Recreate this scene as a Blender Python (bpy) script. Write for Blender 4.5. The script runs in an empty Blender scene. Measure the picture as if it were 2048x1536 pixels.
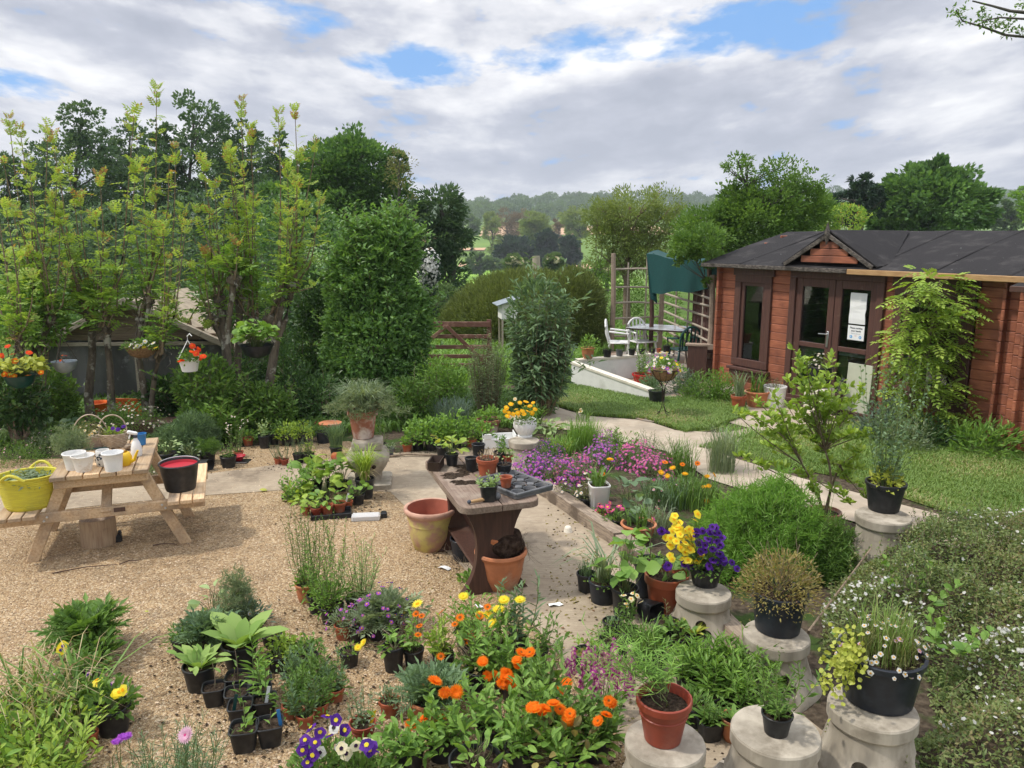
import bpy, bmesh, math, random
import numpy as np
from mathutils import Vector, Matrix
rng = np.random.default_rng(11)
random.seed(5)
PI = math.pi
C = bpy.context.scene.collection
# ------------------------------------------------------------------ camera
F = 1538.0; EYE = 2.6; TH = math.atan(298 / F); CT, ST = math.cos(TH), math.sin(TH)
cd = bpy.data.cameras.new('camera'); cam = bpy.data.objects.new('camera', cd); C.objects.link(cam)
cd.sensor_width = 36; cd.lens = 36 * F / 2048; cd.clip_end = 6000; cd.clip_start = 0.1
cam.location = (0, 0, EYE); cam.rotation_euler = (PI / 2 - TH, 0, 0)
bpy.context.scene.camera = cam
def ray(px, py):
    u = (px - 1024) / F; v = (768 - py) / F
    return u, CT + v * ST, -ST + v * CT
def gp(px, py, z=0.0):                      # where the sight line meets the level z
    a, b, d = ray(px, py); t = (z - EYE) / d
    return Vector((a * t, b * t, z))
def wp(px, py, Y):                          # point of the sight line at distance Y
    a, b, d = ray(px, py); t = Y / b
    return Vector((a * t, Y, EYE + d * t))
def mpp(Y, z=0.5): return (Y * CT - (z - EYE) * ST) / F     # metres per photo pixel
def rs(n, a=0., b=1.): return rng.uniform(a, b, n)
def nrm(v): return v / np.maximum(np.linalg.norm(v, axis=-1, keepdims=True), 1e-9)
# ------------------------------------------------------------------ mesh collector
class G:
    def __init__(s): s.V = []; s.T = []; s.F = []; s.n = 0
    def add(s, V, Fc, t=0.5, mi=0):
        V = np.asarray(V, float).reshape(-1, 3)
        s.V.append(V); s.T.append(np.broadcast_to(np.asarray(t, float), (len(V),)))
        if isinstance(Fc, list):
            by = {}
            for f in Fc: by.setdefault(len(f), []).append(f)
            for fs in by.values(): s.F.append((np.array(fs, int) + s.n, mi))
        else: s.F.append((np.asarray(Fc, int) + s.n, mi))
        s.n += len(V)
    def build(s, name, mats, parent=None, smooth=None, loc=None):
        me = bpy.data.meshes.new(name)
        if s.n:
            V = np.concatenate(s.V); T = np.concatenate(s.T)
            me.vertices.add(len(V)); me.vertices.foreach_set('co', V.ravel())
            lt = np.concatenate([np.full(len(f), f.shape[1]) for f, _ in s.F])
            lv = np.concatenate([f.ravel() for f, _ in s.F])
            mi = np.concatenate([np.full(len(f), m) for f, m in s.F])
            me.loops.add(len(lv)); me.loops.foreach_set('vertex_index', lv)
            me.polygons.add(len(lt))
            me.polygons.foreach_set('loop_start', np.concatenate([[0], np.cumsum(lt)[:-1]]))
            try: me.polygons.foreach_set('loop_total', lt)
            except Exception: pass
            me.polygons.foreach_set('material_index', mi)
            at = me.attributes.new('tint', 'FLOAT', 'POINT'); at.data.foreach_set('value', T)
            me.update(calc_edges=True)
            if smooth is not None:
                me.polygons.foreach_set('use_smooth', np.ones(len(lt), bool))
                me.set_sharp_from_angle(angle=math.radians(smooth))
            else: me.polygons.foreach_set('use_smooth', np.zeros(len(lt), bool))
        for m in (mats if isinstance(mats, (list, tuple)) else [mats]): me.materials.append(m)
        o = bpy.data.objects.new(name, me); C.objects.link(o)
        if parent is not None: o.parent = parent
        if loc is not None: o.location = loc
        return o
    # hard-surface helpers
    def box(s, c, d, rot=None, bev=0.006, mi=0, t=0.5):
        bm = bmesh.new(); bmesh.ops.create_cube(bm, size=1)
        for v in bm.verts: v.co = Vector((v.co.x * d[0], v.co.y * d[1], v.co.z * d[2]))
        if bev: bmesh.ops.bevel(bm, geom=bm.edges[:], offset=min(bev, min(d) * .4), segments=1, affect='EDGES')
        M = Matrix.Translation(Vector(c)) @ (rot.to_4x4() if rot is not None else Matrix.Identity(4))
        V = [M @ v.co for v in bm.verts]; bm.verts.index_update()
        s.add(np.array([tuple(v) for v in V]), [[v.index for v in f.verts] for f in bm.faces], t, mi); bm.free()
    def bar(s, a, b, w, h, bev=0.005, mi=0, t=0.5, up=(0, 0, 1)):   # a plank from a to b
        a, b = Vector(a), Vector(b); d = b - a; L = d.length; x = d.normalized(); u = Vector(up)
        if abs(x.dot(u)) > .98: u = Vector((0, 1, 0))
        y = u.cross(x).normalized(); z = x.cross(y)
        R = Matrix((x, y, z)).transposed()
        s.box((a + b) / 2, (L, w, h), R, bev, mi, t)
    def lathe(s, prof, seg=28, mi=0, t=0.5, off=(0, 0, 0), shape=None, R=None):
        th = np.linspace(0, 2 * PI, seg, endpoint=False); V = []
        for k, (r, z) in enumerate(prof):
            m = shape(th, k / max(1, len(prof) - 1)) if shape else 1.0
            V.append(np.stack([r * m * np.cos(th), r * m * np.sin(th), np.full(seg, z)], 1))
        V = np.concatenate(V); n = len(prof); Fc = []
        j = np.arange(seg); j2 = (j + 1) % seg
        for k in range(n - 1):
            a = k * seg; b = a + seg
            Fc.append(np.stack([a + j, a + j2, b + j2, b + j], 1))
        if R is not None: V = V @ np.array(R.to_3x3()).T
        s.add(V + np.array(off), np.concatenate(Fc), t, mi)
    def cap(s, r, z, seg=28, mi=0, off=(0, 0, 0), shape=None, R=None, t=.5):
        th = np.linspace(0, 2 * PI, seg, endpoint=False); m = shape(th, 0) if shape else 1.0
        V = np.stack([r * m * np.cos(th), r * m * np.sin(th), np.full(seg, z)], 1)
        V = np.concatenate([V, [[0, 0, z]]]); j = np.arange(seg)
        if R is not None: V = V @ np.array(R.to_3x3()).T
        s.add(V + np.array(off), np.stack([j, (j + 1) % seg, np.full(seg, seg)], 1), t, mi)
    def tube(s, pts, r0, r1=None, n=6, mi=0, t=0.5, caps=True, closed=False):
        P = np.array([tuple(p) for p in pts], float); m = len(P); r1 = r0 if r1 is None else r1
        rad = np.linspace(r0, r1, m) if np.isscalar(r1) else np.asarray(r1)
        T = np.gradient(P, axis=0) if not closed else np.roll(P, -1, 0) - np.roll(P, 1, 0)
        T = nrm(T); ref = np.array([0.13, 0.05, 1.0])
        A = np.cross(T, np.where(np.abs(T[:, 2:3]) > .95, np.array([[1., 0, 0]]), ref)); A = nrm(A); B = np.cross(T, A)
        th = np.linspace(0, 2 * PI, n, endpoint=False)
        V = P[:, None] + rad[:, None, None] * (A[:, None] * np.cos(th)[None, :, None] + B[:, None] * np.sin(th)[None, :, None])
        j = np.arange(n); j2 = (j + 1) % n; Fc = []
        for k in range(m if closed else m - 1):
            a = k * n; b = ((k + 1) % m) * n
            Fc.append(np.stack([a + j, a + j2, b + j2, b + j], 1))
        s.add(V.reshape(-1, 3), np.concatenate(Fc), t, mi)
        if caps and not closed and n >= 4:
            s.add(V[0], [list(range(n))[::-1]], t, mi); s.add(V[-1], [list(range(n))], t, mi)
    def ball(s, c, r, mi=0, t=.5, sub=2, lump=0., sc=(1, 1, 1)):
        bm = bmesh.new(); bmesh.ops.create_icosphere(bm, subdivisions=sub, radius=1)
        V = np.array([tuple(v.co) for v in bm.verts]); bm.verts.index_update()
        Fc = [[v.index for v in f.verts] for f in bm.faces]; bm.free()
        if lump: V = V * (1 + lump * lumps(V, 6)[:, None])
        s.add(V * r * np.array(sc) + np.array(c), Fc, t, mi)
def lumps(V, fr=4., k=6):
    o = np.zeros(len(V))
    for i in range(k):
        d = nrm(rng.normal(size=3)) * rng.uniform(.5, 1.3) * fr
        o += np.cos(V @ d + rng.uniform(0, 6.3))
    return o / k
# ------------------------------------------------------------------ foliage
def frame(D, up):
    S = np.cross(D, up); bad = np.linalg.norm(S, axis=1) < 1e-4
    if bad.any(): S[bad] = np.cross(D[bad], [1, .2, .1])
    S = nrm(S); return S, np.cross(S, D)
def leaves(g, P, D, L, W, up=None, t=None, shape='k', fold=.3, curl=.15, mi=0, roll=.5):
    n = len(P)
    if n == 0: return
    P = np.asarray(P, float); D = nrm(np.asarray(D, float))
    if up is None: up = np.array([0, 0, 1.]) + roll * rng.normal(size=(n, 3))
    S, N = frame(D, np.broadcast_to(up, (n, 3)).copy())
    L = np.broadcast_to(L, n)[:, None]; W = np.broadcast_to(W, n)[:, None] / 2
    t = rng.uniform(0, 1, n) if t is None else np.broadcast_to(t, n)
    i = np.arange(n)[:, None]
    if shape == 'k':
        V = np.stack([P, P + D * L * .45 + S * W + N * W * fold, P + D * L - N * L * curl, P + D * L * .45 - S * W + N * W * fold], 1)
        Fc = np.concatenate([i * 4 + [0, 1, 2], i * 4 + [0, 2, 3]]); k = 4
    elif shape == 'b':      # narrow blade bending over in three pieces
        V = np.stack([P - S * W * .6, P + S * W * .6,
                      P + D * L * .5 - S * W - N * L * curl * .25, P + D * L * .5 + S * W - N * L * curl * .25, P + D * L - N * L * curl], 1)
        V[:, 4] = P + D * L * .95 - N * L * curl
        Fc = np.concatenate([i * 5 + [0, 1, 3], i * 5 + [0, 3, 2], i * 5 + [2, 3, 4]]); k = 5
    elif shape == 'r':      # rounded
        V = np.stack([P, P + D * L * .3 + S * W * .85 + N * W * fold, P + D * L * .7 + S * W * .95 + N * W * fold - N * L * curl * .4,
                      P + D * L - N * L * curl, P + D * L * .7 - S * W * .95 + N * W * fold - N * L * curl * .4, P + D * L * .3 - S * W * .85 + N * W * fold], 1)
        Fc = np.concatenate([i * 6 + [0, 1, 2, 3], i * 6 + [0, 3, 4, 5]]); k = 6
    else:                    # 'o' broad leaf with a midrib
        st = [(.0, .12), (.22, .72), (.5, 1.), (.78, .7), (1., .0)]; rows = []
        for q, (u, w) in enumerate(st):
            c = P + D * L * u * (1 - .1 * u) - N * L * curl * u * u
            rows += [c + S * W * w + N * W * w * fold, c, c - S * W * w + N * W * w * fold]
        V = np.stack(rows, 1); Fc = []
        for q in range(4):
            a = q * 3
            Fc += [i * 15 + [a, a + 1, a + 4, a + 3], i * 15 + [a + 1, a + 2, a + 5, a + 4]]
        Fc = np.concatenate(Fc); k = 15
    g.add(V.reshape(-1, 3), Fc, np.repeat(t, k), mi)
def stems(g, P0, P1, r0, r1=None, bow=0., mi=0, t=.5, seg=3):
    P0 = np.asarray(P0, float); P1 = np.asarray(P1, float); n = len(P0)
    if n == 0: return lambda s: P0
    r1 = r0 * .4 if r1 is None else r1
    B = np.broadcast_to(bow, (n, 3)) if not np.isscalar(bow) else rng.normal(size=(n, 3)) * [1, 1, .2] * bow * np.linalg.norm(P1 - P0, axis=1)[:, None]
    u = np.linspace(0, 1, seg + 1); V = []
    for q in u:
        c = P0 + (P1 - P0) * q + B * (4 * q * (1 - q)); r = r0 + (r1 - r0) * q
        for a in (0, 2.094, 4.189): V.append(c + np.array([math.cos(a) * r, math.sin(a) * r, 0]))
    V = np.stack(V, 1); i = np.arange(n)[:, None]; k = 3 * (seg + 1); Fc = []
    for q in range(seg):
        for j in range(3):
            a = q * 3 + j; b = q * 3 + (j + 1) % 3
            Fc.append(i * k + [a, b, b + 3, a + 3])
    g.add(V.reshape(-1, 3), np.concatenate(Fc), t, mi)
    return lambda s: P0 + (P1 - P0) * s + B * (4 * s * (1 - s))
def disc(n, R, p=.5):
    a = rs(n, 0, 2 * PI); r = R * rs(n) ** p
    return np.stack([r * np.cos(a), r * np.sin(a), np.zeros(n)], 1)
def sphere(n): return nrm(rng.normal(size=(n, 3)))
def grass(g, P, H, W, lean=.35, droop=.35, mi=0, t=None):
    n = len(P); a = rs(n, 0, 2 * PI); H = np.broadcast_to(H, n) * rs(n, .55, 1.0)
    d = np.stack([np.cos(a), np.sin(a), np.zeros(n)], 1); S = np.stack([-np.sin(a), np.cos(a), np.zeros(n)], 1) * (W / 2)
    ln = rs(n, .2, 1)[:, None] * lean; Hc = H[:, None]; z = np.array([0, 0, 1.])
    p1 = P + z * Hc * .5 + d * Hc * ln * .4; dr = rs(n, .3, 1)[:, None] * droop
    p2 = P + z * Hc * (.88 - .25 * dr) + d * Hc * (ln + dr * .35); p3 = P + z * Hc * (1 - dr * .75) + d * Hc * (ln * 1.3 + dr * .9)
    V = np.stack([P - S, P + S, p1 - S, p1 + S, p2 - S * .7, p2 + S * .7, p3], 1); i = np.arange(n)[:, None]
    Fc = np.concatenate([i * 7 + [0, 1, 3, 2], i * 7 + [2, 3, 5, 4]])
    t = rng.uniform(0, 1, n) if t is None else np.broadcast_to(t, n)
    g.add(V.reshape(-1, 3), Fc, np.repeat(t, 7), mi)
    m = g.n - n * 7; g.F.append((i * 7 + [4, 5, 6] + m, mi))
def pinnate(g, P, D, L, n=5, lw=.35, ll=.33, droop=.5, t=None, mi=0):
    N = len(P); D = nrm(D); up = np.array([0, 0, 1.]) + .25 * rng.normal(size=(N, 3)); S, U = frame(D, up)
    L = np.broadcast_to(L, N); t = rng.uniform(0, 1, N) if t is None else t
    PP, DD, LL, TT, UU = [], [], [], [], []
    for q in range(n):
        s = .28 + .66 * q / max(1, n - 1)
        c = P + D * (L * s)[:, None] - np.array([0, 0, 1.]) * (L * droop * s * s * .6)[:, None]
        for sg in (-1, 1):
            PP.append(c); DD.append(D * .45 + S * sg * .9 - U * .15); LL.append(L * ll * (1 - .25 * abs(s - .55))); TT.append(t); UU.append(U)
    c = P + D * L[:, None] - np.array([0, 0, 1.]) * (L * droop * .6)[:, None]
    PP.append(c); DD.append(D - U * .3); LL.append(L * ll); TT.append(t); UU.append(U)
    LL = np.concatenate(LL)
    leaves(g, np.concatenate(PP), np.concatenate(DD), LL, LL * lw * rs(len(LL), .85, 1.15), np.concatenate(UU) + .15 * rng.normal(size=(len(LL), 3)),
           np.clip(np.concatenate(TT) + rs(len(LL), -.12, .12), 0, 1), 'k', .15, .1, mi)
def daisies(g, P, N, r, k=12, mp=0, mc=1, layers=1, pw=.42, cup=.25, cr=.28):
    P = np.asarray(P, float); N = nrm(np.asarray(N, float)); n = len(P)
    r = np.broadcast_to(r, n); S, U = frame(N, np.tile([[.3, 1., .1]], (n, 1)))
    for ly in range(layers):
        rr = r * (1 - .25 * ly); ph = rs(n, 0, 6.28)
        for q in range(k):
            a = ph + 2 * PI * q / k + ly * PI / k
            D = S * np.cos(a)[:, None] + U * np.sin(a)[:, None] + N * (cup + .35 * ly)
            leaves(g, P + N * .0015 * ly, D, rr * rs(n, .9, 1.05), rr * pw, N + 0 * D, None, 'r' if k == 5 else 'k', -.05, .12 + .05 * ly, mp)
    if cr:
        for q in range(5):
            a = 2 * PI * q / 5; D = S * np.cos(a) + U * np.sin(a)
            leaves(g, P + N * .004, D + N * .35, r * cr, r * cr * 1.4, N + 0 * D, None, 'r', 0, .5, mc)
# ------------------------------------------------------------------ records
def tag(o, label, cat, group=None, kind=None):
    if label: o['label'] = label
    if cat: o['category'] = cat
    if group: o['group'] = group
    if kind: o['kind'] = kind
    return o
def thing(name, label, cat, loc=(0, 0, 0), rz=0., group=None):
    o = bpy.data.objects.new(name, None); o.empty_display_size = .1; C.objects.link(o)
    o.location = loc; o.rotation_euler = (0, 0, rz)
    return tag(o, label, cat, group)
def struct(g, name, m, smooth=None):
    o = g.build(name, m, None, smooth); o['kind'] = 'structure'; return o
# ------------------------------------------------------------------ materials
def ramp(nt, stops, fac):
    r = nt.nodes.new('ShaderNodeValToRGB'); e = r.color_ramp.elements
    while len(e) < len(stops): e.new(.5)
    for k, (p, c) in enumerate(stops): e[k].position = p; e[k].color = (*c[:3], 1)
    nt.links.new(fac, r.inputs[0]); return r.outputs[0]
def nodes(name):
    m = bpy.data.materials.new(name); m.use_nodes = True; nt = m.node_tree
    return m, nt, nt.nodes['Principled BSDF'], nt.nodes['Material Output']
def noise(nt, vec, scale, detail=5, rough=.55, dist=0.):
    n = nt.nodes.new('ShaderNodeTexNoise'); n.inputs['Scale'].default_value = scale; n.inputs['Detail'].default_value = detail
    n.inputs['Roughness'].default_value = rough; n.inputs['Distortion'].default_value = dist
    nt.links.new(vec, n.inputs['Vector']); return n.outputs['Fac']
def coords(nt, stretch=(1, 1, 1), world=False):
    tc = nt.nodes.new('ShaderNodeNewGeometry').outputs['Position'] if world else nt.nodes.new('ShaderNodeTexCoord').outputs['Object']
    mp = nt.nodes.new('ShaderNodeMapping'); mp.inputs['Scale'].default_value = stretch
    nt.links.new(tc, mp.inputs['Vector']); return mp.outputs[0]
def mix(nt, f, a, b, mode='MIX'):
    x = nt.nodes.new('ShaderNodeMix'); x.data_type = 'RGBA'; x.blend_type = mode
    for s, v in ((x.inputs[0], f), (x.inputs[6], a), (x.inputs[7], b)):
        if hasattr(v, 'is_linked'): nt.links.new(v, s)
        elif isinstance(v, (int, float)): s.default_value = v
        else: s.default_value = (*v[:3], 1)
    return x.outputs[2]
def bump(nt, h, st, dist=.01, prev=None):
    b = nt.nodes.new('ShaderNodeBump'); b.inputs['Strength'].default_value = st; b.inputs['Distance'].default_value = dist
    nt.links.new(h, b.inputs['Height'])
    if prev is not None: nt.links.new(prev, b.inputs['Normal'])
    return b.outputs[0]
def math_(nt, op, a, b=None):
    n = nt.nodes.new('ShaderNodeMath'); n.operation = op
    for k, v in enumerate((a, b)):
        if v is None: continue
        if hasattr(v, 'is_linked'): nt.links.new(v, n.inputs[k])
        else: n.inputs[k].default_value = v
    return n.outputs[0]
def pm(name, c1, c2=None, scale=8., stretch=(1, 1, 1), rough=.6, bmp=.15, c3=None, s3=2.5, lo=.4, hi=.65, lo3=.5, hi3=.62, spec=.4, metal=0., world=False, bd=.01, tr=0., tv=0.):
    m, nt, p, o = nodes(name); v = coords(nt, stretch, world)
    n1 = noise(nt, v, scale)
    c2 = c2 or tuple(x * .7 for x in c1)
    col = ramp(nt, [(lo, c1), (hi, c2)], n1)
    if c3:
        n3 = noise(nt, coords(nt, (1, 1, 1), world), s3, 6, .6)
        f = ramp(nt, [(lo3, (0, 0, 0)), (hi3, (1, 1, 1))], n3)
        col = mix(nt, f, col, c3)
    at = nt.nodes.new('ShaderNodeAttribute'); at.attribute_name = 'tint'      # board-to-board variation, .5 = none
    if tv: col = mix(nt, 1., col, ramp(nt, [(0., (1 - tv, 1 - tv, 1 - tv)), (.5, (1, 1, 1)), (1., (1 + tv, 1 + tv * .9, 1 + tv * .8))], at.outputs['Fac']), 'MULTIPLY')
    nt.links.new(col, p.inputs['Base Color']); p.inputs['Roughness'].default_value = rough
    p.inputs['Specular IOR Level'].default_value = spec; p.inputs['Metallic'].default_value = metal
    if bmp: nt.links.new(bump(nt, n1, bmp, bd), p.inputs['Normal'])
    if tr:
        p.inputs['Transmission Weight'].default_value = tr
    return m
def lm(name, c1, c2, trans=.35, c0=None, rough=.5, spec=.3):
    m, nt, p, o = nodes(name)
    a = nt.nodes.new('ShaderNodeAttribute'); a.attribute_name = 'tint'
    st = [(0., c1), (1., c2)] if c0 is None else [(0., c1), (.88, c2), (1., c0)]
    col = ramp(nt, st, a.outputs['Fac'])
    nt.links.new(col, p.inputs['Base Color']); p.inputs['Roughness'].default_value = rough; p.inputs['Specular IOR Level'].default_value = spec
    tr = nt.nodes.new('ShaderNodeBsdfTranslucent')
    nt.links.new(mix(nt, 1., col, (1.25, 1.2, .55) if trans < .9 else (1, 1, 1), 'MULTIPLY'), tr.inputs['Color'])
    mx = nt.nodes.new('ShaderNodeMixShader'); mx.inputs[0].default_value = min(trans, .5)
    nt.links.new(p.outputs[0], mx.inputs[1]); nt.links.new(tr.outputs[0], mx.inputs[2]); nt.links.new(mx.outputs[0], o.inputs[0])
    return m
M = {}
def L_(k, c1, c2, **kw): M['leaf_' + k] = lm('leaf_' + k, c1, c2, **kw)
L_('mid', (.085, .175, .035), (.19, .32, .075))
L_('dark', (.035, .085, .03), (.085, .17, .05), spec=.45, rough=.4)
L_('mull', (.2, .33, .085), (.34, .47, .15), spec=.1, rough=.85)
L_('broom', (.12, .165, .05), (.24, .29, .10))
L_('bay', (.085, .19, .05), (.2, .36, .10), spec=.5, rough=.38)
L_('alder', (.065, .125, .07), (.13, .21, .11))
L_('oak', (.065, .15, .05), (.165, .30, .085), spec=.5, rough=.38)
L_('lime', (.21, .34, .05), (.38, .50, .09))
L_('yel', (.30, .36, .05), (.52, .55, .12))
L_('golden', (.15, .30, .055), (.40, .53, .115), c0=(.42, .24, .10), trans=.45)
L_('grey', (.15, .215, .115), (.32, .39, .25))
L_('blue', (.09, .15, .11), (.2, .27, .21))
L_('olive', (.12, .135, .05), (.25, .26, .11))
L_('bronze', (.19, .16, .06), (.38, .33, .12), c0=(.22, .10, .06))
L_('straw', (.38, .30, .15), (.6, .5, .3), trans=.2)
L_('fresh', (.12, .24, .045), (.26, .43, .09))
L_('pale', (.24, .36, .14), (.42, .54, .25))
L_('feath', (.15, .31, .05), (.28, .47, .10))
L_('bud', (.095, .165, .085), (.22, .33, .17))
L_('grass', (.12, .21, .045), (.25, .36, .10), c0=(.44, .39, .2))
L_('far', (.085, .155, .06), (.16, .245, .10))
L_('fardark', (.02, .052, .036), (.045, .085, .055))
L_('farlime', (.18, .25, .08), (.30, .37, .13))
L_('farpink', (.18, .14, .09), (.27, .21, .15))
L_('cot', (.10, .17, .055), (.25, .30, .11), c0=(.3, .26, .13))
def P_(k, c1, c2): M['petal_' + k] = lm('petal_' + k, c1, c2, trans=.95, rough=.6, spec=.2)
P_('orange', (.85, .16, .005), (.95, .30, .01)); P_('gold', (.9, .45, .01), (.95, .6, .03)); P_('yellow', (.92, .74, .03), (.95, .84, .10))
P_('violet', (.05, .012, .20), (.16, .04, .40)); P_('purple', (.28, .05, .48), (.60, .15, .74)); P_('pink', (.68, .05, .28), (.85, .16, .42))
P_('magenta', (.50, .045, .36), (.76, .20, .62)); P_('white', (.75, .74, .68), (.85, .85, .82)); P_('red', (.8, .05, .01), (.9, .11, .03)); P_('palepink', (.75, .45, .6), (.85, .62, .72))
P_('blackeye', (.02, .01, .03), (.06, .02, .08)); P_('eye', (.25, .10, .02), (.4, .2, .03)); P_('cream', (.8, .72, .45), (.88, .82, .6))
M['stem'] = pm('green_stem', (.10, .16, .045), (.16, .18, .06), 20, rough=.6, bmp=0)
M['brownstem'] = pm('brown_stem', (.14, .10, .06), (.24, .19, .12), 20, rough=.8, bmp=0)
M['bark'] = pm('bark', (.15, .125, .09), (.06, .048, .036), 16, (1, 1, .3), .9, .9, (.36, .35, .29), 7, lo3=.53, hi3=.6, bd=.03)
M['greybark'] = pm('grey_bark', (.11, .10, .085), (.06, .055, .045), 10, (1, 1, .3), .9, .4)
M['twig'] = pm('dry_twig', (.26, .2, .14), (.14, .10, .07), 30, rough=.9, bmp=0)
M['black'] = pm('black_plastic', (.012, .013, .015), (.024, .025, .027), 25, rough=.42, bmp=.05, c3=(.075, .066, .055), s3=6, lo3=.55, hi3=.82)
M['blue_black'] = pm('dark_blue_plastic', (.012, .015, .022), (.02, .026, .036), 18, rough=.4, bmp=.05, c3=(.06, .058, .055), s3=5, lo3=.57, hi3=.85)
M['grey_pl'] = pm('grey_plastic', (.09, .095, .10), (.13, .13, .135), 14, rough=.5, bmp=.05, c3=(.2, .18, .15), s3=7, lo3=.6, hi3=.8)
M['terra'] = pm('terracotta_plastic', (.36, .085, .035), (.29, .07, .03), 12, rough=.55, bmp=.05, c3=(.34, .19, .12), s3=6, lo3=.48, hi3=.75)
M['redpot'] = pm('red_brown_plastic', (.27, .05, .026), (.22, .042, .024), 12, rough=.42, bmp=.03, c3=(.33, .12, .08), s3=5, lo3=.55, hi3=.85)
M['clay'] = pm('orange_clay', (.50, .19, .085), (.38, .14, .065), 9, rough=.8, bmp=.15, c3=(.50, .33, .23), s3=5, lo3=.5, hi3=.72)
M['oldclay'] = pm('weathered_clay', (.34, .13, .08), (.27, .10, .065), 7, rough=.85, bmp=.2, c3=(.60, .50, .43), s3=5, lo3=.47, hi3=.62)
M['yelclay'] = pm('limed_yellow_clay', (.56, .47, .16), (.46, .37, .13), 6, rough=.85, bmp=.2, c3=(.44, .25, .19), s3=6, lo3=.45, hi3=.6)
M['pinkclay'] = pm('pink_clay', (.55, .33, .24), (.44, .24, .17), 9, rough=.85, bmp=.2, c3=(.32, .2, .15), s3=9, lo3=.52, hi3=.66)
M['redclay'] = pm('red_clay_lining', (.42, .13, .08), (.34, .1, .06), 9, rough=.75, bmp=.1)
M['white'] = pm('white_glaze', (.78, .77, .74), (.7, .69, .65), 5, rough=.35, bmp=.02, c3=(.62, .56, .47), s3=5, lo3=.6, hi3=.85)
M['whitepl'] = pm('white_plastic', (.8, .8, .78), (.72, .72, .7), 6, rough=.4, bmp=0)
M['soil'] = pm('compost', (.022, .015, .010), (.065, .047, .033), 60, rough=1., bmp=.9, c3=(.12, .09, .06), s3=90, lo3=.6, hi3=.7, spec=.1)
M['moss'] = pm('mossy_soil', (.22, .11, .03), (.10, .13, .03), 30, rough=1., bmp=.6, spec=.1)
M['stone'] = pm('cast_stone', (.45, .40, .32), (.29, .255, .20), 9, (1, 1, .16), .9, .35, (.20, .17, .125), 7, lo3=.5, hi3=.68)
M['pine'] = pm('pale_timber', (.60, .44, .27), (.46, .30, .165), 5, (14, .8, 14), .7, .18, (.27, .21, .155), 3.5, lo3=.47, hi3=.72, tv=.3)
M['oldwood'] = pm('weathered_wood', (.36, .28, .21), (.24, .18, .135), 5, (16, 1, 16), .85, .3, (.16, .12, .09), 4, lo3=.5, hi3=.75)
M['palewood'] = pm('greyed_wood', (.42, .36, .29), (.28, .235, .18), 6, (2, 16, 16), .85, .2, (.2, .16, .12), 4, lo3=.55, hi3=.8)
M['brownwood'] = pm('dark_stained_wood', (.085, .04, .028), (.055, .027, .02), 5, (14, 14, 1.2), .55, .15, (.13, .085, .06), 4, lo3=.55, hi3=.85)
M['frame'] = pm('window_frame_stain', (.105, .05, .038), (.075, .035, .028), 6, (14, 14, 1), .5, .1, (.19, .13, .10), 6, lo3=.62, hi3=.85)
M['log'] = pm('red_cedar_stain', (.37, .132, .070), (.26, .086, .048), 4, (1.2, 14, 14), .55, .16, (.155, .055, .035), 2.5, lo3=.45, hi3=.72, tv=.18)
M['logend'] = pm('red_stain_end', (.38, .11, .058), (.27, .075, .042), 14, rough=.6, bmp=.1)
M['felt'] = pm('roofing_felt', (.019, .018, .019), (.034, .032, .033), 160, rough=.95, bmp=.3, spec=.2, c3=(.06, .056, .055), s3=3.4, lo3=.52, hi3=.75)
M['fascia_old'] = pm('flaking_fascia', (.045, .037, .032), (.15, .13, .11), 8, (3, 10, 10), .8, .2, (.03, .025, .02), 6)
M['fascia_new'] = pm('bare_pine_fascia', (.42, .26, .12), (.33, .19, .085), 4, (2, 14, 14), .6, .08)
M['gate'] = pm('red_brown_gate', (.19, .085, .06), (.13, .06, .042), 6, (1, 12, 12), .6, .1, (.3, .17, .12), 5)
M['wall'] = pm('white_masonry_paint', (.78, .77, .74), (.72, .71, .68), 7, rough=.8, bmp=.15, c3=(.5, .49, .44), s3=2.2, lo3=.58, hi3=.8)
M['cap'] = pm('cream_wall_cap', (.74, .69, .58), (.64, .58, .48), 7, rough=.8, bmp=.15)
M['iron'] = pm('rusty_iron', (.035, .027, .022), (.07, .045, .03), 30, rough=.75, bmp=.1, metal=.3)
M['coir'] = pm('coir_liner', (.28, .17, .09), (.16, .095, .05), 40, rough=1., bmp=.6)
M['wicker'] = pm('wicker', (.48, .39, .28), (.34, .26, .18), 30, rough=.7, bmp=.2)
M['net'] = pm('green_shade_net', (.003, .045, .045), (.006, .065, .06), 60, rough=.7, bmp=.1)
M['greenpl'] = pm('dark_green_plastic', (.006, .045, .042), (.01, .06, .052), 8, rough=.35, bmp=0)
M['brownpl'] = pm('brown_plastic', (.05, .03, .022), (.07, .045, .034), 12, rough=.5, bmp=0)
M['trug'] = pm('yellow_rubber', (.62, .56, .05), (.53, .47, .05), 8, (1, 1, 6), .5, .1, (.36, .33, .08), 5, lo3=.55, hi3=.85)
M['redin'] = pm('red_bucket_lining', (.42, .02, .035), (.34, .018, .03), 6, rough=.5, bmp=0)
M['yellowpl'] = pm('yellow_enamel', (.80, .52, .02), (.72, .45, .02), 6, rough=.3, bmp=0)
M['bluepl'] = pm('blue_plastic', (.03, .17, .42), (.035, .2, .46), 6, rough=.4, bmp=0)
M['orangepl'] = pm('orange_mesh_plastic', (.82, .17, .03), (.74, .14, .03), 6, rough=.45, bmp=0)
M['redpl'] = pm('bright_red_plastic', (.50, .02, .02), (.42, .02, .02), 6, rough=.35, bmp=0)
M['zinc'] = pm('zinc_grey_basket', (.24, .28, .31), (.34, .38, .41), 9, rough=.5, bmp=.1, metal=.3)
M['steel'] = pm('brushed_steel', (.62, .62, .62), (.55, .55, .55), 20, rough=.3, bmp=0, metal=.9)
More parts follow.
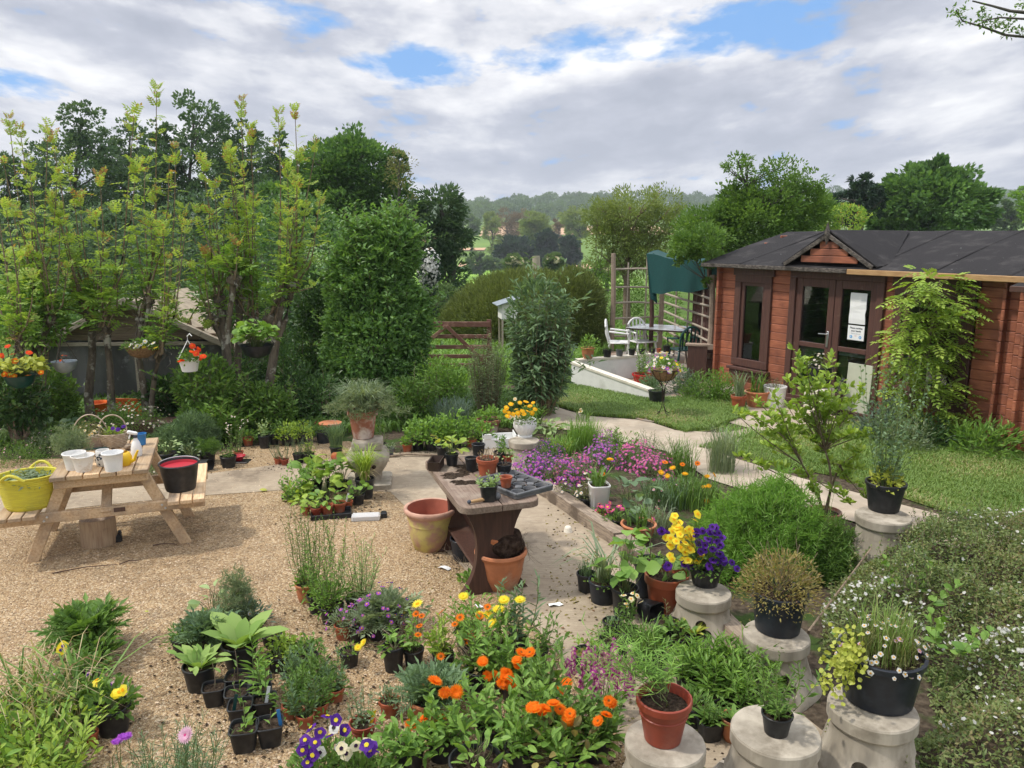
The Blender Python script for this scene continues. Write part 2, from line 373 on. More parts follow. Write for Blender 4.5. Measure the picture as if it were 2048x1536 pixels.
M['tarp'] = pm('grey_plastic_sheet', (.07, .068, .068), (.13, .125, .125), 3, (1, 1, .4), .35, .5, (.30, .30, .31), 3.2, lo3=.58, hi3=.72, bd=.05)
M['shingle'] = pm('tan_roof_felt', (.36, .30, .21), (.24, .195, .14), 8, rough=.9, bmp=.2)
M['louvre'] = pm('weathered_louvre', (.26, .2, .145), (.17, .125, .09), 6, (1, 14, 14), .85, .2)
M['paper'] = pm('white_paper', (.8, .81, .8), (.76, .77, .77), 3, rough=.7, bmp=0)
M['ink'] = pm('dark_ink', (.05, .06, .08), (.06, .07, .09), 3, rough=.7, bmp=0)
M['greyink'] = pm('blue_grey_ink', (.22, .28, .36), (.24, .30, .38), 3, rough=.7, bmp=0)
M['blueink'] = pm('blue_ink', (.03, .32, .68), (.04, .34, .7), 3, rough=.7, bmp=0)
M['redink'] = pm('red_ink', (.6, .1, .06), (.6, .12, .08), 3, rough=.7, bmp=0)
M['interior'] = pm('dark_interior', (.05, .045, .04), (.04, .035, .03), 3, rough=.9, bmp=0)
M['board'] = pm('pale_green_board', (.50, .52, .40), (.44, .46, .35), 5, rough=.6, bmp=.02)
M['root'] = pm('root_ball', (.03, .018, .013), (.075, .05, .036), 25, rough=1., bmp=1., spec=.1, bd=.03)
M['brick'] = pm('broken_terracotta', (.55, .2, .08), (.42, .14, .06), 12, rough=.9, bmp=.3)
M['log_cut'] = pm('cut_log_side', (.42, .31, .20), (.30, .20, .125), 7, (10, 10, .8), .85, .3, (.17, .12, .085), 4, lo3=.55, hi3=.72)
M['petrolblue'] = M['blue_black']
def glassm():
    m, nt, p, o = nodes('window_glass'); nt.nodes.remove(p)
    gl = nt.nodes.new('ShaderNodeBsdfGlossy'); gl.inputs['Roughness'].default_value = .02; gl.inputs['Color'].default_value = (.9, .95, 1, 1)
    tr = nt.nodes.new('ShaderNodeBsdfTransparent'); tr.inputs['Color'].default_value = (.75, .8, .8, 1)
    fr = nt.nodes.new('ShaderNodeFresnel'); fr.inputs['IOR'].default_value = 1.5
    mx = nt.nodes.new('ShaderNodeMixShader')
    nt.links.new(math_(nt, 'MULTIPLY', fr.outputs[0], 1.6), mx.inputs[0]); nt.links.new(tr.outputs[0], mx.inputs[1]); nt.links.new(gl.outputs[0], mx.inputs[2]); nt.links.new(mx.outputs[0], o.inputs[0])
    return m
M['glass'] = glassm()
def clearm():
    m, nt, p, o = nodes('clear_plastic')
    p.inputs['Base Color'].default_value = (.85, .86, .87, 1); p.inputs['Roughness'].default_value = .25
    tr = nt.nodes.new('ShaderNodeBsdfTransparent'); mx = nt.nodes.new('ShaderNodeMixShader'); mx.inputs[0].default_value = .55
    nt.links.new(tr.outputs[0], mx.inputs[1]); nt.links.new(p.outputs[0], mx.inputs[2]); nt.links.new(mx.outputs[0], o.inputs[0]); return m
M['clear'] = clearm()
def gravelm(scale, stops, name, dirt=(.10, .075, .05), bs=.9, dlo=.55, dhi=.74):
    m, nt, p, o = nodes(name); v = coords(nt, (1, 1, 1), True)
    w = nt.nodes.new('ShaderNodeMix'); w.data_type = 'RGBA'; w.inputs[0].default_value = .012
    nz = nt.nodes.new('ShaderNodeTexNoise'); nz.inputs['Scale'].default_value = 25; nt.links.new(v, nz.inputs['Vector'])
    nt.links.new(v, w.inputs[6]); nt.links.new(nz.outputs['Color'], w.inputs[7])
    vo = nt.nodes.new('ShaderNodeTexVoronoi'); vo.inputs['Scale'].default_value = scale; nt.links.new(w.outputs[2], vo.inputs['Vector'])
    vo2 = nt.nodes.new('ShaderNodeTexVoronoi'); vo2.inputs['Scale'].default_value = scale * 1.9; nt.links.new(w.outputs[2], vo2.inputs['Vector'])
    sep = nt.nodes.new('ShaderNodeSeparateColor'); nt.links.new(vo.outputs['Color'], sep.inputs[0])
    col = ramp(nt, stops, sep.outputs[0])
    sep2 = nt.nodes.new('ShaderNodeSeparateColor'); nt.links.new(vo2.outputs['Color'], sep2.inputs[0])
    col = mix(nt, .4, col, ramp(nt, stops, sep2.outputs[1]))
    n1 = noise(nt, v, .55, 4, .6); n2 = noise(nt, v, 7, 6, .65)
    f = math_(nt, 'MULTIPLY', ramp(nt, [(dlo - .12, (0, 0, 0)), (dhi, (1, 1, 1))], n1), ramp(nt, [(.4, (0, 0, 0)), (.62, (1, 1, 1))], n2))
    col = mix(nt, math_(nt, 'MULTIPLY', f, .75), col, dirt)
    col = mix(nt, .35, col, ramp(nt, [(.3, (.62, .55, .5)), (.7, (1, 1, 1))], noise(nt, v, 1.7, 5, .7)), 'MULTIPLY')
    nt.links.new(col, p.inputs['Base Color']); p.inputs['Roughness'].default_value = .85; p.inputs['Specular IOR Level'].default_value = .25
    h = math_(nt, 'SUBTRACT', 1., vo.outputs['Distance'])
    b = bump(nt, h, bs, .012); b = bump(nt, math_(nt, 'SUBTRACT', 1., vo2.outputs['Distance']), bs * .6, .006, b)
    nt.links.new(b, p.inputs['Normal']); return m
M['gravel'] = gravelm(84, [(0., (.11, .072, .043)), (.2, (.27, .175, .09)), (.5, (.43, .29, .15)), (.8, (.55, .405, .235)), (1., (.76, .65, .47))], 'pea_gravel')
def concretem():
    m, nt, p, o = nodes('brushed_concrete'); v = coords(nt, (1, 1, 1), True)
    n1 = noise(nt, v, 1.6, 8, .65); n2 = noise(nt, v, 14, 6, .7); n3 = noise(nt, coords(nt, (5, 60, 5), True), 1.0, 4, .6, .6)
    col = ramp(nt, [(.3, (.30, .24, .17)), (.55, (.39, .32, .23)), (.75, (.46, .385, .29))], n1)
    col = mix(nt, ramp(nt, [(.42, (0, 0, 0)), (.7, (.6, .6, .6))], n2), col, (.27, .21, .15))
    n4 = noise(nt, v, .75, 5, .6); f = math_(nt, 'MULTIPLY', ramp(nt, [(.5, (0, 0, 0)), (.68, (1, 1, 1))], n4), ramp(nt, [(.38, (0, 0, 0)), (.56, (1, 1, 1))], noise(nt, v, 5, 8, .7)))
    col = mix(nt, math_(nt, 'MULTIPLY', f, .85), col, (.075, .055, .042))
    col = mix(nt, ramp(nt, [(.52, (0, 0, 0)), (.6, (.3, .3, .3))], n3), col, (.2, .155, .11))
    nt.links.new(col, p.inputs['Base Color']); p.inputs['Roughness'].default_value = .9; p.inputs['Specular IOR Level'].default_value = .2
    b = bump(nt, n3, .6, .012); b = bump(nt, n2, .5, .01, b); nt.links.new(b, p.inputs['Normal']); return m
M['concrete'] = concretem()
M['slab'] = pm('stone_paving', (.36, .295, .22), (.46, .39, .30), 4, rough=.9, bmp=.2, c3=(.30, .255, .195), s3=2.2, lo3=.48, hi3=.7, world=True)
M['patio'] = pm('patio_paving', (.22, .2, .185), (.33, .27, .21), 3, rough=.9, bmp=.2, c3=(.33, .20, .12), s3=2, world=True)
def groundm():
    m, nt, p, o = nodes('meadow_and_soil'); v = coords(nt, (1, 1, 1), True)
    g1 = ramp(nt, [(.3, (.05, .095, .02)), (.55, (.09, .15, .032)), (.75, (.15, .19, .05))], noise(nt, v, 1.1, 8, .7))
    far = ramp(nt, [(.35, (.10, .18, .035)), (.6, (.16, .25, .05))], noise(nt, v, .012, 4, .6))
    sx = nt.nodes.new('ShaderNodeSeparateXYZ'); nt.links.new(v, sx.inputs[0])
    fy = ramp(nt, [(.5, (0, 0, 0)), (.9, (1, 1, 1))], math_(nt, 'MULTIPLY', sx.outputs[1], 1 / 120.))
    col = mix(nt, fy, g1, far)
    nt.links.new(col, p.inputs['Base Color']); p.inputs['Roughness'].default_value = .95; p.inputs['Specular IOR Level'].default_value = .1
    nt.links.new(bump(nt, noise(nt, v, 30, 5, .7), .7, .03), p.inputs['Normal']); return m
M['ground'] = groundm()
M['lawn'] = pm('lawn_turf', (.12, .17, .04), (.19, .23, .07), 6, rough=.95, bmp=.6, c3=(.26, .235, .10), s3=3, lo3=.55, hi3=.72, world=True, spec=.1, bd=.03)
M['bed'] = pm('garden_soil', (.05, .038, .027), (.11, .085, .06), 22, rough=1., bmp=.8, c3=(.045, .075, .02), s3=3, lo3=.5, hi3=.6, world=True, spec=.1, bd=.03)
M['tanfield'] = pm('ploughed_field', (.50, .33, .2), (.58, .40, .26), .05, rough=1., bmp=0, world=True, spec=.05)
M['greenfield'] = pm('pasture', (.18, .33, .045), (.24, .39, .07), .04, rough=1., bmp=0, world=True, spec=.05)
M['darkfield'] = pm('field_edge', (.05, .12, .045), (.08, .16, .06), .1, rough=1., bmp=0, world=True, spec=.05)
# ------------------------------------------------------------------ sky and sun
SUN_EL, SUN_AZ = math.radians(57), math.radians(-98)      # azimuth clockwise from +Y: from the left, slightly behind
sd = Vector((math.sin(SUN_AZ) * math.cos(SUN_EL), math.cos(SUN_AZ) * math.cos(SUN_EL), math.sin(SUN_EL)))
sl = bpy.data.lights.new('sun', 'SUN'); sl.energy = 2.6; sl.angle = math.radians(3.); sl.color = (1., .94, .85)
so = bpy.data.objects.new('sun', sl); C.objects.link(so); so.rotation_euler = sd.to_track_quat('Z', 'Y').to_euler()
wd = bpy.data.worlds.new('World'); bpy.context.scene.world = wd; wd.use_nodes = True
def world():
    nt = wd.node_tree; bg = nt.nodes['Background']; bg.inputs['Strength'].default_value = .1
    sk = nt.nodes.new('ShaderNodeTexSky'); sk.sky_type = 'NISHITA'; sk.sun_disc = False
    sk.sun_elevation = SUN_EL; sk.sun_rotation = SUN_AZ; sk.air_density = 1.; sk.dust_density = .6; sk.ozone_density = 2.
    tc = nt.nodes.new('ShaderNodeTexCoord'); sep = nt.nodes.new('ShaderNodeSeparateXYZ'); nt.links.new(tc.outputs['Generated'], sep.inputs[0])
    X, Y, Z = sep.outputs
    az = math_(nt, 'ARCTAN2', X, Y); el = math_(nt, 'ARCSINE', Z)
    # clouds flatten and shrink towards the horizon
    elp = math_(nt, 'MAXIMUM', el, .0)
    def field(del_, daz=0., scale=1., detail=7., w=0.):
        e = math_(nt, 'ADD', elp, .15 + del_); lg = math_(nt, 'LOGARITHM', e, 2.718)
        a = math_(nt, 'DIVIDE', math_(nt, 'ADD', az, daz), math_(nt, 'ADD', math_(nt, 'MULTIPLY', e, .7), .08))
        cb = nt.nodes.new('ShaderNodeCombineXYZ'); nt.links.new(a, cb.inputs[0]); nt.links.new(math_(nt, 'MULTIPLY', lg, 2.6), cb.inputs[1]); cb.inputs[2].default_value = 2.3 + w
        return noise(nt, cb.outputs[0], scale, detail, .56, .1)
    def gap(px, py, rx, ry, sl, n):
        u = (px - 1024) / F; v = (768 - py) / F; d = Vector((u, CT + v * ST, -ST + v * CT)).normalized()
        a0 = math.atan2(d.x, d.y); e0 = math.asin(d.z)
        da = math_(nt, 'SUBTRACT', az, a0); de = math_(nt, 'SUBTRACT', math_(nt, 'SUBTRACT', el, e0), math_(nt, 'MULTIPLY', da, sl))
        q = math_(nt, 'ADD', math_(nt, 'POWER', math_(nt, 'ABSOLUTE', math_(nt, 'DIVIDE', da, rx / F)), 2.), math_(nt, 'POWER', math_(nt, 'ABSOLUTE', math_(nt, 'DIVIDE', de, ry / F)), 2.))
        return ramp(nt, [(.0, (1, 1, 1)), (1., (0, 0, 0))], math_(nt, 'MULTIPLY', q, .38))
    S = 1.15
    n0 = field(0, 0, S, 11.); n1 = field(.03, -.03, S, 11.); n2 = field(.10, -.05, S, 3.); n3 = field(0, 0, 3.4, 8., 5.)
    g = math_(nt, 'MAXIMUM', math_(nt, 'MULTIPLY', gap(1340, 86, 260, 42, .10, n3), .88), math_(nt, 'MULTIPLY', gap(880, 120, 120, 34, .1, n3), .72))
    g = math_(nt, 'MAXIMUM', g, math_(nt, 'MULTIPLY', gap(45, 168, 60, 18, 0, n3), .6)); g = math_(nt, 'MAXIMUM', g, math_(nt, 'MULTIPLY', gap(590, 30, 130, 22, -.1, n3), .4))
    ragged = math_(nt, 'ADD', math_(nt, 'MULTIPLY', math_(nt, 'SUBTRACT', n3, .5), 2.6), math_(nt, 'MULTIPLY', math_(nt, 'SUBTRACT', n0, .5), 1.2))
    cov = ramp(nt, [(.34, (1, 1, 1)), (.72, (0, 0, 0))], math_(nt, 'SUBTRACT', g, ragged))
    sh = math_(nt, 'ADD', math_(nt, 'MULTIPLY', math_(nt, 'SUBTRACT', n0, n1), 1.9), math_(nt, 'MULTIPLY', math_(nt, 'SUBTRACT', n0, n2), 1.0))
    sh = math_(nt, 'ADD', sh, math_(nt, 'MULTIPLY', math_(nt, 'SUBTRACT', n3, .5), .75))
    cl = ramp(nt, [(.08, (3.9, 4.2, 5.0)), (.36, (4.9, 5.15, 5.95)), (.46, (5.7, 5.9, 6.6)), (.56, (6.8, 6.95, 7.45)), (.70, (8.0, 8.05, 8.4)), (.90, (9.8, 9.8, 9.8))], math_(nt, 'ADD', sh, .50))
    # thin far layer near the horizon
    hz = ramp(nt, [(.0, (1, 1, 1)), (.30, (0, 0, 0))], el)
    cl = mix(nt, math_(nt, 'MULTIPLY', hz, .45), cl, (5.2, 5.6, 6.5))
    sky = mix(nt, .72, sk.outputs[0], (2.1, 4.6, 9.0))
    zen = ramp(nt, [(.45, (1, 1, 1)), (1.0, (2.35, 2.35, 2.35))], el)      # clouds above the view made brighter, as under overcast, to add ambient light
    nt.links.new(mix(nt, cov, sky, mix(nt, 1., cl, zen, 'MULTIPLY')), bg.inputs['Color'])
world()
vs = bpy.context.scene.view_settings; vs.view_transform = 'Standard'; vs.look = 'None'; vs.exposure = .24; vs.gamma = 1.
# ------------------------------------------------------------------ land
def ss(a, b, x):
    t = np.clip((x - a) / (b - a), 0, 1); return t * t * (3 - 2 * t)
def land(x, y):
    x = np.asarray(x, float); y = np.asarray(y, float)
    h = -9.5 * ss(24, 150, y) + 5.5 * ss(280, 350, y) + 12 * ss(340, 520, y) + 22 * ss(500, 950, y)
    h += ss(450, 900, y) * (.018 * np.clip(x, -300, 900) + 4 * np.sin(x / 170.) + 2.5 * np.sin(x / 61. + 1)) + ss(60, 200, y) * (.7 * np.sin(x / 40.) * np.sin(y / 55.))
    return h
def grid(xs, ys, zf=land, dz=0.):
    Xg, Yg = np.meshgrid(xs, ys); V = np.stack([Xg, Yg, zf(Xg, Yg) + dz], -1).reshape(-1, 3); nx = len(xs); a = []
    for r in range(len(ys) - 1):
        b = r * nx + np.arange(nx - 1); a.append(np.stack([b, b + 1, b + nx + 1, b + nx], 1))
    return V, np.concatenate(a)
g = G(); xs = np.concatenate([-np.geomspace(1500, 12, 40), np.linspace(-10, 10, 9), np.geomspace(12, 1500, 40)])
ys = np.concatenate([np.linspace(-30, 24, 8), np.geomspace(27, 1500, 75)])
g.add(*grid(xs, ys)); struct(g, 'ground', M['ground'], 60)
def sheet(name, pts, z, m, kind='structure'):
    bm = bmesh.new(); vs_ = [bm.verts.new((p[0], p[1], z)) for p in pts]; f = bm.faces.new(vs_)
    if f.normal.z < 0 or f.calc_area() and (f.normal_update() or f.normal.z < 0): f.normal_flip()
    bmesh.ops.triangulate(bm, faces=bm.faces[:]); me = bpy.data.meshes.new(name); bm.to_mesh(me); bm.free()
    o = bpy.data.objects.new(name, me); C.objects.link(o); me.materials.append(m); o['kind'] = kind; return o
def rough(pts, step=.35, amp=.04):
    out = []
    for k in range(len(pts)):
        a = Vector(pts[k][:2]); b = Vector(pts[(k + 1) % len(pts)][:2]); n = max(1, int((b - a).length / step))
        for q in range(n):
            p = a.lerp(b, q / n); out.append((p.x + random.uniform(-amp, amp), p.y + random.uniform(-amp, amp)))
    return out
poly_px = lambda *l: [tuple(gp(*q))[:2] for q in l]
sheet('soil', rough([(-9, 2.2), (9, 2.2), (9, 12.5), (6, 13), (3.5, 12.4), (.8, 13.2), (-9, 13.2)], 1, .1), .004, M['bed'])
sheet('gravel', rough(poly_px((1060, 1238), (1190, 1400), (1275, 1540)) + [(.6, 2.5), (-6.5, 2.5), (-8.5, 5), (-9, 8.6)] + poly_px((330, 915), (560, 888), (700, 884), (830, 915), (836, 1040), (950, 1150)), .4, .03), .008, M['gravel'])
sheet('concrete_path', rough(poly_px((-300, 1075), (180, 1015), (400, 993), (560, 982), (780, 985), (838, 1045), (950, 1165), (1062, 1243), (1195, 1400), (1280, 1545)) + [(.75, 2.4), (2.2, 2.4)] +
      poly_px((1560, 1400), (1480, 1270), (1235, 1088), (1085, 985), (1030, 905), (960, 893), (800, 908), (560, 930), (400, 952), (180, 965), (-300, 1000)), .5, .015), .012, M['concrete'])
sheet('lawn', rough(poly_px((1050, 780), (1140, 765), (1330, 800), (1480, 800), (1500, 830), (1420, 862), (1370, 868), (1290, 840), (1180, 832), (1110, 812)) , .3, .05), .012, M['lawn'])
sheet('lawn', rough(poly_px((1400, 895), (1500, 870), (1700, 845), (2100, 890)) + [(8.5, 9.2), (8.5, 6.)] + poly_px((2048, 1045), (1900, 1030), (1700, 960), (1530, 925)), .3, .04), .016, M['lawn'])
sheet('path', rough(poly_px((1030, 845), (1110, 815), (1180, 835), (1290, 842), (1350, 862), (1440, 868), (1500, 858), (1420, 838), (1450, 815), (1560, 810), (1640, 825), (1760, 862), (1500, 875), (1430, 905), (1530, 938), (1700, 985), (1950, 1050), (2100, 1090), (1900, 1100), (1600, 1020), (1420, 960), (1330, 905), (1180, 870)), .35, .025), .020, M['slab'])
sheet('patio', [gp(1180, 745)[:2], gp(1330, 800)[:2], gp(1470, 790)[:2], (4.6, 14.2), (4.2, 17.3), (2.2, 17.2)], .02, M['patio'])
sheet('soil', [tuple(gp(1325, 835) + Vector((.5 * math.cos(a) * (1 + .08 * math.sin(3 * a)), .42 * math.sin(a), 0)))[:2] for a in np.linspace(0, 2 * PI, 32, endpoint=False)], .030, M['patio'])
def field(name, x0, x1, y0, y1, m, dz=.3):
    g = G(); g.add(*grid(np.linspace(x0, x1, 14), np.linspace(y0, y1, 14), land, dz)); o = struct(g, name, m, 60); return o
field('pasture', -60, 30, 172, 262, M['greenfield'], .25)
field('ploughed_field', -45, -12, 340, 362, M['tanfield'], .4); field('ploughed_field', -70, -30, 400, 470, M['tanfield'], .4)
field('ploughed_field', -18, 90, 430, 530, M['tanfield'], .4); field('stubble_field', -20, 30, 286, 300, M['tanfield'], .3)
field('field_margin', -70, 40, 264, 284, M['darkfield'], .3)
# ------------------------------------------------------------------ far woods
def blob(g, c, r, n, L, W=None, sc=(1, 1, 1), lump=.2, u0=.6, t=None, up=.35, shape='k'):
    d = sphere(n); d[:, 2] = np.where(d[:, 2] < -.45, -d[:, 2], d[:, 2])
    u = rs(n, u0, 1.) * (1 + lump * lumps(d, 4))
    Pp = d * u[:, None] * r * np.array(sc) + np.array(c)
    leaves(g, Pp, d + np.array([0, 0, up]) + .5 * rng.normal(size=(n, 3)), L * rs(n, .7, 1.3), (W or L * .6), d + .6 * rng.normal(size=(n, 3)), t, shape)
g = G()
for k in range(620):
    y = rng.uniform(560, 960); x = rng.uniform(-.75, .78) * y
    r = rng.uniform(6, 10); t0 = rng.uniform(0, .8)
    blob(g, (x, y, float(land(x, y)) + r * .75), r, 150, 2.6, 2.2, (1, 1, .95), .15, .8, np.clip(t0 + rs(150, -.2, .2), 0, 1))
o = g.build('woods', M['leaf_far']); tag(o, 'hazy green woodland covering the far hillside', 'woodland', kind='stuff')
# ------------------------------------------------------------------ hazy air over the valley
g = G(); g.box((0, 738, 28), (3040, 1560, 84), None, 0)
hm, hnt, hp, ho = nodes('valley_haze'); hnt.nodes.remove(hp); pv = hnt.nodes.new('ShaderNodeVolumePrincipled'); pv.inputs['Density'].default_value = .00042; pv.inputs['Color'].default_value = (.86, .92, 1., 1); pv.inputs['Anisotropy'].default_value = .2
hnt.links.new(pv.outputs[0], ho.inputs['Volume']); o = g.build('haze', hm); tag(o, 'thin pale haze over the far valley', 'haze', kind='stuff')
# ------------------------------------------------------------------ log cabin
A0 = gp(1431, 766); RZ = math.radians(-59.4)
EX = Vector((math.cos(RZ), math.sin(RZ), 0)); EY = Vector((-EX.y, EX.x, 0))
cab = thing('log_cabin', 'red stained log cabin with black felt roof and brown double glazed doors', 'cabin', A0, RZ)
LW, DW, LH = 4.78, 3.6, .131
holes = [(.42, 1.14, .38, 1.97), (1.60, 3.08, -.1, 2.0), (3.30, 4.40, .45, 1.93)]
def logwall(g, a, b, fy, n, holes=(), th=.045, axis=0, z0=0.):
    for k in range(n):
        z = z0 + k * LH + LH / 2; spans = [(a, b)]
        for (h0, h1, v0, v1) in holes:
            if z + LH * .45 > v0 and z - LH * .45 < v1:
                ns = []
                for s0, s1 in spans:
                    if h0 > s0 and h0 < s1: ns.append((s0, min(h0, s1)))
                    if h1 < s1 and h1 > s0: ns.append((max(h1, s0), s1))
                    if h1 <= s0 or h0 >= s1: ns.append((s0, s1))
                spans = ns
        for s0, s1 in spans:
            if s1 - s0 < .02: continue
            off = (.5 if axis else 0) * LH
            c = ((s0 + s1) / 2, fy, z) if axis == 0 else (fy, (s0 + s1) / 2, z + off * 0)
            d = (s1 - s0, th, LH - .003) if axis == 0 else (th, s1 - s0, LH - .003)
            g.box(c, d, None, .008, t=rng.uniform(0, 1))
g = G(); logwall(g, -.11, LW + .11, .022, 16, holes)
logwall(g, -.10, DW, .0225, 16, (), axis=1); logwall(g, -.10, DW, LW - .0225, 16, (), axis=1); logwall(g, 0.05, LW - .05, DW, 16)
g.build('wall', M['log'], cab, 30)
# gable ends
g = G()
for xx in (.02, LW - .02):
    for k in range(4):
        hw = (DW / 2) * (1 - (k + .5) / 4.4); g.box((xx, DW / 2, 16 * LH + .06 + k * .125), (.04, 2 * hw, .12), None, .01)
g.build('gable', M['log'], cab, 30)
# roof : two slopes with thickness, felt
EZ, RZ2, OV = 2.125, 2.665, .24
g = G(); ym = DW / 2 + .1
sl_ = (RZ2 - EZ) / (ym + .22)
def slope(g, x0, x1, ya, za, yb, zb, th=.035, mi=0, nx=20):
    xs_ = np.linspace(x0, x1, nx); top = []; bot = []
    V = []
    for x in xs_:
        for (y, z) in ((ya, za), ((ya + yb) / 2, (za + zb) / 2 + .008), (yb, zb)):
            V.append((x, y, z + .004 * math.sin(x * 5 + y * 3)))
    n = len(V); V2 = [(x, y, z - th) for x, y, z in V]; Fc = []
    for i in range(nx - 1):
        for j in range(2):
            a = i * 3 + j; Fc += [[a, a + 3, a + 4, a + 1], [n + a, n + a + 1, n + a + 4, n + a + 3]]
    for i in range(nx - 1): Fc += [[i * 3, n + i * 3, n + i * 3 + 3, i * 3 + 3], [i * 3 + 2, i * 3 + 5, n + i * 3 + 5, n + i * 3 + 2]]
    for j in range(2): Fc += [[j, j + 1, n + j + 1, n + j], [(nx - 1) * 3 + j, n + (nx - 1) * 3 + j, n + (nx - 1) * 3 + j + 1, (nx - 1) * 3 + j + 1]]
    g.add(V + V2, Fc, .5, mi)
slope(g, -.24, LW + .5, -.22, EZ, ym, RZ2); slope(g, LW + .5, -.24, 2 * ym + .22, EZ, ym + .001, RZ2 - .002)
for k in range(46):      # pale scuffs and droppings on the felt
    x = rng.uniform(.4, LW + .4); s = rng.uniform(.05, .95); y = -.22 + s * (ym + .22); z = EZ + s * (RZ2 - EZ) + .013
    leaves(g, np.array([[x, y, z]]), np.array([[rng.normal(), rng.normal(), .02]]), rng.uniform(.015, .06), .012, np.array([[0, 0, 1.]]), .5, 'k', 0, 0, 1)
for x in (.55, 1.5, 2.9, 3.88, 4.85):      # felt laps
    V = []
    for s in np.linspace(0, 1, 9): y = -.215 + s * (ym + .21); z = EZ + s * (RZ2 - EZ) + .006 + .008 * (1 - abs(2 * s - 1)) + .004 * math.sin(x * 5 + y * 3); V += [(x + .04 * math.sin(s * 2 + x), y, z), (x + .05 + .04 * math.sin(s * 2 + x), y, z + .007), (x + .065 + .04 * math.sin(s * 2 + x), y, z)]
    g.add(V, [[k * 3 + j, k * 3 + j + 1, k * 3 + j + 4, k * 3 + j + 3] for k in range(8) for j in range(2)])
roof = g.build('roof', [M['felt'], M['paper']], cab, 40)
g = G(); g.box((1.2, -.235, EZ - .035), (2.9, .022, .062)); g.build('fascia', M['fascia_old'], cab)
g = G(); g.box((3.98, -.238, EZ - .04), (2.64, .024, .075)); g.build('fascia', M['fascia_new'], cab)['label'] = 'new unpainted pine fascia board'
# dormer gable over the doors
dm = G()
for k in range(3):
    hw = .55 * (1 - (k + .4) / 3.4); dm.box((2.28, -.165, EZ + .12 + k * .105), (2 * hw, .03, .10), None, .008)
dorm = dm.build('dormer', M['log'], cab, 30)
g = G(); g.bar((1.52, -.215, EZ + .025), (2.29, -.215, EZ + .48), .025, .06); g.bar((2.27, -.218, EZ + .48), (3.04, -.218, EZ + .025), .025, .06)
g.build('bargeboard', M['fascia_old'], dorm)
g = G(); g.lathe([(.002, -.14), (.035, -.05), (.042, .03), (.03, .1), (.004, .19)], 6, off=(2.28, -.235, EZ + .47)); g.build('finial', M['fascia_old'], dorm, 40)
g = G()
for sx in (-1, 1):
    a = np.array([[2.28, -.2, EZ + .55], [2.28 + sx * .82, -.2, EZ + .045], [2.28 + sx * .82, .12, EZ + .085], [2.28, 1.75, EZ + .545]])
    b = a - np.array([0, 0, .02]); g.add(np.concatenate([a, b]), [[0, 1, 2, 3], [7, 6, 5, 4], [0, 4, 5, 1], [1, 5, 6, 2], [2, 6, 7, 3]])
g.build('dormer_roof', M['felt'], dorm)
# windows
def frame_rect(g, x0, x1, z0, z1, w, d, y, bev=.006):
    g.box(((x0 + x1) / 2, y, z1 - w / 2), (x1 - x0, d, w), None, bev); g.box(((x0 + x1) / 2, y, z0 + w / 2), (x1 - x0, d, w), None, bev)
    g.box((x0 + w / 2, y + .001, (z0 + z1) / 2), (w, d, z1 - z0 - 2 * w), None, bev); g.box((x1 - w / 2, y + .001, (z0 + z1) / 2), (w, d, z1 - z0 - 2 * w), None, bev)
def pane(parent, x0, x1, z0, z1, y, name='pane'):
    g = G(); g.box(((x0 + x1) / 2, y, (z0 + z1) / 2), (x1 - x0, .006, z1 - z0), None, 0); return g.build(name, M['glass'], parent)
def window(x0, x1, z0, z1):
    g = G(); frame_rect(g, x0 - .13, x1 + .13, z0 - .02, z1 + .02, .13, .045, -.022); g.box(((x0 + x1) / 2, -.026, z1 + .07), (x1 - x0 + .34, .05, .13))
    w = g.build('window', M['frame'], cab, 30)
    g = G(); frame_rect(g, x0, x1, z0 + .02, z1 - .1, .065, .05, .012); g.build('sash', M['frame'], w, 30)
    pane(w, x0 + .066, x1 - .066, z0 + .086, z1 - .166, .02)
    g = G(); g.box(((x0 + x1) / 2, -.05, z0 - .06), (x1 - x0 + .36, .10, .05)); g.box(((x0 + x1) / 2, -.03, z0 - .14), (x1 - x0 + .3, .05, .11)); g.build('sill', M['frame'], w, 30)
    return w
window(.50, 1.02, .42, 1.93); window(3.42, 4.26, .50, 1.90)
g = G(); frame_rect(g, 1.52, 3.14, -.0, 2.06, .11, .05, -.03); g.box((2.33, -.06, .03), (1.64, .12, .05)); g.build('door_frame', M['frame'], cab, 30)
for (x0, x1, hx) in ((1.635, 2.325, 2.26), (2.335, 3.025, None)):
    g = G(); z0, z1 = .07, 1.95
    for xx in (x0 + .055, x1 - .055): g.box((xx, .005, (z0 + z1) / 2), (.11, .05, z1 - z0))
    for zz, hh in ((z1 - .065, .13), (z0 + .09, .18), (.93, .075)): g.box(((x0 + x1) / 2, .006, zz), (x1 - x0 - .22, .048, hh))
    d = g.build('door', M['frame'], cab, 30)
    pane(d, x0 + .105, x1 - .105, .97, z1 - .12, .01); pane(d, x0 + .105, x1 - .105, z0 + .175, .895, .01)
    if hx:
        g = G(); g.box((hx, -.027, 1.05), (.038, .014, .25), None, .006); g.tube([(hx, -.03, 1.13), (hx, -.065, 1.13), (hx - .02, -.07, 1.13), (hx - .13, -.07, 1.125)], .009, n=8); g.build('handle', M['steel'], d, 40)
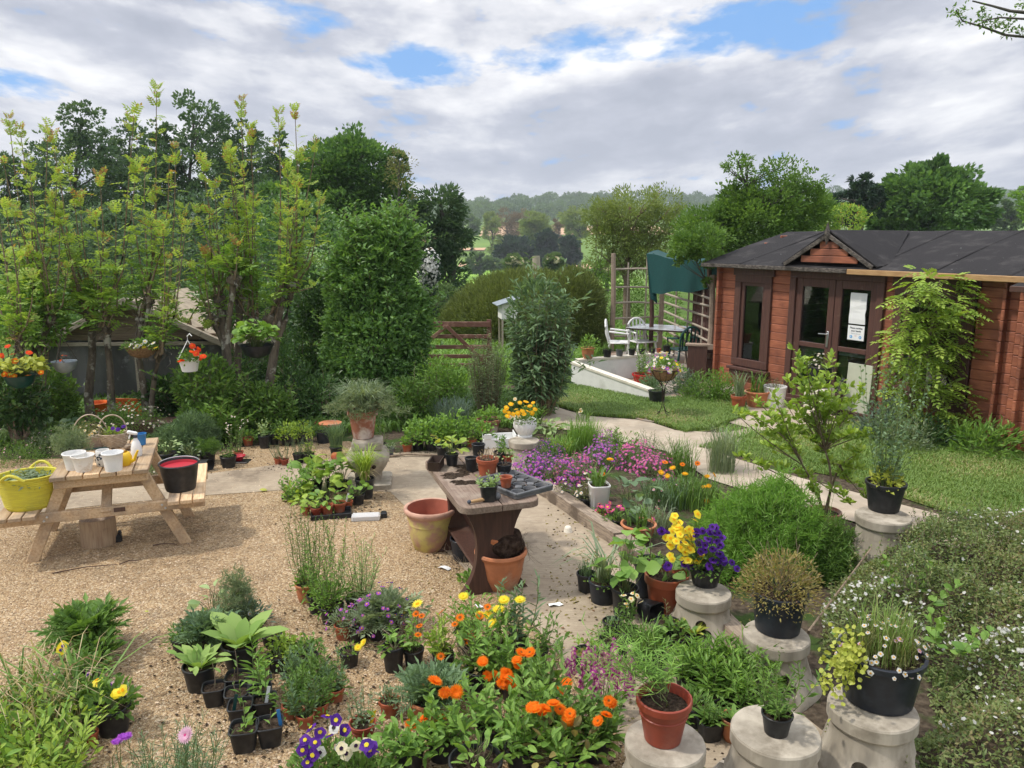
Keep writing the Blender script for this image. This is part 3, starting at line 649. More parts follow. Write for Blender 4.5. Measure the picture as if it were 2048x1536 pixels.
# notices inside the glass of the closed leaf
def text(body, size, loc, m, parent, name='lettering', bold=0.):
    cu = bpy.data.curves.new(name, 'FONT'); cu.body = body; cu.size = size; cu.align_x = 'CENTER'; cu.align_y = 'CENTER'; cu.offset = bold
    to = bpy.data.objects.new('t', cu); C.objects.link(to); bpy.context.view_layer.update()
    me = bpy.data.meshes.new_from_object(to.evaluated_get(bpy.context.evaluated_depsgraph_get())); bpy.data.objects.remove(to)
    me.name = name; me.materials.clear(); me.materials.append(m)
    o = bpy.data.objects.new(name, me); C.objects.link(o); o.parent = parent; o.location = loc; o.rotation_euler = (PI / 2, 0, 0); return o
def on_cabin(x, y, z): return A0 + EX * x + EY * y + Vector((0, 0, z))
nt_ = thing('paper_sheet', 'blank white sheet of paper taped high inside the glass door', 'paper', on_cabin(2.72, -.001, 1.55), RZ)
g = G(); V = []; zz = np.linspace(.225, -.225, 7)
for k, z in enumerate(zz): V += [(-.135 + (.006 if k == 3 else 0), -.002 - .004 * (k % 2), z), (.135 - (.012 if k == 4 else 0), -.003 - .003 * (k % 3), z)]
V = np.array(V); V2 = V + [0, .0012, 0]; Fc = [[2 * k, 2 * k + 1, 2 * k + 3, 2 * k + 2] for k in range(6)]
g.add(V, [f[::-1] for f in Fc]); g.add(V2, Fc); g.build('sheet', M['paper'], nt_)
ns = thing('notice', 'white notice asking visitors to sanitise their hands, on the glass door', 'notice', on_cabin(2.72, -.004, 1.195), RZ)
g = G(); g.box((0, 0, 0), (.27, .002, .215), None, 0); g.build('sheet', M['paper'], ns)
text('Please sanitise', .036, (0, -.003, .07), M['ink'], ns, bold=.0008); text('your hands', .036, (0, -.003, .028), M['ink'], ns, bold=.0008)
text('before & after your', .020, (0, -.003, -.012), M['greyink'], ns); text('visit', .020, (0, -.003, -.042), M['redink'], ns)
for sx in (-1, 1):
    g = G(); g.lathe([(.0005, 0), (.022, 0), (.022, .001)], 20, R=Matrix.Rotation(PI / 2, 4, 'X'), off=(sx * .075, -.002, -.06))
    e = g.build('symbol', M['blueink'], ns)
    g = G(); g.box((sx * .075, -.0035, -.062), (.012, .0008, .02), Matrix.Rotation(.5 * sx, 3, 'Y'), 0); g.box((sx * .075 - .006, -.0035, -.052), (.004, .0008, .014), None, 0); g.build('symbol', M['paper'], ns)
# pale board propped behind the lower glass and furnishings within
bd_ = thing('panel', 'pale green panel leaning against the cabin door beside the potted plant', 'panel', on_cabin(2.88, -.07, .02), RZ)
g = G(); g.box((0, 0, .37), (.40, .012, .74), Matrix.Rotation(-.05, 3, 'X'), .003); g.build('sheet', M['board'], bd_)
tb = thing('indoor_table', 'white topped table seen through the cabin glass doors', 'table', on_cabin(1.9, 1.1, 0), RZ)
g = G(); g.box((0, 0, .72), (2.6, .7, .03)); g.build('top', M['whitepl'], tb)
for sx in (-1.2, 1.2):
    for sy in (-.3, .3): g = G(); g.box((sx, sy, .35), (.04, .04, .7)); g.build('leg', M['steel'], tb)
po = thing('wall_poster', 'blue and red poster standing behind the narrow cabin window', 'poster', on_cabin(.8, .35, 1.05), RZ)
g = G(); g.box((0, 0, 0), (.44, .01, .34), None, 0); g.build('sheet', M['bluepl'], po); g = G(); g.box((0, -.008, .10), (.36, .004, .03), None, 0); g.box((0.02, -.008, -.1), (.2, .004, .05), None, 0); g.build('print', M['redink'], po)
# adjoining lower cabin at the right
w2 = thing('log_annexe', 'smaller red log building adjoining the cabin, its own roof just in view', 'cabin', on_cabin(LW + .30, -.18, 0), RZ)
g = G(); logwall(g, -.11, 3.2, .022, 15, [(.55, 1.5, .75, 1.75)]); logwall(g, -.10, 2.5, .0225, 15, (), axis=1); logwall(g, -.1, 2.5, 3.1, 15, (), axis=1); logwall(g, 0, 3.2, 2.5, 15); g.build('wall', M['log'], w2, 30)
g = G(); slope(g, -.1, 3.4, -.25, 2.02, 1.25, 2.30, nx=12); slope(g, 3.4, -.1, 2.75, 2.02, 1.251, 2.298, nx=12); g.build('roof', M['felt'], w2, 40)
g = G(); g.box((1.65, -.262, 1.985), (3.5, .022, .07)); g.build('fascia', M['brownwood'], w2)
g = G(); frame_rect(g, .5, 1.55, .7, 1.8, .08, .05, -.02); wn = g.build('window', M['whitepl'], w2, 30); pane(wn, .58, 1.47, .78, 1.72, .0)
# ------------------------------------------------------------------ patio
def lowwall(a, b, ha, hb, w, label, capm=True):
    a, b = Vector(a), Vector(b); d = b - a; L = d.length; rz = math.atan2(d.y, d.x)
    t = thing('garden_wall', label, 'wall', a, rz); g = G(); V = []
    for y in (-w / 2, w / 2): V += [(0, y, 0), (L, y, 0), (L, y, hb), (0, y, ha)]
    g.add(V, [[0, 1, 2, 3], [7, 6, 5, 4], [3, 2, 6, 7], [0, 3, 7, 4], [1, 5, 6, 2]]); g.build('masonry', M['wall'], t)
    g = G(); y = w / 2 + .012; V = []
    for yy in (-y, y): V += [(-.02, yy, ha + .002), (L, yy, hb + .002), (L, yy, hb + .04), (-.02, yy, ha + .04)]
    g.add(V, [[0, 1, 2, 3], [7, 6, 5, 4], [3, 2, 6, 7], [0, 3, 7, 4], [1, 5, 6, 2], [0, 4, 5, 1]]); g.build('coping', M['cap'], t)
lowwall(gp(1147, 772), gp(1322, 806), .40, .13, .12, 'low white rendered patio wall sloping down behind the basket stand')
lowwall(gp(1150, 768) + Vector((.05, .06, 0)), gp(1150, 768) + Vector((1.75, .85, 0)), .40, .40, .12, 'low white wall with a row of pots along its top')
def post(px, pyb, pyt, r, m, name, label, cat='post', lean=0.):
    b = gp(px, pyb); t = wp(px + lean, pyt, b.y); o = thing(name, label, cat, b)
    g = G(); hgt = t.z; pts = [(math.sin(k * 1.7 + px) * r * .25 + (t.x - b.x) * k / 7, math.cos(k * 2.3) * r * .25, hgt * k / 7) for k in range(8)]
    g.tube(pts, r, r * .85, 9); g.build('pole', m, o, 40); return o
# rustic trellis
def trellis(label, pts, rails, uprights, posts):
    t = thing('trellis', label, 'trellis', pts[0]); o = pts[0]
    for p, h in posts: g = G(); q = p - o; g.tube([q, q + Vector((.03, .02, h * .5)), q + Vector((.0, 0, h))], .065, .05, 8); g.build('post', M['oldwood'], t, 40)
    for k in range(len(pts) - 1):
        a, b = pts[k] - o, pts[k + 1] - o; L = (b - a).length
        for z in rails: g = G(); g.tube([a + Vector((0, 0, z)), (a + b) / 2 + Vector((0, 0, z + random.uniform(-.03, .03))), b + Vector((0, 0, z + random.uniform(-.04, .04)))], .027, .022, 6); g.build('rail', M['palewood'], t, 40)
    for f, h in uprights: q = a.lerp(b, f) if len(pts) == 2 else f; g = G(); g.tube([q, q + Vector((.01, 0, h))], .022, .017, 6); g.build('upright', M['palewood'], t, 40)
pa = gp(1222, 703); pb = gp(1318, 700); pc = A0 + Vector((-.06, .32, 0))
trellis('rustic pole trellis panel under the grey green willow', [pa, pb], [.35, .75, 1.1, 1.45, 1.85], [(.3, 2.0), (.68, 2.15)], [(pa, 2.2), (pb, 2.0)])
trellis('pale rail trellis running from the tall post to the cabin side', [pb + Vector((.08, -.05, 0)), pc], [.3, .5, .7, .9, 1.1, 1.3, 1.5, 1.7], [(.28, 1.8), (.56, 1.8), (.85, 1.8)], [(pc, 1.9)])
sc_ = thing('reed_screen', 'dark reddish panel leaning behind the rail trellis beside the cabin', 'screen', pb.lerp(pc, .66) + Vector((.10, .10, 0)), math.atan2(pc.y - pb.y, pc.x - pb.x))
g = G(); g.box((.5, 0, 1.0), (1.2, .02, 1.5)); 
for k in range(21): g.tube([(-.08 + k * .058, -.015, .25), (-.08 + k * .058, -.016, 1.75)], .012, n=5)
g.build('panel', pm('reddish_bark_screen', (.19, .085, .07), (.1, .05, .042), 18, (1, 1, .3), .9, .4, (.3, .2, .17), 9), sc_, 40)
post(1303, 722, 505, .05, M['brownwood'], 'pergola_post', 'slim brown post holding up the green netting in front of the table')
post(1420, 752, 500, .055, M['brownwood'], 'pergola_post', 'brown post standing beside the cabin wall and wooden box')
nt2 = thing('shade_net', 'dark green shade netting hung between the brown posts', 'netting', wp(1303, 560, 15.3))
c0 = wp(1303, 560, 15.3); a_, b_ = wp(1293, 508, 15.55) - c0, wp(1452, 534, 13.9) - c0; a2, b2 = wp(1304, 586, 15.35) - c0, wp(1452, 574, 13.9) - c0; a3, b3 = wp(1318, 500, 17.1) - c0, wp(1440, 520, 15.9) - c0
def drape(a, b, c, d, sag, nx=16, ny=8):
    V = []
    for j in range(ny + 1):
        for i in range(nx + 1):
            u, v = i / nx, j / ny; p = (a * (1 - u) + b * u) * (1 - v) + (c * (1 - u) + d * u) * v
            V.append(tuple(p + Vector((0, .05 * math.sin(u * 19 + v * 2) * (.4 + v) + .03 * math.sin(u * 9), -sag * math.sin(PI * u) * (v if sag > 0 else 1) + .02 * math.sin(u * 14 + v * 3)))))
    Fc = [[j * (nx + 1) + i, j * (nx + 1) + i + 1, (j + 1) * (nx + 1) + i + 1, (j + 1) * (nx + 1) + i] for j in range(ny) for i in range(nx)]
    V = np.array(V); g.add(V, Fc); g.add(V + [0, .012, 0], [f[::-1] for f in Fc])
g = G(); drape(a_, b_, a2, b2, .03); g.build('curtain', M['net'], nt2, 60)
g = G(); drape(a_, b_, a3, b3, .05); g.build('awning', M['net'], nt2, 60)
g = G(); s0 = Vector(a_); drape(s0, s0 + Vector((.16, .02, 0)), wp(1302, 600, 15.3) - c0, wp(1316, 606, 15.3) - c0, .0, 3, 6); g.build('tail', M['net'], nt2, 60)
# chairs and table
def plastic_chair(loc, rz, m, label):
    t = thing('garden_chair', label, 'chair', loc, rz, 'plastic garden chairs on the patio')
    g = G(); g.box((0, 0, .42), (.46, .44, .025), None, .01); g.build('seat', m, t, 40)
    for sx in (-1, 1):
        for sy in (-1, 1): g = G(); g.bar((sx * .2, sy * .19, .42), (sx * .25, sy * .24, 0), .045, .03, .01); g.build('leg', m, t, 40)
        g = G(); g.tube([(sx * .24, -.2, .42), (sx * .26, -.2, .62), (sx * .26, 0, .64), (sx * .24, .2, .66)], .02, n=7); g.build('armrest', m, t, 40)
    g = G(); arc = [(.22 * math.cos(a), .2 + .06 * (1 + math.sin(a) * .4), .62 + .26 * math.sin(a)) for a in np.linspace(0, PI, 13)]
    g.tube([(.2, .2, .43)] + arc + [(-.2, .2, .43)], .022, n=7)
    for k in range(5): x = (k - 2) * .075; g.bar((x, .21, .44), (x * 1.15, .28, .62 + .26 * math.sqrt(max(0, 1 - (x / .22) ** 2))), .035, .012, .004)
    g.build('backrest', m, t, 40)
plastic_chair(gp(1283, 722), math.radians(20), M['whitepl'], 'white plastic slatted chair facing the patio table')
plastic_chair(gp(1237, 724), math.radians(80), M['whitepl'], 'white plastic chair turned sideways behind the pots on the wall')
plastic_chair(gp(1358, 738) + Vector((.05, -.15, 0)), math.radians(195), M['greenpl'], 'dark green plastic chair tucked against the patio table')
t = thing('patio_table', 'grey glass topped table on the patio between the plastic chairs', 'table', gp(1335, 728) + Vector((0, .3, 0)), math.radians(-30))
g = G(); g.box((0, 0, .715), (1.35, .85, .012), None, .004); g.build('top', pm('table_glass', (.55, .57, .6), (.3, .32, .33), 2.5, rough=.15, bmp=0, spec=.8), t)
g = G(); frame_rect(g, 0, 0, 0, 0, 0.001, .001, 0); g = G()
for a, b in (((-.69, -.44), (.69, -.44)), ((.69, -.44), (.69, .44)), ((.69, .44), (-.69, .44)), ((-.69, .44), (-.69, -.44))): g.bar((*a, .7), (*b, .7), .03, .03)
g.build('table_frame', M['iron'], t)
for sx in (-1, 1):
    for sy in (-1, 1): g = G(); g.tube([(sx * .6, sy * .36, .7), (sx * .5, sy * .28, .4), (sx * .62, sy * .4, 0)], .016, n=7); g.build('leg', M['iron'], t, 40)
t = thing('planter_bench', 'old brown wooden potting box beside the cabin corner', 'box', gp(1392, 765), math.radians(-15))
g = G(); g.box((0, 0, .33), (.34, .05, .66)); g.build('side_panel', M['brownwood'], t); g = G(); g.box((0, .04, .68), (.42, .16, .04)); g.build('ledge', M['oldwood'], t)
g = G(); g.box((.42, .5, .58), (.72, .6, .14)); g.box((.42, .5, .2), (.66, .5, .4)); g.build('box_body', M['brownwood'], t); g = G(); g.box((.42, .2, .62), (.8, .04, .1)); g.build('front_rail', M['palewood'], t)
# gate, far hut, posts
gt = thing('field_gate', 'red brown five bar wooden gate between the big bush and the shrubs', 'gate', gp(905, 748))
for k, z in enumerate((.17, .34, .52, .72, .95)): g = G(); g.box((-.15, 0, z), (1.75, .03, .075 if k < 4 else .10)); g.build('bar', M['gate'], gt)
for x in (-1.0, .70): g = G(); g.box((x, .033, .56), (.09, .03, .95)); g.build('stile', M['gate'], gt)
for a, b in (((-.95, -.032, .2), (-.1, -.032, .92)), ((-.1, -.033, .92), (.65, -.033, .2))): g = G(); g.bar(a, b, .03, .07); g.build('brace', M['gate'], gt)
hu = thing('hen_house', 'small white hen house on legs with a sloping grey roof beyond the gate', 'hen house', wp(1020, 640, 16.8) * 1.0, math.radians(10)); hu.location.z = 0
g = G(); g.box((0, .3, .96), (.36, .5, .36)); g.build('wall', M['wall'], hu); g = G(); g.box((-.04, .3, 1.17), (.54, .7, .025), Matrix.Rotation(-.3, 3, 'Y')); g.build('roof', M['zinc'], hu)
for sx in (-.15, .15):
    for sy in (.08, .52): g = G(); g.box((sx, sy, .39), (.04, .04, .78)); g.build('leg', M['palewood'], hu)
b = wp(1072, 560, 45); b.z = float(land(b.x, 45)) ; o = thing('wooden_post', 'pale weathered post rising above the olive broom bushes', 'post', b)
g = G(); g.tube([(0, 0, 0), (.02, 0, 1.5), (0, 0, wp(1072, 512, 45).z - b.z)], .26, .22, 9); g.build('pole', M['palewood'], o, 40)
for px in (858, 864): pass
# potting shed behind the pollarded trees
t = thing('potting_shed', 'low wooden shed with louvred gable and grey plastic sheeted wall', 'shed', gp(285, 803), math.radians(4))
sx0 = 1.45; SH = .92
g = G(); V = []
for k in range(25): x = -sx0 + 2 * sx0 * k / 24; V += [(x, .04 * math.sin(k * 1.9), 0), (x, .05 * math.sin(k * 1.3 + 1), SH)]
g.add(V, [[2 * k, 2 * k + 2, 2 * k + 3, 2 * k + 1] for k in range(24)]); g.box((-sx0, 1.2, SH / 2), (.03, 2.4, SH)); g.box((sx0, 1.2, SH / 2), (.03, 2.4, SH)); g.box((0, 2.4, SH / 2), (2 * sx0, .03, SH)); g.build('sheet_wall', M['tarp'], t, 60)
for x in (-sx0, 0, sx0): g = G(); g.box((x, -.07, SH / 2), (.05, .05, SH)); g.build('post', M['palewood'], t)
g = G(); g.box((0, -.09, SH + .02), (2 * sx0 + .1, .04, .06)); g.build('beam', M['palewood'], t)
g = G(); RH = .72
for k in range(6): z = SH + .07 + k * .1; hw = (sx0 + .02) * (1 - (z + .05 - SH) / (RH + .06)); g.box((0, -.03 + .0, z + .05), (2 * hw, .02, .105), Matrix.Rotation(.3, 3, 'X'), .003)
g.build('gable', M['louvre'], t)
g = G()
for sx in (-1, 1):
    a = np.array([[0, -.25, SH + RH], [sx * (sx0 + .22), -.25, SH - .1], [sx * (sx0 + .22), 2.6, SH - .1], [0, 2.6, SH + RH]]); b = a - [0, 0, .04]; g.add(np.concatenate([a, b]), [[0, 1, 2, 3], [7, 6, 5, 4], [0, 4, 5, 1], [1, 5, 6, 2], [2, 6, 7, 3]])
g.build('roof', M['shingle'], t)
for sx in (-1, 1): g = G(); g.bar((0, -.27, SH + RH - .01), (sx * (sx0 + .22), -.27, SH - .11), .03, .09); g.build('bargeboard', M['palewood'], t)
# orange mesh panel, gas bottle, trough
t = thing('mesh_panel', 'orange plastic lattice panel in front of the sheeted shed', 'panel', gp(262, 850), math.radians(-6))
g = G(); hw, hh = .22, .36
g.bar((-hw, 0, hh), (hw, 0, hh - .0), .02, .035); g.bar((-hw, 0, .0), (-hw, 0, hh), .02, .02); g.bar((hw, 0, 0), (hw + .03, 0, hh), .02, .035)
for k in range(-3, 7):
    for sg in (1, -1):
        x0 = -hw + k * .09; pts = [(x0 + sg * s * .36, s * .36) for s in np.linspace(0, 1, 13)]; pts = [p for p in pts if -hw <= p[0] <= hw]
        if len(pts) > 1: g.bar((pts[0][0], .004 * sg, pts[0][1]), (pts[-1][0], .004 * sg, pts[-1][1]), .008, .022, 0)
g.build('lattice', M['orangepl'], t)
t = thing('orange_tub', 'small orange tub rim behind the pollarded trunks', 'tub', gp(200, 842)); g = G(); g.lathe([(.11, 0), (.14, .26), (.15, .27), (.14, .28), (.12, .25), (.1, .05)], 20); g.cap(.1, .05, 20); g.build('tub', M['orangepl'], t, 40)
t = thing('gas_cylinder', 'blue gas cylinder standing among the trees beside the shed', 'gas cylinder', gp(97, 840)); g = G(); g.lathe([(.001, 0), (.13, .0), (.15, .04), (.15, .3), (.12, .38), (.05, .42), (.05, .45)], 22); g.build('body', M['bluepl'], t, 40); g = G(); g.lathe([(.09, .40), (.095, .52), (.085, .52), (.08, .40)], 18); g.build('collar', M['bluepl'], t, 40)
t = thing('garden_cane', 'pale timber prop leaning beside the gas cylinder', 'cane', gp(92, 850)); g = G(); g.tube([(0, 0, 0), (.16, .1, .42)], .022, .02, 7); g.build('rod', M['palewood'], t, 40)
# raised-bed edging
def sleeper(a, b, label):
    a, b = Vector(a), Vector(b); d = b - a; t = thing('timber_sleeper', label, 'sleeper', a, math.atan2(d.y, d.x)); g = G(); L = d.length
    n = 14; V = []; Fc = []
    for k in range(n + 1):
        x = L * k / n; w = .0 if k in (0, n) else random.uniform(-.008, .008)
        V += [(x, -.075 + w, .0), (x, .075 + w, .0), (x, .07 + w, .12 + w), (x, -.065 + w, .125 - w)]
    for k in range(n): 
        for j in range(4): Fc.append([k * 4 + j, k * 4 + (j + 1) % 4, k * 4 + 4 + (j + 1) % 4, k * 4 + 4 + j])
    Fc += [[0, 3, 2, 1], [n * 4, n * 4 + 1, n * 4 + 2, n * 4 + 3]]; g.add(V, Fc); g.build('beam', pm('sleeper_wood', (.34, .27, .2), (.2, .155, .115), 4, (2, 18, 18), .9, .35, (.12, .09, .065), 4), t, 50)
sleeper(gp(1086, 985), gp(1240, 1092), 'weathered timber sleeper edging the flower bed beside the potting table')
sleeper(gp(1244, 1096), gp(1520, 1330), 'weathered timber sleeper half hidden by the stone pedestals')
# ------------------------------------------------------------------ pots
def sqshape(p=5., rot=PI / 4):
    def f(th, u):
        c, s = np.abs(np.cos(th)), np.abs(np.sin(th)); return .92 / (c ** p + s ** p) ** (1 / p) * 1.0
    return f
STY = {  # material, base ratio, square, rim band height ratio, rim bulge, fill
    'blk': ('black', .76, 0, .12, 1.03, .86), 'tub': ('blue_black', .82, 0, .12, 1.03, .9), 'sq': ('black', .74, 1, .08, 1.03, .84), 'gsq': ('grey_pl', .74, 1, .08, 1.03, .86),
    'ter': ('terra', .74, 0, .2, 1.05, .84), 'red': ('redpot', .70, 0, .16, 1.06, .82), 'clay': ('clay', .66, 0, .14, 1.06, .86), 'bowl': ('clay', .58, 0, .14, 1.05, .9),
    'old': ('oldclay', .70, 0, .18, 1.06, .88), 'gry': ('grey_pl', .78, 0, .12, 1.03, .88), 'wht': ('white', .84, 0, .08, 1.02, .85), 'whsq': ('white', .78, 1, .05, 1.02, .94), 'yel': ('yelclay', .70, 0, .16, 1.05, .6)}
def pot_mesh(root, R, H, style, soil=True, seg=26, name='pot', mats=None, fill=None):
    mk, br, sq, rh, rb, fl = STY[style]; fl = fill or fl; shp = sqshape() if sq else None
    if sq: seg = 32
    w = max(.003, R * .035); b = R * br
    def rr(u): return b + (R - b) * u
    prof = [(b * .93, 0), (b, H * .02), (rr(1 - rh - .02), H * (1 - rh - .015)), (R * rb, H * (1 - rh)), (R * rb * 1.01, H * .985), (R * rb * .985, H), (R * rb - 2 * w, H), (R * rb - 2.6 * w, H * .97), (rr(fl) - w * 1.6, H * (fl - .04))]
    if style in ('clay', 'bowl', 'yel'):
        prof = [(b * .93, 0), (b, H * .02), (b + (R - b) * .55, H * .35), (R * .97, H * .80), (R * .985, H * .84), (R * 1.03, H * .87), (R * 1.085, H * .93), (R * 1.06, H * .985), (R * 1.0, H), (R * .95, H * .985), (R * .92, H * .9), (rr(fl) - w * 2.5, H * (fl - .05))]
        if style == 'yel': prof[3:3] = [(R * .90, H * .62), (R * .925, H * .63), (R * .915, H * .65)]
    if style == 'red': prof[2:2] = [(rr(.62), H * .60), (rr(.66) + w, H * .615), (rr(.66) + w, H * .64), (rr(.66), H * .655)]
    if not soil: prof.append((b * .9, H * .05))
    g = G(); g.lathe(prof, seg, shape=shp); g.cap(b * .93, 0.001, seg, shape=shp)
    if not soil: g.cap(b * .9, H * .05, seg, shape=shp)
    m = M[mk] if mats is None else mats
    o = g.build(name, m, root, 40)
    if sq:
        for ch in (o,): ch.rotation_euler = (0, 0, PI / 4 * 0)
    if soil:
        g = G(); n = 7; r1 = rr(fl) - w * 1.2; V = [(0, 0, H * fl + .004)]; Fc = []
        th = np.linspace(0, 2 * PI, seg, endpoint=False); sm = shp(th, 0) if sq else 1
        for k in range(1, n): r = r1 * k / (n - 1); V += list(np.stack([r * np.cos(th) * sm, r * np.sin(th) * sm, H * (fl - .015) + rs(seg, -.004, .006) * (1 if k < n - 1 else 0)], 1))
        j = np.arange(seg); Fc += [[0, 1 + a, 1 + (a + 1) % seg] for a in range(seg)]
        for k in range(n - 2):
            a = 1 + k * seg; Fc += [[a + q, a + seg + q, a + seg + (q + 1) % seg, a + (q + 1) % seg] for q in range(seg)]
        g.add(np.array(V), Fc); g.build('soil', M['soil'] if soil is True else M[soil], root, 60)
    return H * fl
LF = lambda k: M['leaf_' + k]
PT = lambda k: M['petal_' + k]
def grow(root, z, ops, R=.1, world=None):
    """adds foliage, stems and flowers to a plant rooted at height z above the root"""
    tips = None; out = []
    for op in ops:
        k = op[0]
        if k == 'dome':       # n, r, h, leaf length, leaf width, material, shape
            _, n, r, h, L, W, m = op[:7]; shp = op[7] if len(op) > 7 else 'k'
            d = sphere(n); d[:, 2] = np.abs(d[:, 2]) * 1.1 - .1; u = rs(n, .2, 1) ** .6
            u *= 1 + .34 * lumps(d, 3.5); P = d * u[:, None] * [r, r, h] + [0, 0, z]
            P[:, 2] = np.maximum(P[:, 2], z * .75)
            g = G(); leaves(g, P, d * [1, 1, .7] + [0, 0, .35] + .45 * rng.normal(size=(n, 3)), L * rs(n, .65, 1.2), W, None, None, shp)
            g.build('foliage', LF(m), root)
            ns = max(4, int(14 * min(1, r / .1))); g = G(); e = sphere(ns); e[:, 2] = np.abs(e[:, 2]) + .4
            stems(g, disc(ns, R * .4) + [0, 0, z - .01], e * [r * .7, r * .7, h * .7] + [0, 0, z], .0025 + .004 * r, None, .08); g.build('stem', M['stem'], root)
        elif k == 'up':       # n stems, r0, r1, h, L, W, leaves per stem, mat, (shape, stem r)
            _, n, r0, r1, h, L, W, per, m = op[:9]; shp = op[9] if len(op) > 9 else 'k'; sr = op[10] if len(op) > 10 else .0025; sm = op[11] if len(op) > 11 else 'stem'
            p0 = disc(n, r0) + [0, 0, z - .01]; p1 = p0 * [1, 1, 0] * (r1 / max(r0, 1e-3)) + disc(n, r1 * .35) + np.stack([np.zeros(n), np.zeros(n), z + h * rs(n, .6, 1.02)], 1)
            g = G(); fn = stems(g, p0, p1, sr, sr * .5, .06); g.build('stem', M[sm], root); g = G()
            for q in range(per):
                s = .12 + .88 * (q + rng.uniform(-.3, .3)) / max(1, per - 1); s = min(max(s, .05), 1.)
                c = fn(s); a = q * 2.4 + rs(n, 0, 6.3); tl = .35 + .9 * s * s
                D = np.stack([np.cos(a), np.sin(a), np.full(n, tl)], 1); leaves(g, c, D, L * rs(n, .7, 1.15) * (1 - .45 * s * s), W * (1 - .3 * s), None, None, shp)
            g.build('foliage', LF(m), root); tips = p1
        elif k == 'grass':    # n, r0, h, w, mat, lean, droop
            _, n, r0, h, w, m = op[:6]; ln = op[6] if len(op) > 6 else .4; dr = op[7] if len(op) > 7 else .4
            g = G(); grass(g, disc(n, r0) + [0, 0, z - .01], h, w, ln, dr); g.build('foliage', LF(m), root)
        elif k == 'feather':  # n tufts, r, h, mat, size
            _, n, r, h, m, sz = op
            d = sphere(n); d[:, 2] = np.abs(d[:, 2]); u = rs(n, .15, 1) ** .55 * (1 + .55 * lumps(d, 4.5)); c = d * u[:, None] * [r, r, h] + [0, 0, z]
            kk = 11; P = np.repeat(c, kk, 0) + rng.normal(size=(n * kk, 3)) * sz * .25; D = np.repeat(d, kk, 0) * .5 + sphere(n * kk) + [0, 0, .5]
            g = G(); leaves(g, P, D, sz * rs(n * kk, .6, 1.3), sz * .10, None, np.clip(np.repeat(rs(n), kk) + rs(n * kk, -.2, .2), 0, 1)); g.build('foliage', LF(m), root)
            g = G(); ns = max(5, n // 14); stems(g, disc(ns, R * .5) + [0, 0, z - .01], c[:ns], .002, None, .05); g.build('stem', M['stem'], root)
        elif k == 'fern':     # n fronds, length, mat, leaflet pairs
            _, n, L, m, np_ = op; a = rs(n, 0, 6.28); D = np.stack([np.cos(a), np.sin(a), rs(n, .25, 2.2)], 1); P = disc(n, R * .7) + [0, 0, z]
            g = G(); pinnate(g, P, D, L * rs(n, .6, 1.15), np_, .34, .30, .55); pinnate(g, P + nrm(D) * (L * .35), D * [1, 1, .7] + .4 * rng.normal(size=(n, 3)), L * .6, np_, .3, .3, .5); g.build('foliage', LF(m), root)
            g = G(); stems(g, P, P + nrm(D) * L * .7, .0018, None, .05); g.build('stem', M['stem'], root)
        elif k == 'ros':      # n, L, W, mat
            _, n, L, W, m = op[:5]; a = np.arange(n) * 2.4 + rs(n, -.2, .2); u = np.linspace(0, 1, n)
            D = np.stack([np.cos(a), np.sin(a), .7 + 1.6 * u], 1); P = np.stack([np.cos(a), np.sin(a), 0 * a], 1) * .012 * L * 8 + [0, 0, z]
            g = G(); leaves(g, P, D, L * (1 - .5 * u) * rs(n, .9, 1.1), W * (1 - .35 * u), np.tile([[0, 0, 1.]], (n, 1)), None, 'o', .22, .25); g.build('foliage', LF(m), root, 70)
        elif k == 'broad':    # n, r, h, L, W, mat : long-stalked broad leaves
            _, n, r, h, L, W, m = op; a = rs(n, 0, 6.28); q = rs(n) ** .5
            P = np.stack([np.cos(a) * r * q, np.sin(a) * r * q, z + h * rs(n, .35, 1.) * (1.1 - .4 * q)], 1); D = np.stack([np.cos(a), np.sin(a), rs(n, -.2, .8)], 1)
            g = G(); leaves(g, P, D, L * rs(n, .7, 1.1), W * rs(n, .8, 1.1), None, None, 'o', .18, .3); g.build('foliage', LF(m), root, 70)
            g = G(); stems(g, disc(n, min(R * .5, r * .3)) + [0, 0, z - .01], P, .0028, .002, .05); g.build('stem', M['stem'], root)
        elif k == 'dots':     # n, r, h, size, petal, name
            _, n, r, h, s, m = op[:6]
            if tips is not None and len(op) > 6: P = tips[rng.integers(0, len(tips), n)] + rng.normal(size=(n, 3)) * s * 1.2; N = np.tile([[0, -.3, 1.]], (n, 1)) + .5 * rng.normal(size=(n, 3))
            else:
                d = sphere(n); d[:, 2] = np.abs(d[:, 2]); P = d * [r, r, h] * rs(n, .85, 1.1)[:, None] + [0, 0, z]; N = d + [0, -.2, .5]
            g = G(); daisies(g, P, N, s * rs(n, .75, 1.15), 5, 0, 1, 1, .95, .2, .3); g.build('blossom', [PT(m), PT('gold')], root)
        elif k == 'spike':    # flower spikes on the tips: count per spike, length, size, petal
            _, n, Ls, s, m, m2 = op
            for tp in tips:
                q = n; zz = rs(q) ; a = rs(q, 0, 6.28); rad = .014 * (1.15 - zz)
                P = tp + np.stack([np.cos(a) * rad, np.sin(a) * rad, (zz - .6) * Ls], 1); N = np.stack([np.cos(a), np.sin(a), np.full(q, .3)], 1)
                g = G(); daisies(g, P, N, s * rs(q, .8, 1.2), 4, 0, 1, 1, 1., .1, .45); g.build('flower', [PT(m), PT(m2)], root)
        elif k == 'daisy':    # n, r, h, size, petal, centre, petals, layers
            _, n, r, h, s, m, c = op[:7]; kk = op[7] if len(op) > 7 else 14; ly = op[8] if len(op) > 8 else 1
            d = sphere(n); d[:, 2] = np.abs(d[:, 2]) + .5; d = nrm(d); P = d * [r, r, h] + [0, 0, z]
            g = G(); stems(g, disc(n, R * .4) + [0, 0, z], P, .0022, None, .05); g.build('stem', M['stem'], root)
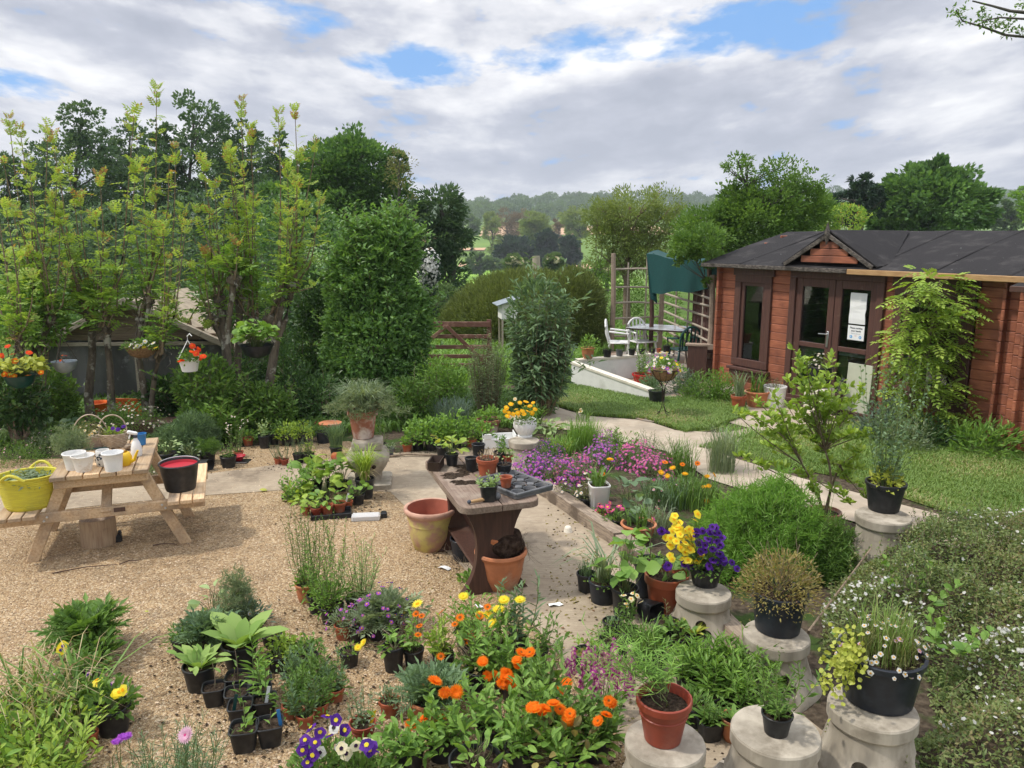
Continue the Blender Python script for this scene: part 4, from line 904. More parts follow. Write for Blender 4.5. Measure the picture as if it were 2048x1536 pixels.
            for q in range(n):
                g = G(); daisies(g, P[q:q + 1], d[q:q + 1] * [1, 1, 1.] + [0, -.15, .5], s * rng.uniform(.85, 1.1), kk, 0, 1, ly, .34); g.build('flower', [PT(m), PT(c)], root)
        elif k == 'at':       # [(px,py)], size, petal, centre, petals, layers, spread in depth : flowers seen at given places of the photograph
            _, pts, s, m, c = op[:5]; kk = op[5] if len(op) > 5 else 14; ly = op[6] if len(op) > 6 else 1; st = op[7] if len(op) > 7 else 1; fw = op[8] if len(op) > 8 else .09
            w = root.location; P = []
            for (px, py) in pts:
                q = wp(px, py, w.y - fw + rng.uniform(-.06, .04)) - w; q.z = max(q.z, z + .03); P.append(tuple(q))
            P = np.array(P); n = len(P); N = np.tile([[0., -.35, .9]], (n, 1)) + .25 * rng.normal(size=(n, 3))
            if st:
                g = G(); stems(g, disc(n, R * .5) + [0, 0, z], P, .0024, .0018, .05); g.build('stem', M['stem'], root)
            for q in range(n):
                g = G()
                if kk == 5: daisies(g, P[q:q + 1], N[q:q + 1] * [1, 1.6, .7], s * rng.uniform(.85, 1.1), 5, 0, 1, ly, 1.05, .05, .30)
                else: daisies(g, P[q:q + 1], N[q:q + 1], s * rng.uniform(.85, 1.1), kk, 0, 1, ly, .36, .22, .3)
                g.build('flower', [PT(m), PT(c)], root)
        elif k == 'twigs':    # n, r, h, mat
            _, n, r, h, m = op; e = disc(n, r) + np.stack([0 * rs(n), 0 * rs(n), z + h * rs(n, .5, 1)], 1)
            g = G(); stems(g, disc(n, R * .3) + [0, 0, z - .01], e, .003, .0018, .12); g.build('stem', M[m], root)
        elif k == 'tagl':     # plastic plant label
            g = G(); g.box((op[1], op[2], z + .045), (.018, .002, .10), Matrix.Rotation(op[3], 3, 'Y'), 0); g.build('plant_tag', M[op[4]], root)
def place(px, b, w, z=0.):
    p = gp(px, b, z); t = (p.y) * CT - (p.z - EYE) * ST; return p, w * t / F
def potted(px, b, w, ratio, style, label, ops=(), group=None, z=0., name='potted_plant', cat='potted plant', soil=True, fill=None, tilt=None, mats=None, loc=None):
    p, dia = place(px, b, w, z); R = dia / 2
    d = Vector((p.x, p.y, 0)).normalized() * R * STY[style][1]
    t = thing(name, label, cat, p + d if loc is None else loc, rng.uniform(-.3, .3) if not any(o[0] == 'at' for o in ops) else 0., group)
    H = dia * ratio; zs = pot_mesh(t, R, H, style, soil, fill=fill, mats=mats)
    if STY[style][2]: t.rotation_euler.z = rng.uniform(-.12, .12) + .25
    grow(t, zs, ops, R * .8)
    if tilt: t.rotation_euler = tilt; t.location.z += R * .9
    return t
def bedplant(px, b, label, ops, name='plant', cat='plant', group=None, z=0., R=.1, loc=None):
    t = thing(name, label, cat, gp(px, b, z) if loc is None else loc, 0, group); grow(t, 0, ops, R); return t
# ------------------------------------------------------------------ trees and shrubs
def limb(g, a, b, r0, r1, n=6, sag=.12, seg=6):
    a, b = Vector(a), Vector(b); d = b - a; o = Vector((random.uniform(-1, 1), random.uniform(-1, 1), random.uniform(.0, .6))) * d.length * sag
    g.tube([a + d * s + o * (4 * s * (1 - s)) for s in np.linspace(0, 1, seg)], r0, r1, n, caps=False)
def tree(name, label, cat, Y, base, ells, leaf, L, n, W=None, bark='greybark', tr=.16, gz=None, up=.3, clump=.28, group=None, limbs=10, shape='k', per=70, u0=.45, dz=.9, lump=.25, forks=None, trunk_pts=None):
    """ells: crown masses as (px, py, rx, ry) seen at distance Y; base: px of the trunk foot"""
    bx = wp(base, 600, Y); zb = float(land(bx.x, Y)) if gz is None else gz; root = thing(name, label, cat, (bx.x, Y, zb), 0, group); o = root.location.copy()
    g = G(); tw = G(); m = mpp(Y); vol = [e[2] * e[3] for e in ells]; cl = []
    for e, v in zip(ells, vol):
        c = wp(e[0], e[1], Y + (e[4] if len(e) > 4 else 0)) - o; rx, rz = e[2] * m, e[3] * m; k = max(4, int(n * v / sum(vol) / per))
        d = sphere(k); u = rs(k, u0, 1) ** .7 * (1 + lump * lumps(d, 3.5)); P = d * u[:, None] * [rx, rx * dz, rz] + np.array(c)
        cr = clump * min(rx, rz) * rs(k, .7, 1.35)
        for q in range(k):
            kk = int(per * rng.uniform(.6, 1.4)); dd = sphere(kk); t0 = rng.uniform(.1, .9)
            pp = P[q] + dd * (cr[q] * rs(kk, .15, 1) ** .6)[:, None] * [1.15, 1.15, .75]
            leaves(g, pp, dd * .8 + d[q] * .7 + [0, 0, up], L * rs(kk, .7, 1.25), W or L * .55, dd + [0, 0, .8] + .4 * rng.normal(size=(kk, 3)), np.clip(t0 + rs(kk, -.35, .35), 0, 1), shape)
        cl.append((P, Vector(c), rz))
    main = [Vector((0, 0, 0)), Vector((random.uniform(-.1, .1), 0, cl[0][1].z * .5)), cl[0][1] + Vector((0, 0, cl[0][2] * .3))] if trunk_pts is None else [Vector(p) for p in trunk_pts]
    fine = []
    for k in range(len(main) - 1):
        for s in range(4): fine.append(main[k].lerp(main[k + 1], s / 4))
    fine.append(main[-1]); tw.tube(fine, tr, tr * .3, 8, caps=False)
    for P, c, rz in cl:
        for q in range(min(len(P), max(2, limbs // len(cl)))):
            e = Vector(P[q]); s = min(max((e.z - rz * .5) / max(main[-1].z, .1), .25), .92); f = fine[int(s * (len(fine) - 1))]
            if (e - f).length > 0: limb(tw, f, e, tr * .32, tr * .06)
    tw.build('trunk', M[bark], root, 60); g.build('crown', LF(leaf), root); return root
def bush(name, label, Y, ells, leaf, L, n, W=None, shape='k', group=None, gz=0., up=.3, u0=.72, lump=.16, cat='shrub', stalks=14, base=None, t=None, dz=.9, fr=5., bark='twig', shoots=26):
    e0 = ells[0]; bp = wp(base or e0[0], 700, Y); root = thing(name, label, cat, (bp.x, Y, gz), 0, group); o = root.location.copy(); g = G(); m = mpp(Y); st = G(); tot = sum(e[2] * e[3] for e in ells)
    for e in ells:
        c = np.array(wp(e[0], e[1], Y + (e[4] if len(e) > 4 else 0)) - o); rx, rz = e[2] * m, e[3] * m; k = int(n * e[2] * e[3] / tot)
        d = sphere(k); lp = lumps(d, fr) * lump; u = (u0 + (1 - u0) * rs(k) ** .5) * (1 + lp); P = d * u[:, None] * [rx, rx * dz, rz] + c; ok = P[:, 2] > .02; P, d, lp = P[ok], d[ok], lp[ok]; k = len(P)
        leaves(g, P, d * .9 + [0, 0, up] + .5 * rng.normal(size=(k, 3)), L * rs(k, .7, 1.2), W or L * .45, d + [0, 0, .3] + .45 * rng.normal(size=(k, 3)), None, shape)
        s = int(stalks * e[2] * e[3] / tot) + (2 if c[2] < rz * 1.2 else 0); ee = sphere(s); ee[:, 2] = np.abs(ee[:, 2]) * .8; stems(st, disc(s, rx * .25) + [0, 0, 0], ee * [rx * .75, rx * .7, rz * .75] + c, .012 + .008 * rx, .004, .08)
    if shoots:
        m_ = shoots; e = [ells[i] for i in rng.integers(0, len(ells), m_)]; d = sphere(m_); d[:, 2] = np.abs(d[:, 2]) * 1.1 - .25; d = nrm(d)
        P0 = np.array([np.array(wp(q[0], q[1], Y) - o) for q in e]) + d * np.array([[q[2] * m, q[2] * m * dz, q[3] * m] for q in e]) * .92; ok = P0[:, 2] > .1; P0, d = P0[ok], d[ok]; k = len(P0)
        P1 = P0 + nrm(d + [0, 0, .55] + .3 * rng.normal(size=(k, 3))) * (L * rs(k, 1.5, 4.2))[:, None]; fn = stems(st, P0, P1, .004, .002, .06)
        for q in range(9): a = q * 2.4 + rs(k, 0, 6.3); leaves(g, fn(q / 8), np.stack([np.cos(a), np.sin(a), rs(k, .3, 1.)], 1), L * rs(k, .8, 1.2), W or L * .45, None, np.clip(.6 + rs(k, -.2, .4), 0, 1), shape)
    st.build('branch', M[bark], root); g.build('foliage', LF(leaf), root); return root
# ------------------------------------------------------------------ far and middle-distance trees
tree('bare_poplar', 'pinkish tan bare-looking tree among the far fields', 'tree', 300, 1020, [(1010, 450, 26, 28), (1040, 452, 24, 30)], 'farpink', 1.1, 4200, .25, tr=.6, limbs=12, per=50)
tree('poplar', 'pale green feathery tree beside the pinkish bare tree', 'tree', 270, 985, [(985, 470, 18, 40), (985, 440, 14, 20)], 'farlime', 1.1, 2200, .4, tr=.5)
tree('poplar', 'round lime green tree just in front of the far tan field', 'tree', 260, 1068, [(1071, 456, 28, 28), (1066, 480, 20, 18)], 'farlime', 1.1, 5200, .5, tr=.8)
tree('poplar', 'lime green tree before the upper tan field, by the willow', 'tree', 250, 1158, [(1160, 440, 34, 26), (1150, 462, 22, 16)], 'farlime', 1.1, 3600, .5, tr=.7)
tree('bare_poplar', 'small rusty bare tree at the end of the upper tan field', 'tree', 290, 1120, [(1115, 455, 12, 18), (1118, 490, 9, 20)], 'farpink', 1., 1400, .3, tr=.5)
tree('field_oak', 'dark rounded oak under the pinkish tree in the valley', 'tree', 230, 1036, [(1035, 505, 32, 28), (1010, 512, 22, 22)], 'fardark', 1.2, 5000, .8, tr=.5)
tree('field_oak', 'dark upright oak under the round lime green tree', 'tree', 225, 1093, [(1093, 490, 18, 26), (1090, 512, 20, 18)], 'fardark', 1.2, 3600, .8, tr=.5)
tree('field_oak', 'dark oak nearest the willow across the valley', 'tree', 220, 1142, [(1140, 500, 20, 26), (1136, 520, 22, 16)], 'fardark', 1.2, 3600, .8, tr=.5)
tree('field_tree', 'grey green bush at the foot of the tan fields', 'tree', 215, 960, [(955, 525, 26, 18), (985, 528, 22, 14)], 'far', 1., 2500, .7, tr=.3)
tree('field_tree', 'soft green tree in front of the woodland, left of the pale poplar', 'tree', 320, 945, [(940, 458, 22, 24), (915, 470, 20, 26)], 'far', 1.2, 2800, .8, tr=.5)
def hawth(px, py, rx, ry, Y, lab):
    r = tree('hawthorn', lab, 'tree', Y, px, [(px, py, rx, ry)], 'far', .4, 3600, .3, tr=.2, limbs=6); P = sphere(900); m = mpp(Y); c = wp(px, py, Y) - r.location
    g = G(); P[:, 2] = np.abs(P[:, 2]); daisies(g, P * [rx * m * 1.02, rx * m, ry * m * 1.02] * rs(900, .8, 1.05)[:, None] + np.array(c), P, .22, 4, 0, 0, 1, 1., .1, 0); g.build('blossom', [PT('cream')], r)
hawth(1030, 527, 18, 16, 95, 'hawthorn dusted with cream blossom beyond the tall weathered post'); hawth(1108, 524, 20, 14, 92, 'domed hawthorn in blossom below the dark valley oaks'); hawth(1048, 532, 14, 12, 98, 'small blossoming hawthorn beside the weathered post')
hawth(1215, 540, 26, 14, 60, 'blossoming hawthorn under the grey green willow')
# alders and the big broadleaf on the left
for k, (px, top, w, lab) in enumerate([(20, 300, 52, 'thin alder at the far edge of the row'), (165, 192, 62, 'tall pointed alder with sky showing through its crown'), (262, 232, 46, 'narrow dark alder beside the tall pollard shoot'),
        (390, 190, 80, 'broad alder with the widest airy crown of the row'), (505, 245, 56, 'alder nearest the dark rounded tree'), (92, 262, 45, 'shorter alder between the two airy ones'), (325, 245, 50, 'slim alder behind the reddest pollard shoot'), (448, 235, 54, 'alder filling the gap beside the broadest airy crown'), (215, 250, 46, 'alder just past the tall pointed one'), (555, 268, 44, 'short alder touching the dark rounded tree')]):
    Yk = 34 + 3 * (k % 3); tree('alder', lab, 'tree', Yk, px, [(px, top + 62, w * .75, 64), (px, top + 150, w * 1.25, 80), (px + 6, top + 250, w * 1.4, 75), (px - 4, 520, w * 1.3, 60)], 'alder', .15, 11500, .11, tr=.14, limbs=26, group='alders behind the pollarded trees', per=26, clump=.17, u0=.2, up=.1)
tree('broadleaf_tree', 'large dense dark green rounded tree behind the yellow green shoots', 'tree', 30, 700, [(660, 350, 60, 75), (720, 345, 60, 72), (765, 400, 55, 65), (690, 430, 90, 60), (610, 400, 50, 70), (560, 420, 50, 60), (790, 330, 22, 28)], 'oak', .17, 26000, .12, tr=.3, limbs=18, per=60, clump=.34)
tree('sapling_tree', 'sparse upright tree with small leaves at the edge of the rounded tree', 'tree', 27, 800, [(800, 335, 26, 45), (815, 420, 20, 40)], 'olive', .09, 1100, .05, tr=.06, limbs=16, per=16, clump=.35)
tree('ash_tree', 'wind-blown grey green ash leaning above the clipped bush', 'tree', 27, 900, [(880, 420, 48, 46), (860, 490, 55, 55), (905, 470, 36, 50), (890, 560, 45, 50), (830, 440, 30, 40)], 'alder', .15, 13000, .07, tr=.2, limbs=22, per=45, clump=.3, up=.15)
r = tree('blossom_tree', 'small tree smothered in white blossom behind the clipped bush', 'tree', 20, 858, [(858, 545, 22, 42), (850, 590, 24, 40)], 'fardark', .07, 2600, .04, tr=.07, limbs=10, per=30)
g = G(); n = 620; d = sphere(n); m_ = mpp(20); c_ = np.array(wp(858, 540, 20) - r.location); daisies(g, d * rs(n, .4, 1.0)[:, None] * [24 * m_, 22 * m_, 46 * m_] + c_, d + [0, -.5, .3], .034, 5, 0, 0, 1, 1., .1, 0); g.build('blossom', [PT('white')], r)
# hedge bank behind the pollards
for k, (px, py, rx, ry, lf, lab, yy) in enumerate([(60, 520, 125, 110, 'alder', 'dark hedge bush behind the lime nasturtium basket', 22), (240, 510, 120, 105, 'alder', 'blue green hedge bush beyond the shed roof', 24), (420, 500, 125, 115, 'alder', 'dark hedge bush behind the orange nasturtium pot', 22), (590, 500, 110, 115, 'oak', 'tall dark hedge bush beside the clipped bush', 20), (150, 640, 140, 60, 'oak', 'low hedge bush behind the potting shed', 20), (480, 650, 130, 80, 'dark', 'low hedge bush between the pollards and the clipped bush', 16.5)]):
    bush('hedge', lab, yy, [(px, py, rx, ry), (px + rx * .5, py + 20, rx * .7, ry * .7), (px - rx * .5, py + 25, rx * .7, ry * .7)], lf, .11, 5200, .07, group='hedge bushes behind the pollarded trees', gz=0, cat='hedge')
# clipped laurel-like bush and its companions
bush('bay_bush', 'big rounded glossy bay bush narrowing at the top', 11.6, [(752, 690, 108, 118), (742, 590, 84, 88), (772, 505, 66, 60), (712, 545, 52, 66), (812, 640, 50, 80), (760, 770, 84, 60), (795, 478, 36, 34), (742, 475, 34, 32)], 'bay', .095, 34000, .042, u0=.72, lump=.26, fr=6., shape='k', stalks=20, shoots=420)
bush('bay_bush', 'darker bush merging with the big rounded bay bush', 12.6, [(640, 700, 48, 120), (632, 610, 40, 70), (610, 770, 60, 70)], 'dark', .08, 9000, .035, u0=.7, stalks=12)
bush('broom_bush', 'wide olive broom bush dome behind the gate', 19, [(1045, 632, 150, 90), (950, 645, 68, 50)], 'broom', .16, 34000, .022, up=.8, u0=.5, lump=.10, stalks=30, shoots=0)
bush('broom_bush', 'darker olive broom bush beside the rustic trellis', 17.5, [(1150, 620, 58, 82), (1165, 660, 50, 60)], 'broom', .15, 14000, .02, up=.6, u0=.5, lump=.1, shoots=0)
bush('elder_bush', 'soft green bush between the broom and the trellis', 23, [(1190, 565, 50, 45), (1230, 600, 60, 60), (1290, 610, 70, 60)], 'mid', .08, 5500, .04, stalks=12)
bush('meadow_bush', 'pale bush below the blossom tree and beside the gate', 21, [(880, 600, 40, 35), (905, 625, 40, 22)], 'far', .07, 3000, .04)
# buddleia and the narrow shrub
def wandshrub(name, label, px, b, Y, n, r0, r1, h, L, W, per, leaf, sm='brownstem', ell=None, sr=.008, droop=.35):
    t = thing(name, label, 'shrub', (wp(px, b, Y).x, Y, 0)); p0 = disc(n, r0); a = np.arctan2(p0[:, 1], p0[:, 0])
    q = rs(n) ** .5; p1 = np.stack([np.cos(a) * r1 * q, np.sin(a) * r1 * q, h * (1.02 - .30 * q * q) * rs(n, .55, 1.)], 1)
    g = G(); fn = stems(g, p0, p1, sr, sr * .35, .05, seg=4); g.build('stem', M[sm], t); g = G()
    for k in range(per):
        s = .30 + .70 * k / (per - 1); c = fn(min(1, s + rng.uniform(-.02, .02))); al = k * 2.4 + rs(n, 0, 6.3)
        D = np.stack([np.cos(al), np.sin(al), np.full(n, .25 + .5 * (s > .93))], 1); leaves(g, c, D, L * rs(n, .7, 1.15), W, np.tile([[0, 0, 1.]], (n, 1)) + .25 * rng.normal(size=(n, 3)), None, 'o' if L > .07 else 'k', .15, droop)
    g.build('foliage', LF(leaf), t, 70); return t
wandshrub('buddleia', 'tall grey green long-leaved buddleia shrub behind the yellow violas', 1083, 832, 11.0, 110, .14, .46, 2.05, .17, .036, 20, 'bud', droop=.5)
bush('shrub', 'dark lower leaves of a shrub at the foot of the buddleia', 11.05, [(1080, 740, 55, 80), (1075, 640, 55, 80)], 'bud', .14, 2200, .035, cat='shrub')
wandshrub('hebe_shrub', 'narrow fine-leaved upright shrub between the gate and the buddleia', 975, 832, 10.9, 120, .10, .30, 1.35, .055, .012, 26, 'grey', sr=.006)
# ------------------------------------------------------------------ pollarded trees
def pollard(px, Y, hd, tops, label, lean=0., tr=.065, n=None, heads=None, tint=(.15, .85), leafy=1.):
    b = wp(px, 860, Y); t = thing('pollarded_tree', label, 'tree', (b.x, Y, 0), 0, 'pollarded trees along the garden edge'); o = t.location.copy(); tg = G(); sg = G(); lg = G()
    heads = heads or [(px + lean, hd)]
    hp = []; tf = rng.uniform(.85, 1.2); tint = (tint[0] + rng.uniform(-.12, .15), tint[1])
    for (hx, hy) in heads:
        h = wp(hx, hy, Y + random.uniform(-.15, .15)) - o; pts = [Vector((0, 0, -.02)), Vector((h.x * .15 + random.uniform(-.03, .03), 0, h.z * .3)), Vector((h.x * .5 + random.uniform(-.04, .04), .03, h.z * .65)), h]
        if hp:      # further heads fork off the main stem
            f0 = first[2]; f1 = f0.lerp(h, .5) + Vector((random.uniform(-.04, .04), random.uniform(-.04, .04), -.05)); tg.tube([f0, f0.lerp(f1, .5), f1, f1.lerp(h, .5), h], tr * .62, [tr * .62, tr * .55, tr * .5, tr * .48, tr * .66], 9, caps=False)
        else:
          first = pts
          tg.tube([pts[0], pts[0].lerp(pts[1], .5), pts[1], pts[1].lerp(pts[2], .5), pts[2], pts[2].lerp(pts[3], .6), pts[3]], tr, [tr * 1.25, tr, tr * .95, tr * .85, tr * .8, tr * .75, tr * 1.05][:7], 10, caps=False)
        tg.ball(h, tr * 1.05, lump=.55, sub=3, sc=(1.1, 1, .9)); hp.append(h)
        k = 30; e = sphere(k); stems(tg, np.tile(np.array(h), (k, 1)), np.array(h) + e * rs(k, .12, .34)[:, None], .006, .002, .2)      # old cut twigs round the head
    for i, (tx, ty) in enumerate(tops):
        h = hp[i % len(hp)] + Vector((random.uniform(-.06, .06), random.uniform(-.08, .08), random.uniform(-.1, .1))); e = wp(tx, ty, Y + random.uniform(-.35, .35)) - o; L = (e - h).length
        mid = h.lerp(e, .35) + Vector(((e.x - h.x) * .22, random.uniform(-.05, .05), 0)); pts = [h, h.lerp(mid, .5) + Vector((0, 0, .02)), mid, mid.lerp(e, .5) + Vector((random.uniform(-.03, .03), 0, 0)), e]
        sg.tube(pts, .017, .004, 5, caps=False); m = max(5, int(L / .085)); 
        for q in range(m):
            s = .12 + .88 * q / (m - 1); f = s * 4; j = min(3, int(f)); c = pts[j].lerp(pts[j + 1], f - j)
            if rng.uniform() > (.62 + .3 * s) * leafy: continue
            kk = int(rng.integers(1, 4)) if s < .93 else 7; a = rs(kk, 0, 6.28); D = np.stack([np.cos(a), np.sin(a), rs(kk, .0, 1.1) + (1.4 if s > .93 else 0)], 1)
            LL = (.24 - .12 * s) * tf * rs(kk, .6, 1.3); tt = np.clip(tint[0] + (tint[1] - tint[0]) * (s ** 1.4) + rs(kk, -.2, .25), 0, .88) if rng.uniform() > .015 + .14 * (s > .95) else rs(kk, .9, 1.)
            pinnate(lg, np.tile(np.array(c), (kk, 1)), D, LL, 4, .46, .36, .25, tt)
    tg.build('trunk', M['bark'], t, 60); sg.build('branch', M['brownstem'], t, 60); lg.build('crown', LF('golden'), t)
PL = [
 (82, 9.9, 640, [(18, 240), (40, 262), (8, 330), (60, 350), (95, 270), (120, 420), (30, 420), (80, 470)], 'pollard with paired trunks above the lime nasturtium basket', 0, .07, [(70, 610), (100, 640)]),
 (183, 10.2, 630, [(100, 258), (135, 330), (160, 400), (105, 400), (200, 360), (60, 480), (205, 480), (150, 520)], 'pollard with a short straight trunk beside the zinc basket', 0, .062, None),
 (224, 10.0, 660, [(268, 232), (232, 430), (210, 520), (190, 440)], 'slender dark pollard trunk in front of the shed gable', -12, .055, None),
 (292, 10.0, 660, [(313, 182), (290, 330), (335, 440), (262, 420), (310, 390)], 'pollard carrying the tallest shoot with a reddish tip', -4, .05, [(280, 640), (300, 600)]),
 (300, 9.8, 700, [(352, 300), (368, 420), (340, 520), (325, 460)], 'thin leaning pollard stem beside the orange mesh panel', 20, .04, None),
 (462, 10.1, 610, [(405, 330), (395, 430), (430, 380), (470, 470), (420, 520), (385, 540), (450, 420)], 'thick pale patchy pollard trunk with a knobbly head', -20, .075, [(440, 600), (468, 560), (425, 640)]),
 (478, 10.35, 640, [(482, 205), (500, 260), (468, 330), (510, 400), (492, 420), (455, 300)], 'pollard with a tall yellow green double shoot', 8, .06, [(480, 600), (505, 640)]),
 (540, 10.2, 620, [(557, 232), (590, 225), (600, 310), (632, 292), (575, 340), (560, 420), (610, 420), (640, 400)], 'leaning pollard with lichened trunk forking beside the bay bush', 30, .07, [(560, 600), (585, 570), (540, 640)]),
 (40, 9.4, 690, [(12, 420), (40, 520), (-10, 380), (66, 560)], 'dark pollard stem at the edge of the garden by the blue cylinder', 0, .05, None),
]
for px, Y, hd, tops, lab, lean, tr, heads in PL:
    ex = []
    for (tx, ty) in tops: ex += [(tx + random.uniform(-26, 26), ty + random.uniform(60, 170)) for _ in range(1 if (tx + ty) % 5 < 3 else 0)]
    pollard(px, Y, hd, tops + ex, lab, lean, tr, heads=heads)
# lower leafy growth among the trunks
for k, (px, py, rx, ry, lf, L, lab, Y) in enumerate([
    (20, 800, 60, 60, 'dark', .09, 'dark leafy shrub below the lime nasturtium basket', 9.2), (100, 790, 45, 60, 'mid', .08, 'mid green shrub between the paired trunks', 10.4), (40, 630, 75, 70, 'fresh', .1, 'fresh green leafy growth around the paired trunks', 9.9),
    (410, 770, 60, 60, 'mid', .09, 'green sprouts below the white hanging pot', 9.8),
    (480, 760, 55, 60, 'dark', .08, 'dark shrub behind the patchy pollard trunk', 10.8), (530, 810, 50, 45, 'mid', .08, 'green undergrowth around the leaning pollard foot', 10.0), (600, 790, 55, 60, 'dark', .07, 'dark ivy shrub beside the bay bush', 10.8), (420, 840, 60, 40, 'fresh', .09, 'bright green plants under the white hanging pot', 9.6),
    (560, 740, 40, 70, 'oak', .07, 'deep green shrub between the leaning pollard and bay bush', 11.2), (640, 800, 45, 55, 'oak', .06, 'small dark shrub behind the terracotta grass pot', 10.6), (820, 800, 50, 45, 'mid', .07, 'light green plants at the foot of the bay bush', 10.4), (880, 760, 45, 45, 'fresh', .06, 'leafy weeds in front of the gate', 11.0), (470, 600, 70, 60, 'oak', .1, 'dark growth behind the knobbly pollard head', 11.4), (225, 850, 40, 26, 'mid', .06, 'low shrub in front of the orange mesh panel', 9.6), (330, 800, 40, 50, 'dark', .08, 'dark shrub at the end of the sheeted shed', 10.2)]):
    bush('shrub', lab, Y, [(px, py, rx, ry), (px + rx * .5, py + ry * .35, rx * .7, ry * .6)], lf, L, 1700, L * .42, group='undergrowth below the pollarded trees', u0=.35, lump=.25)
# ------------------------------------------------------------------ trees on the right
tree('willow', 'grey green open willow with bare twigs behind the trellis', 'tree', 21, 1255, [(1260, 430, 66, 64), (1225, 475, 55, 60), (1315, 450, 52, 68), (1280, 505, 66, 48), (1205, 430, 36, 36)], 'farlime', .085, 17000, .035, bark='twig', tr=.12, limbs=30, per=34, clump=.26, u0=.2)
r = [o for o in bpy.data.objects if o.name == 'willow'][0]
g = G(); n = 90; a = np.array([wp(1260 + x, y, 21) - r.location for x, y in zip(rs(n, -70, 80), rs(n, 470, 560))]); b = a + np.stack([rs(n, -.5, .5), rs(n, -.5, .5), rs(n, .4, 1.3)], 1); stems(g, a, b, .012, .003, .12); g.build('branch', M['twig'], r)
tree('thorn_tree', 'dense bright green tree rising behind the cabin roof', 'tree', 18.5, 1500, [(1420, 470, 75, 62), (1520, 440, 95, 60), (1600, 425, 70, 50), (1390, 530, 40, 40), (1470, 410, 45, 40)], 'mid', .085, 26000, .05, tr=.2, limbs=18, per=55, clump=.33, gz=0)
tree('thorn_tree', 'loose arching sprays topping the dense tree behind the cabin', 'tree', 18.2, 1540, [(1475, 330, 30, 26), (1510, 350, 40, 22), (1565, 345, 45, 32), (1620, 355, 30, 24), (1545, 385, 60, 30)], 'mid', .075, 3600, .04, tr=.06, limbs=40, per=18, clump=.35, gz=0)
tree('branch_spray', 'leafy spray of branches hanging over the cabin eave', 'shrub', 13.9, 1440, [(1375, 495, 34, 26), (1412, 492, 34, 40), (1352, 520, 14, 14), (1424, 560, 14, 12)], 'mid', .075, 3000, .042, tr=.03, limbs=10, per=26, gz=0)
tree('cedar', 'grey cedar with flat layered branches behind the cabin roof', 'tree', 40, 1715, [(1715, 380, 48, 12), (1700, 400, 55, 12), (1730, 362, 34, 8), (1690, 425, 60, 16), (1745, 400, 30, 12)], 'fardark', .3, 5200, .1, tr=.3, limbs=22, per=60, dz=1., up=0)
tree('broadleaf_tree', 'large rounded dark green tree behind the long felt roof', 'tree', 42, 1860, [(1860, 400, 105, 62), (1800, 430, 65, 40), (1930, 420, 58, 48), (1870, 360, 60, 35), (1840, 450, 110, 30)], 'oak', .26, 22000, .2, tr=.4, limbs=14, per=60, clump=.3)
tree('field_tree', 'pale green hedge line trees past the large rounded tree', 'tree', 120, 2030, [(2020, 440, 40, 22), (2050, 430, 35, 30), (1995, 425, 25, 18)], 'far', .6, 4000, .5, tr=.3)
tree('apple_tree', 'light green tree tip showing at the very edge of the frame above the annexe', 'tree', 24, 2075, [(2050, 388, 22, 18), (2075, 410, 30, 40)], 'fresh', .09, 1600, .05, tr=.1, limbs=10, per=24)
bush('shrub', 'yellow green shrub showing over the cabin roof beside the grey cedar', 20, [(1690, 440, 40, 30), (1640, 440, 40, 28)], 'golden', .08, 2200, .04, gz=0)
# overhanging branch, rooted on a tree just beside the viewer
t = thing('small_tree', 'tree whose thin leafy branch reaches in at the top corner of the sky', 'tree', (4.5, 5.0, 0)); o = t.location
tk = G(); Yb = 4.7; e0 = wp(2100, 10, Yb) - o
pts = [Vector((0, 0, 0)), Vector((.06, .03, .6)), Vector((.02, .08, 1.3)), Vector((-.10, .05, 2.0)), Vector((-.16, -.02, 2.8)), Vector((-.30, -.08, 3.5)), Vector((-.42, -.1, 4.0))]; tk.tube(pts, .10, .045, 10, caps=False)
limb(tk, pts[5], e0, .035, .016); limb(tk, pts[4], (.7, .3, 4.3), .05, .012); limb(tk, pts[5], (-.1, .5, 5.0), .04, .01); limb(tk, pts[6], (.3, -.3, 5.2), .04, .01); limb(tk, pts[3], (.6, -.5, 3.3), .04, .012)
def br(ps, r0, r1): q = [wp(x, y, Yb + dy) - o for x, y, dy in ps]; tk.tube(q, r0, r1, 6, caps=False); return q
q1 = br([(2100, 10, 0), (2050, 25, .0), (2020, 22, .02), (1985, 12, .05), (1945, 2, .05)], .012, .004); q2 = br([(2100, 10, 0), (2060, 75, 0), (2010, 70, .03), (1970, 55, .05), (1925, 42, .06), (1912, 20, .05)], .010, .003); q3 = br([(2100, 10, 0), (2050, 38, -.05), (2000, 35, -.04), (1965, 42, 0)], .008, .003)
tk.build('trunk', M['greybark'], t, 60); g = G()
for (cx, cy, k, s) in ((1918, 25, 55, 14), (1930, 40, 20, 9), (1965, 20, 22, 8), (1968, 45, 60, 13), (1992, 48, 55, 13), (2015, 55, 50, 13), (2035, 65, 40, 10), (2020, 38, 20, 8), (2045, 8, 25, 8)):
    c = np.array(wp(cx, cy, Yb + .03) - o); sc = s * mpp(Yb, 4); P = c + rng.normal(size=(k, 3)) * sc * .6; leaves(g, P, rng.normal(size=(k, 3)) + [-.4, 0, .3], .026 * rs(k, .7, 1.2), .013)
for c, r in (((.75, .3, 4.3), .55), ((.05, .55, 5.1), .5), ((.45, -.3, 5.2), .55), ((.75, -.5, 3.4), .4), ((.4, .2, 4.8), .6)):
    n = 900; d = sphere(n); P = np.array(c) + d * (rs(n, .25, 1) ** .6 * (1 + .4 * lumps(d, 4)))[:, None] * r; leaves(g, P, d + .5 * rng.normal(size=(n, 3)), .045 * rs(n, .7, 1.2), .022)
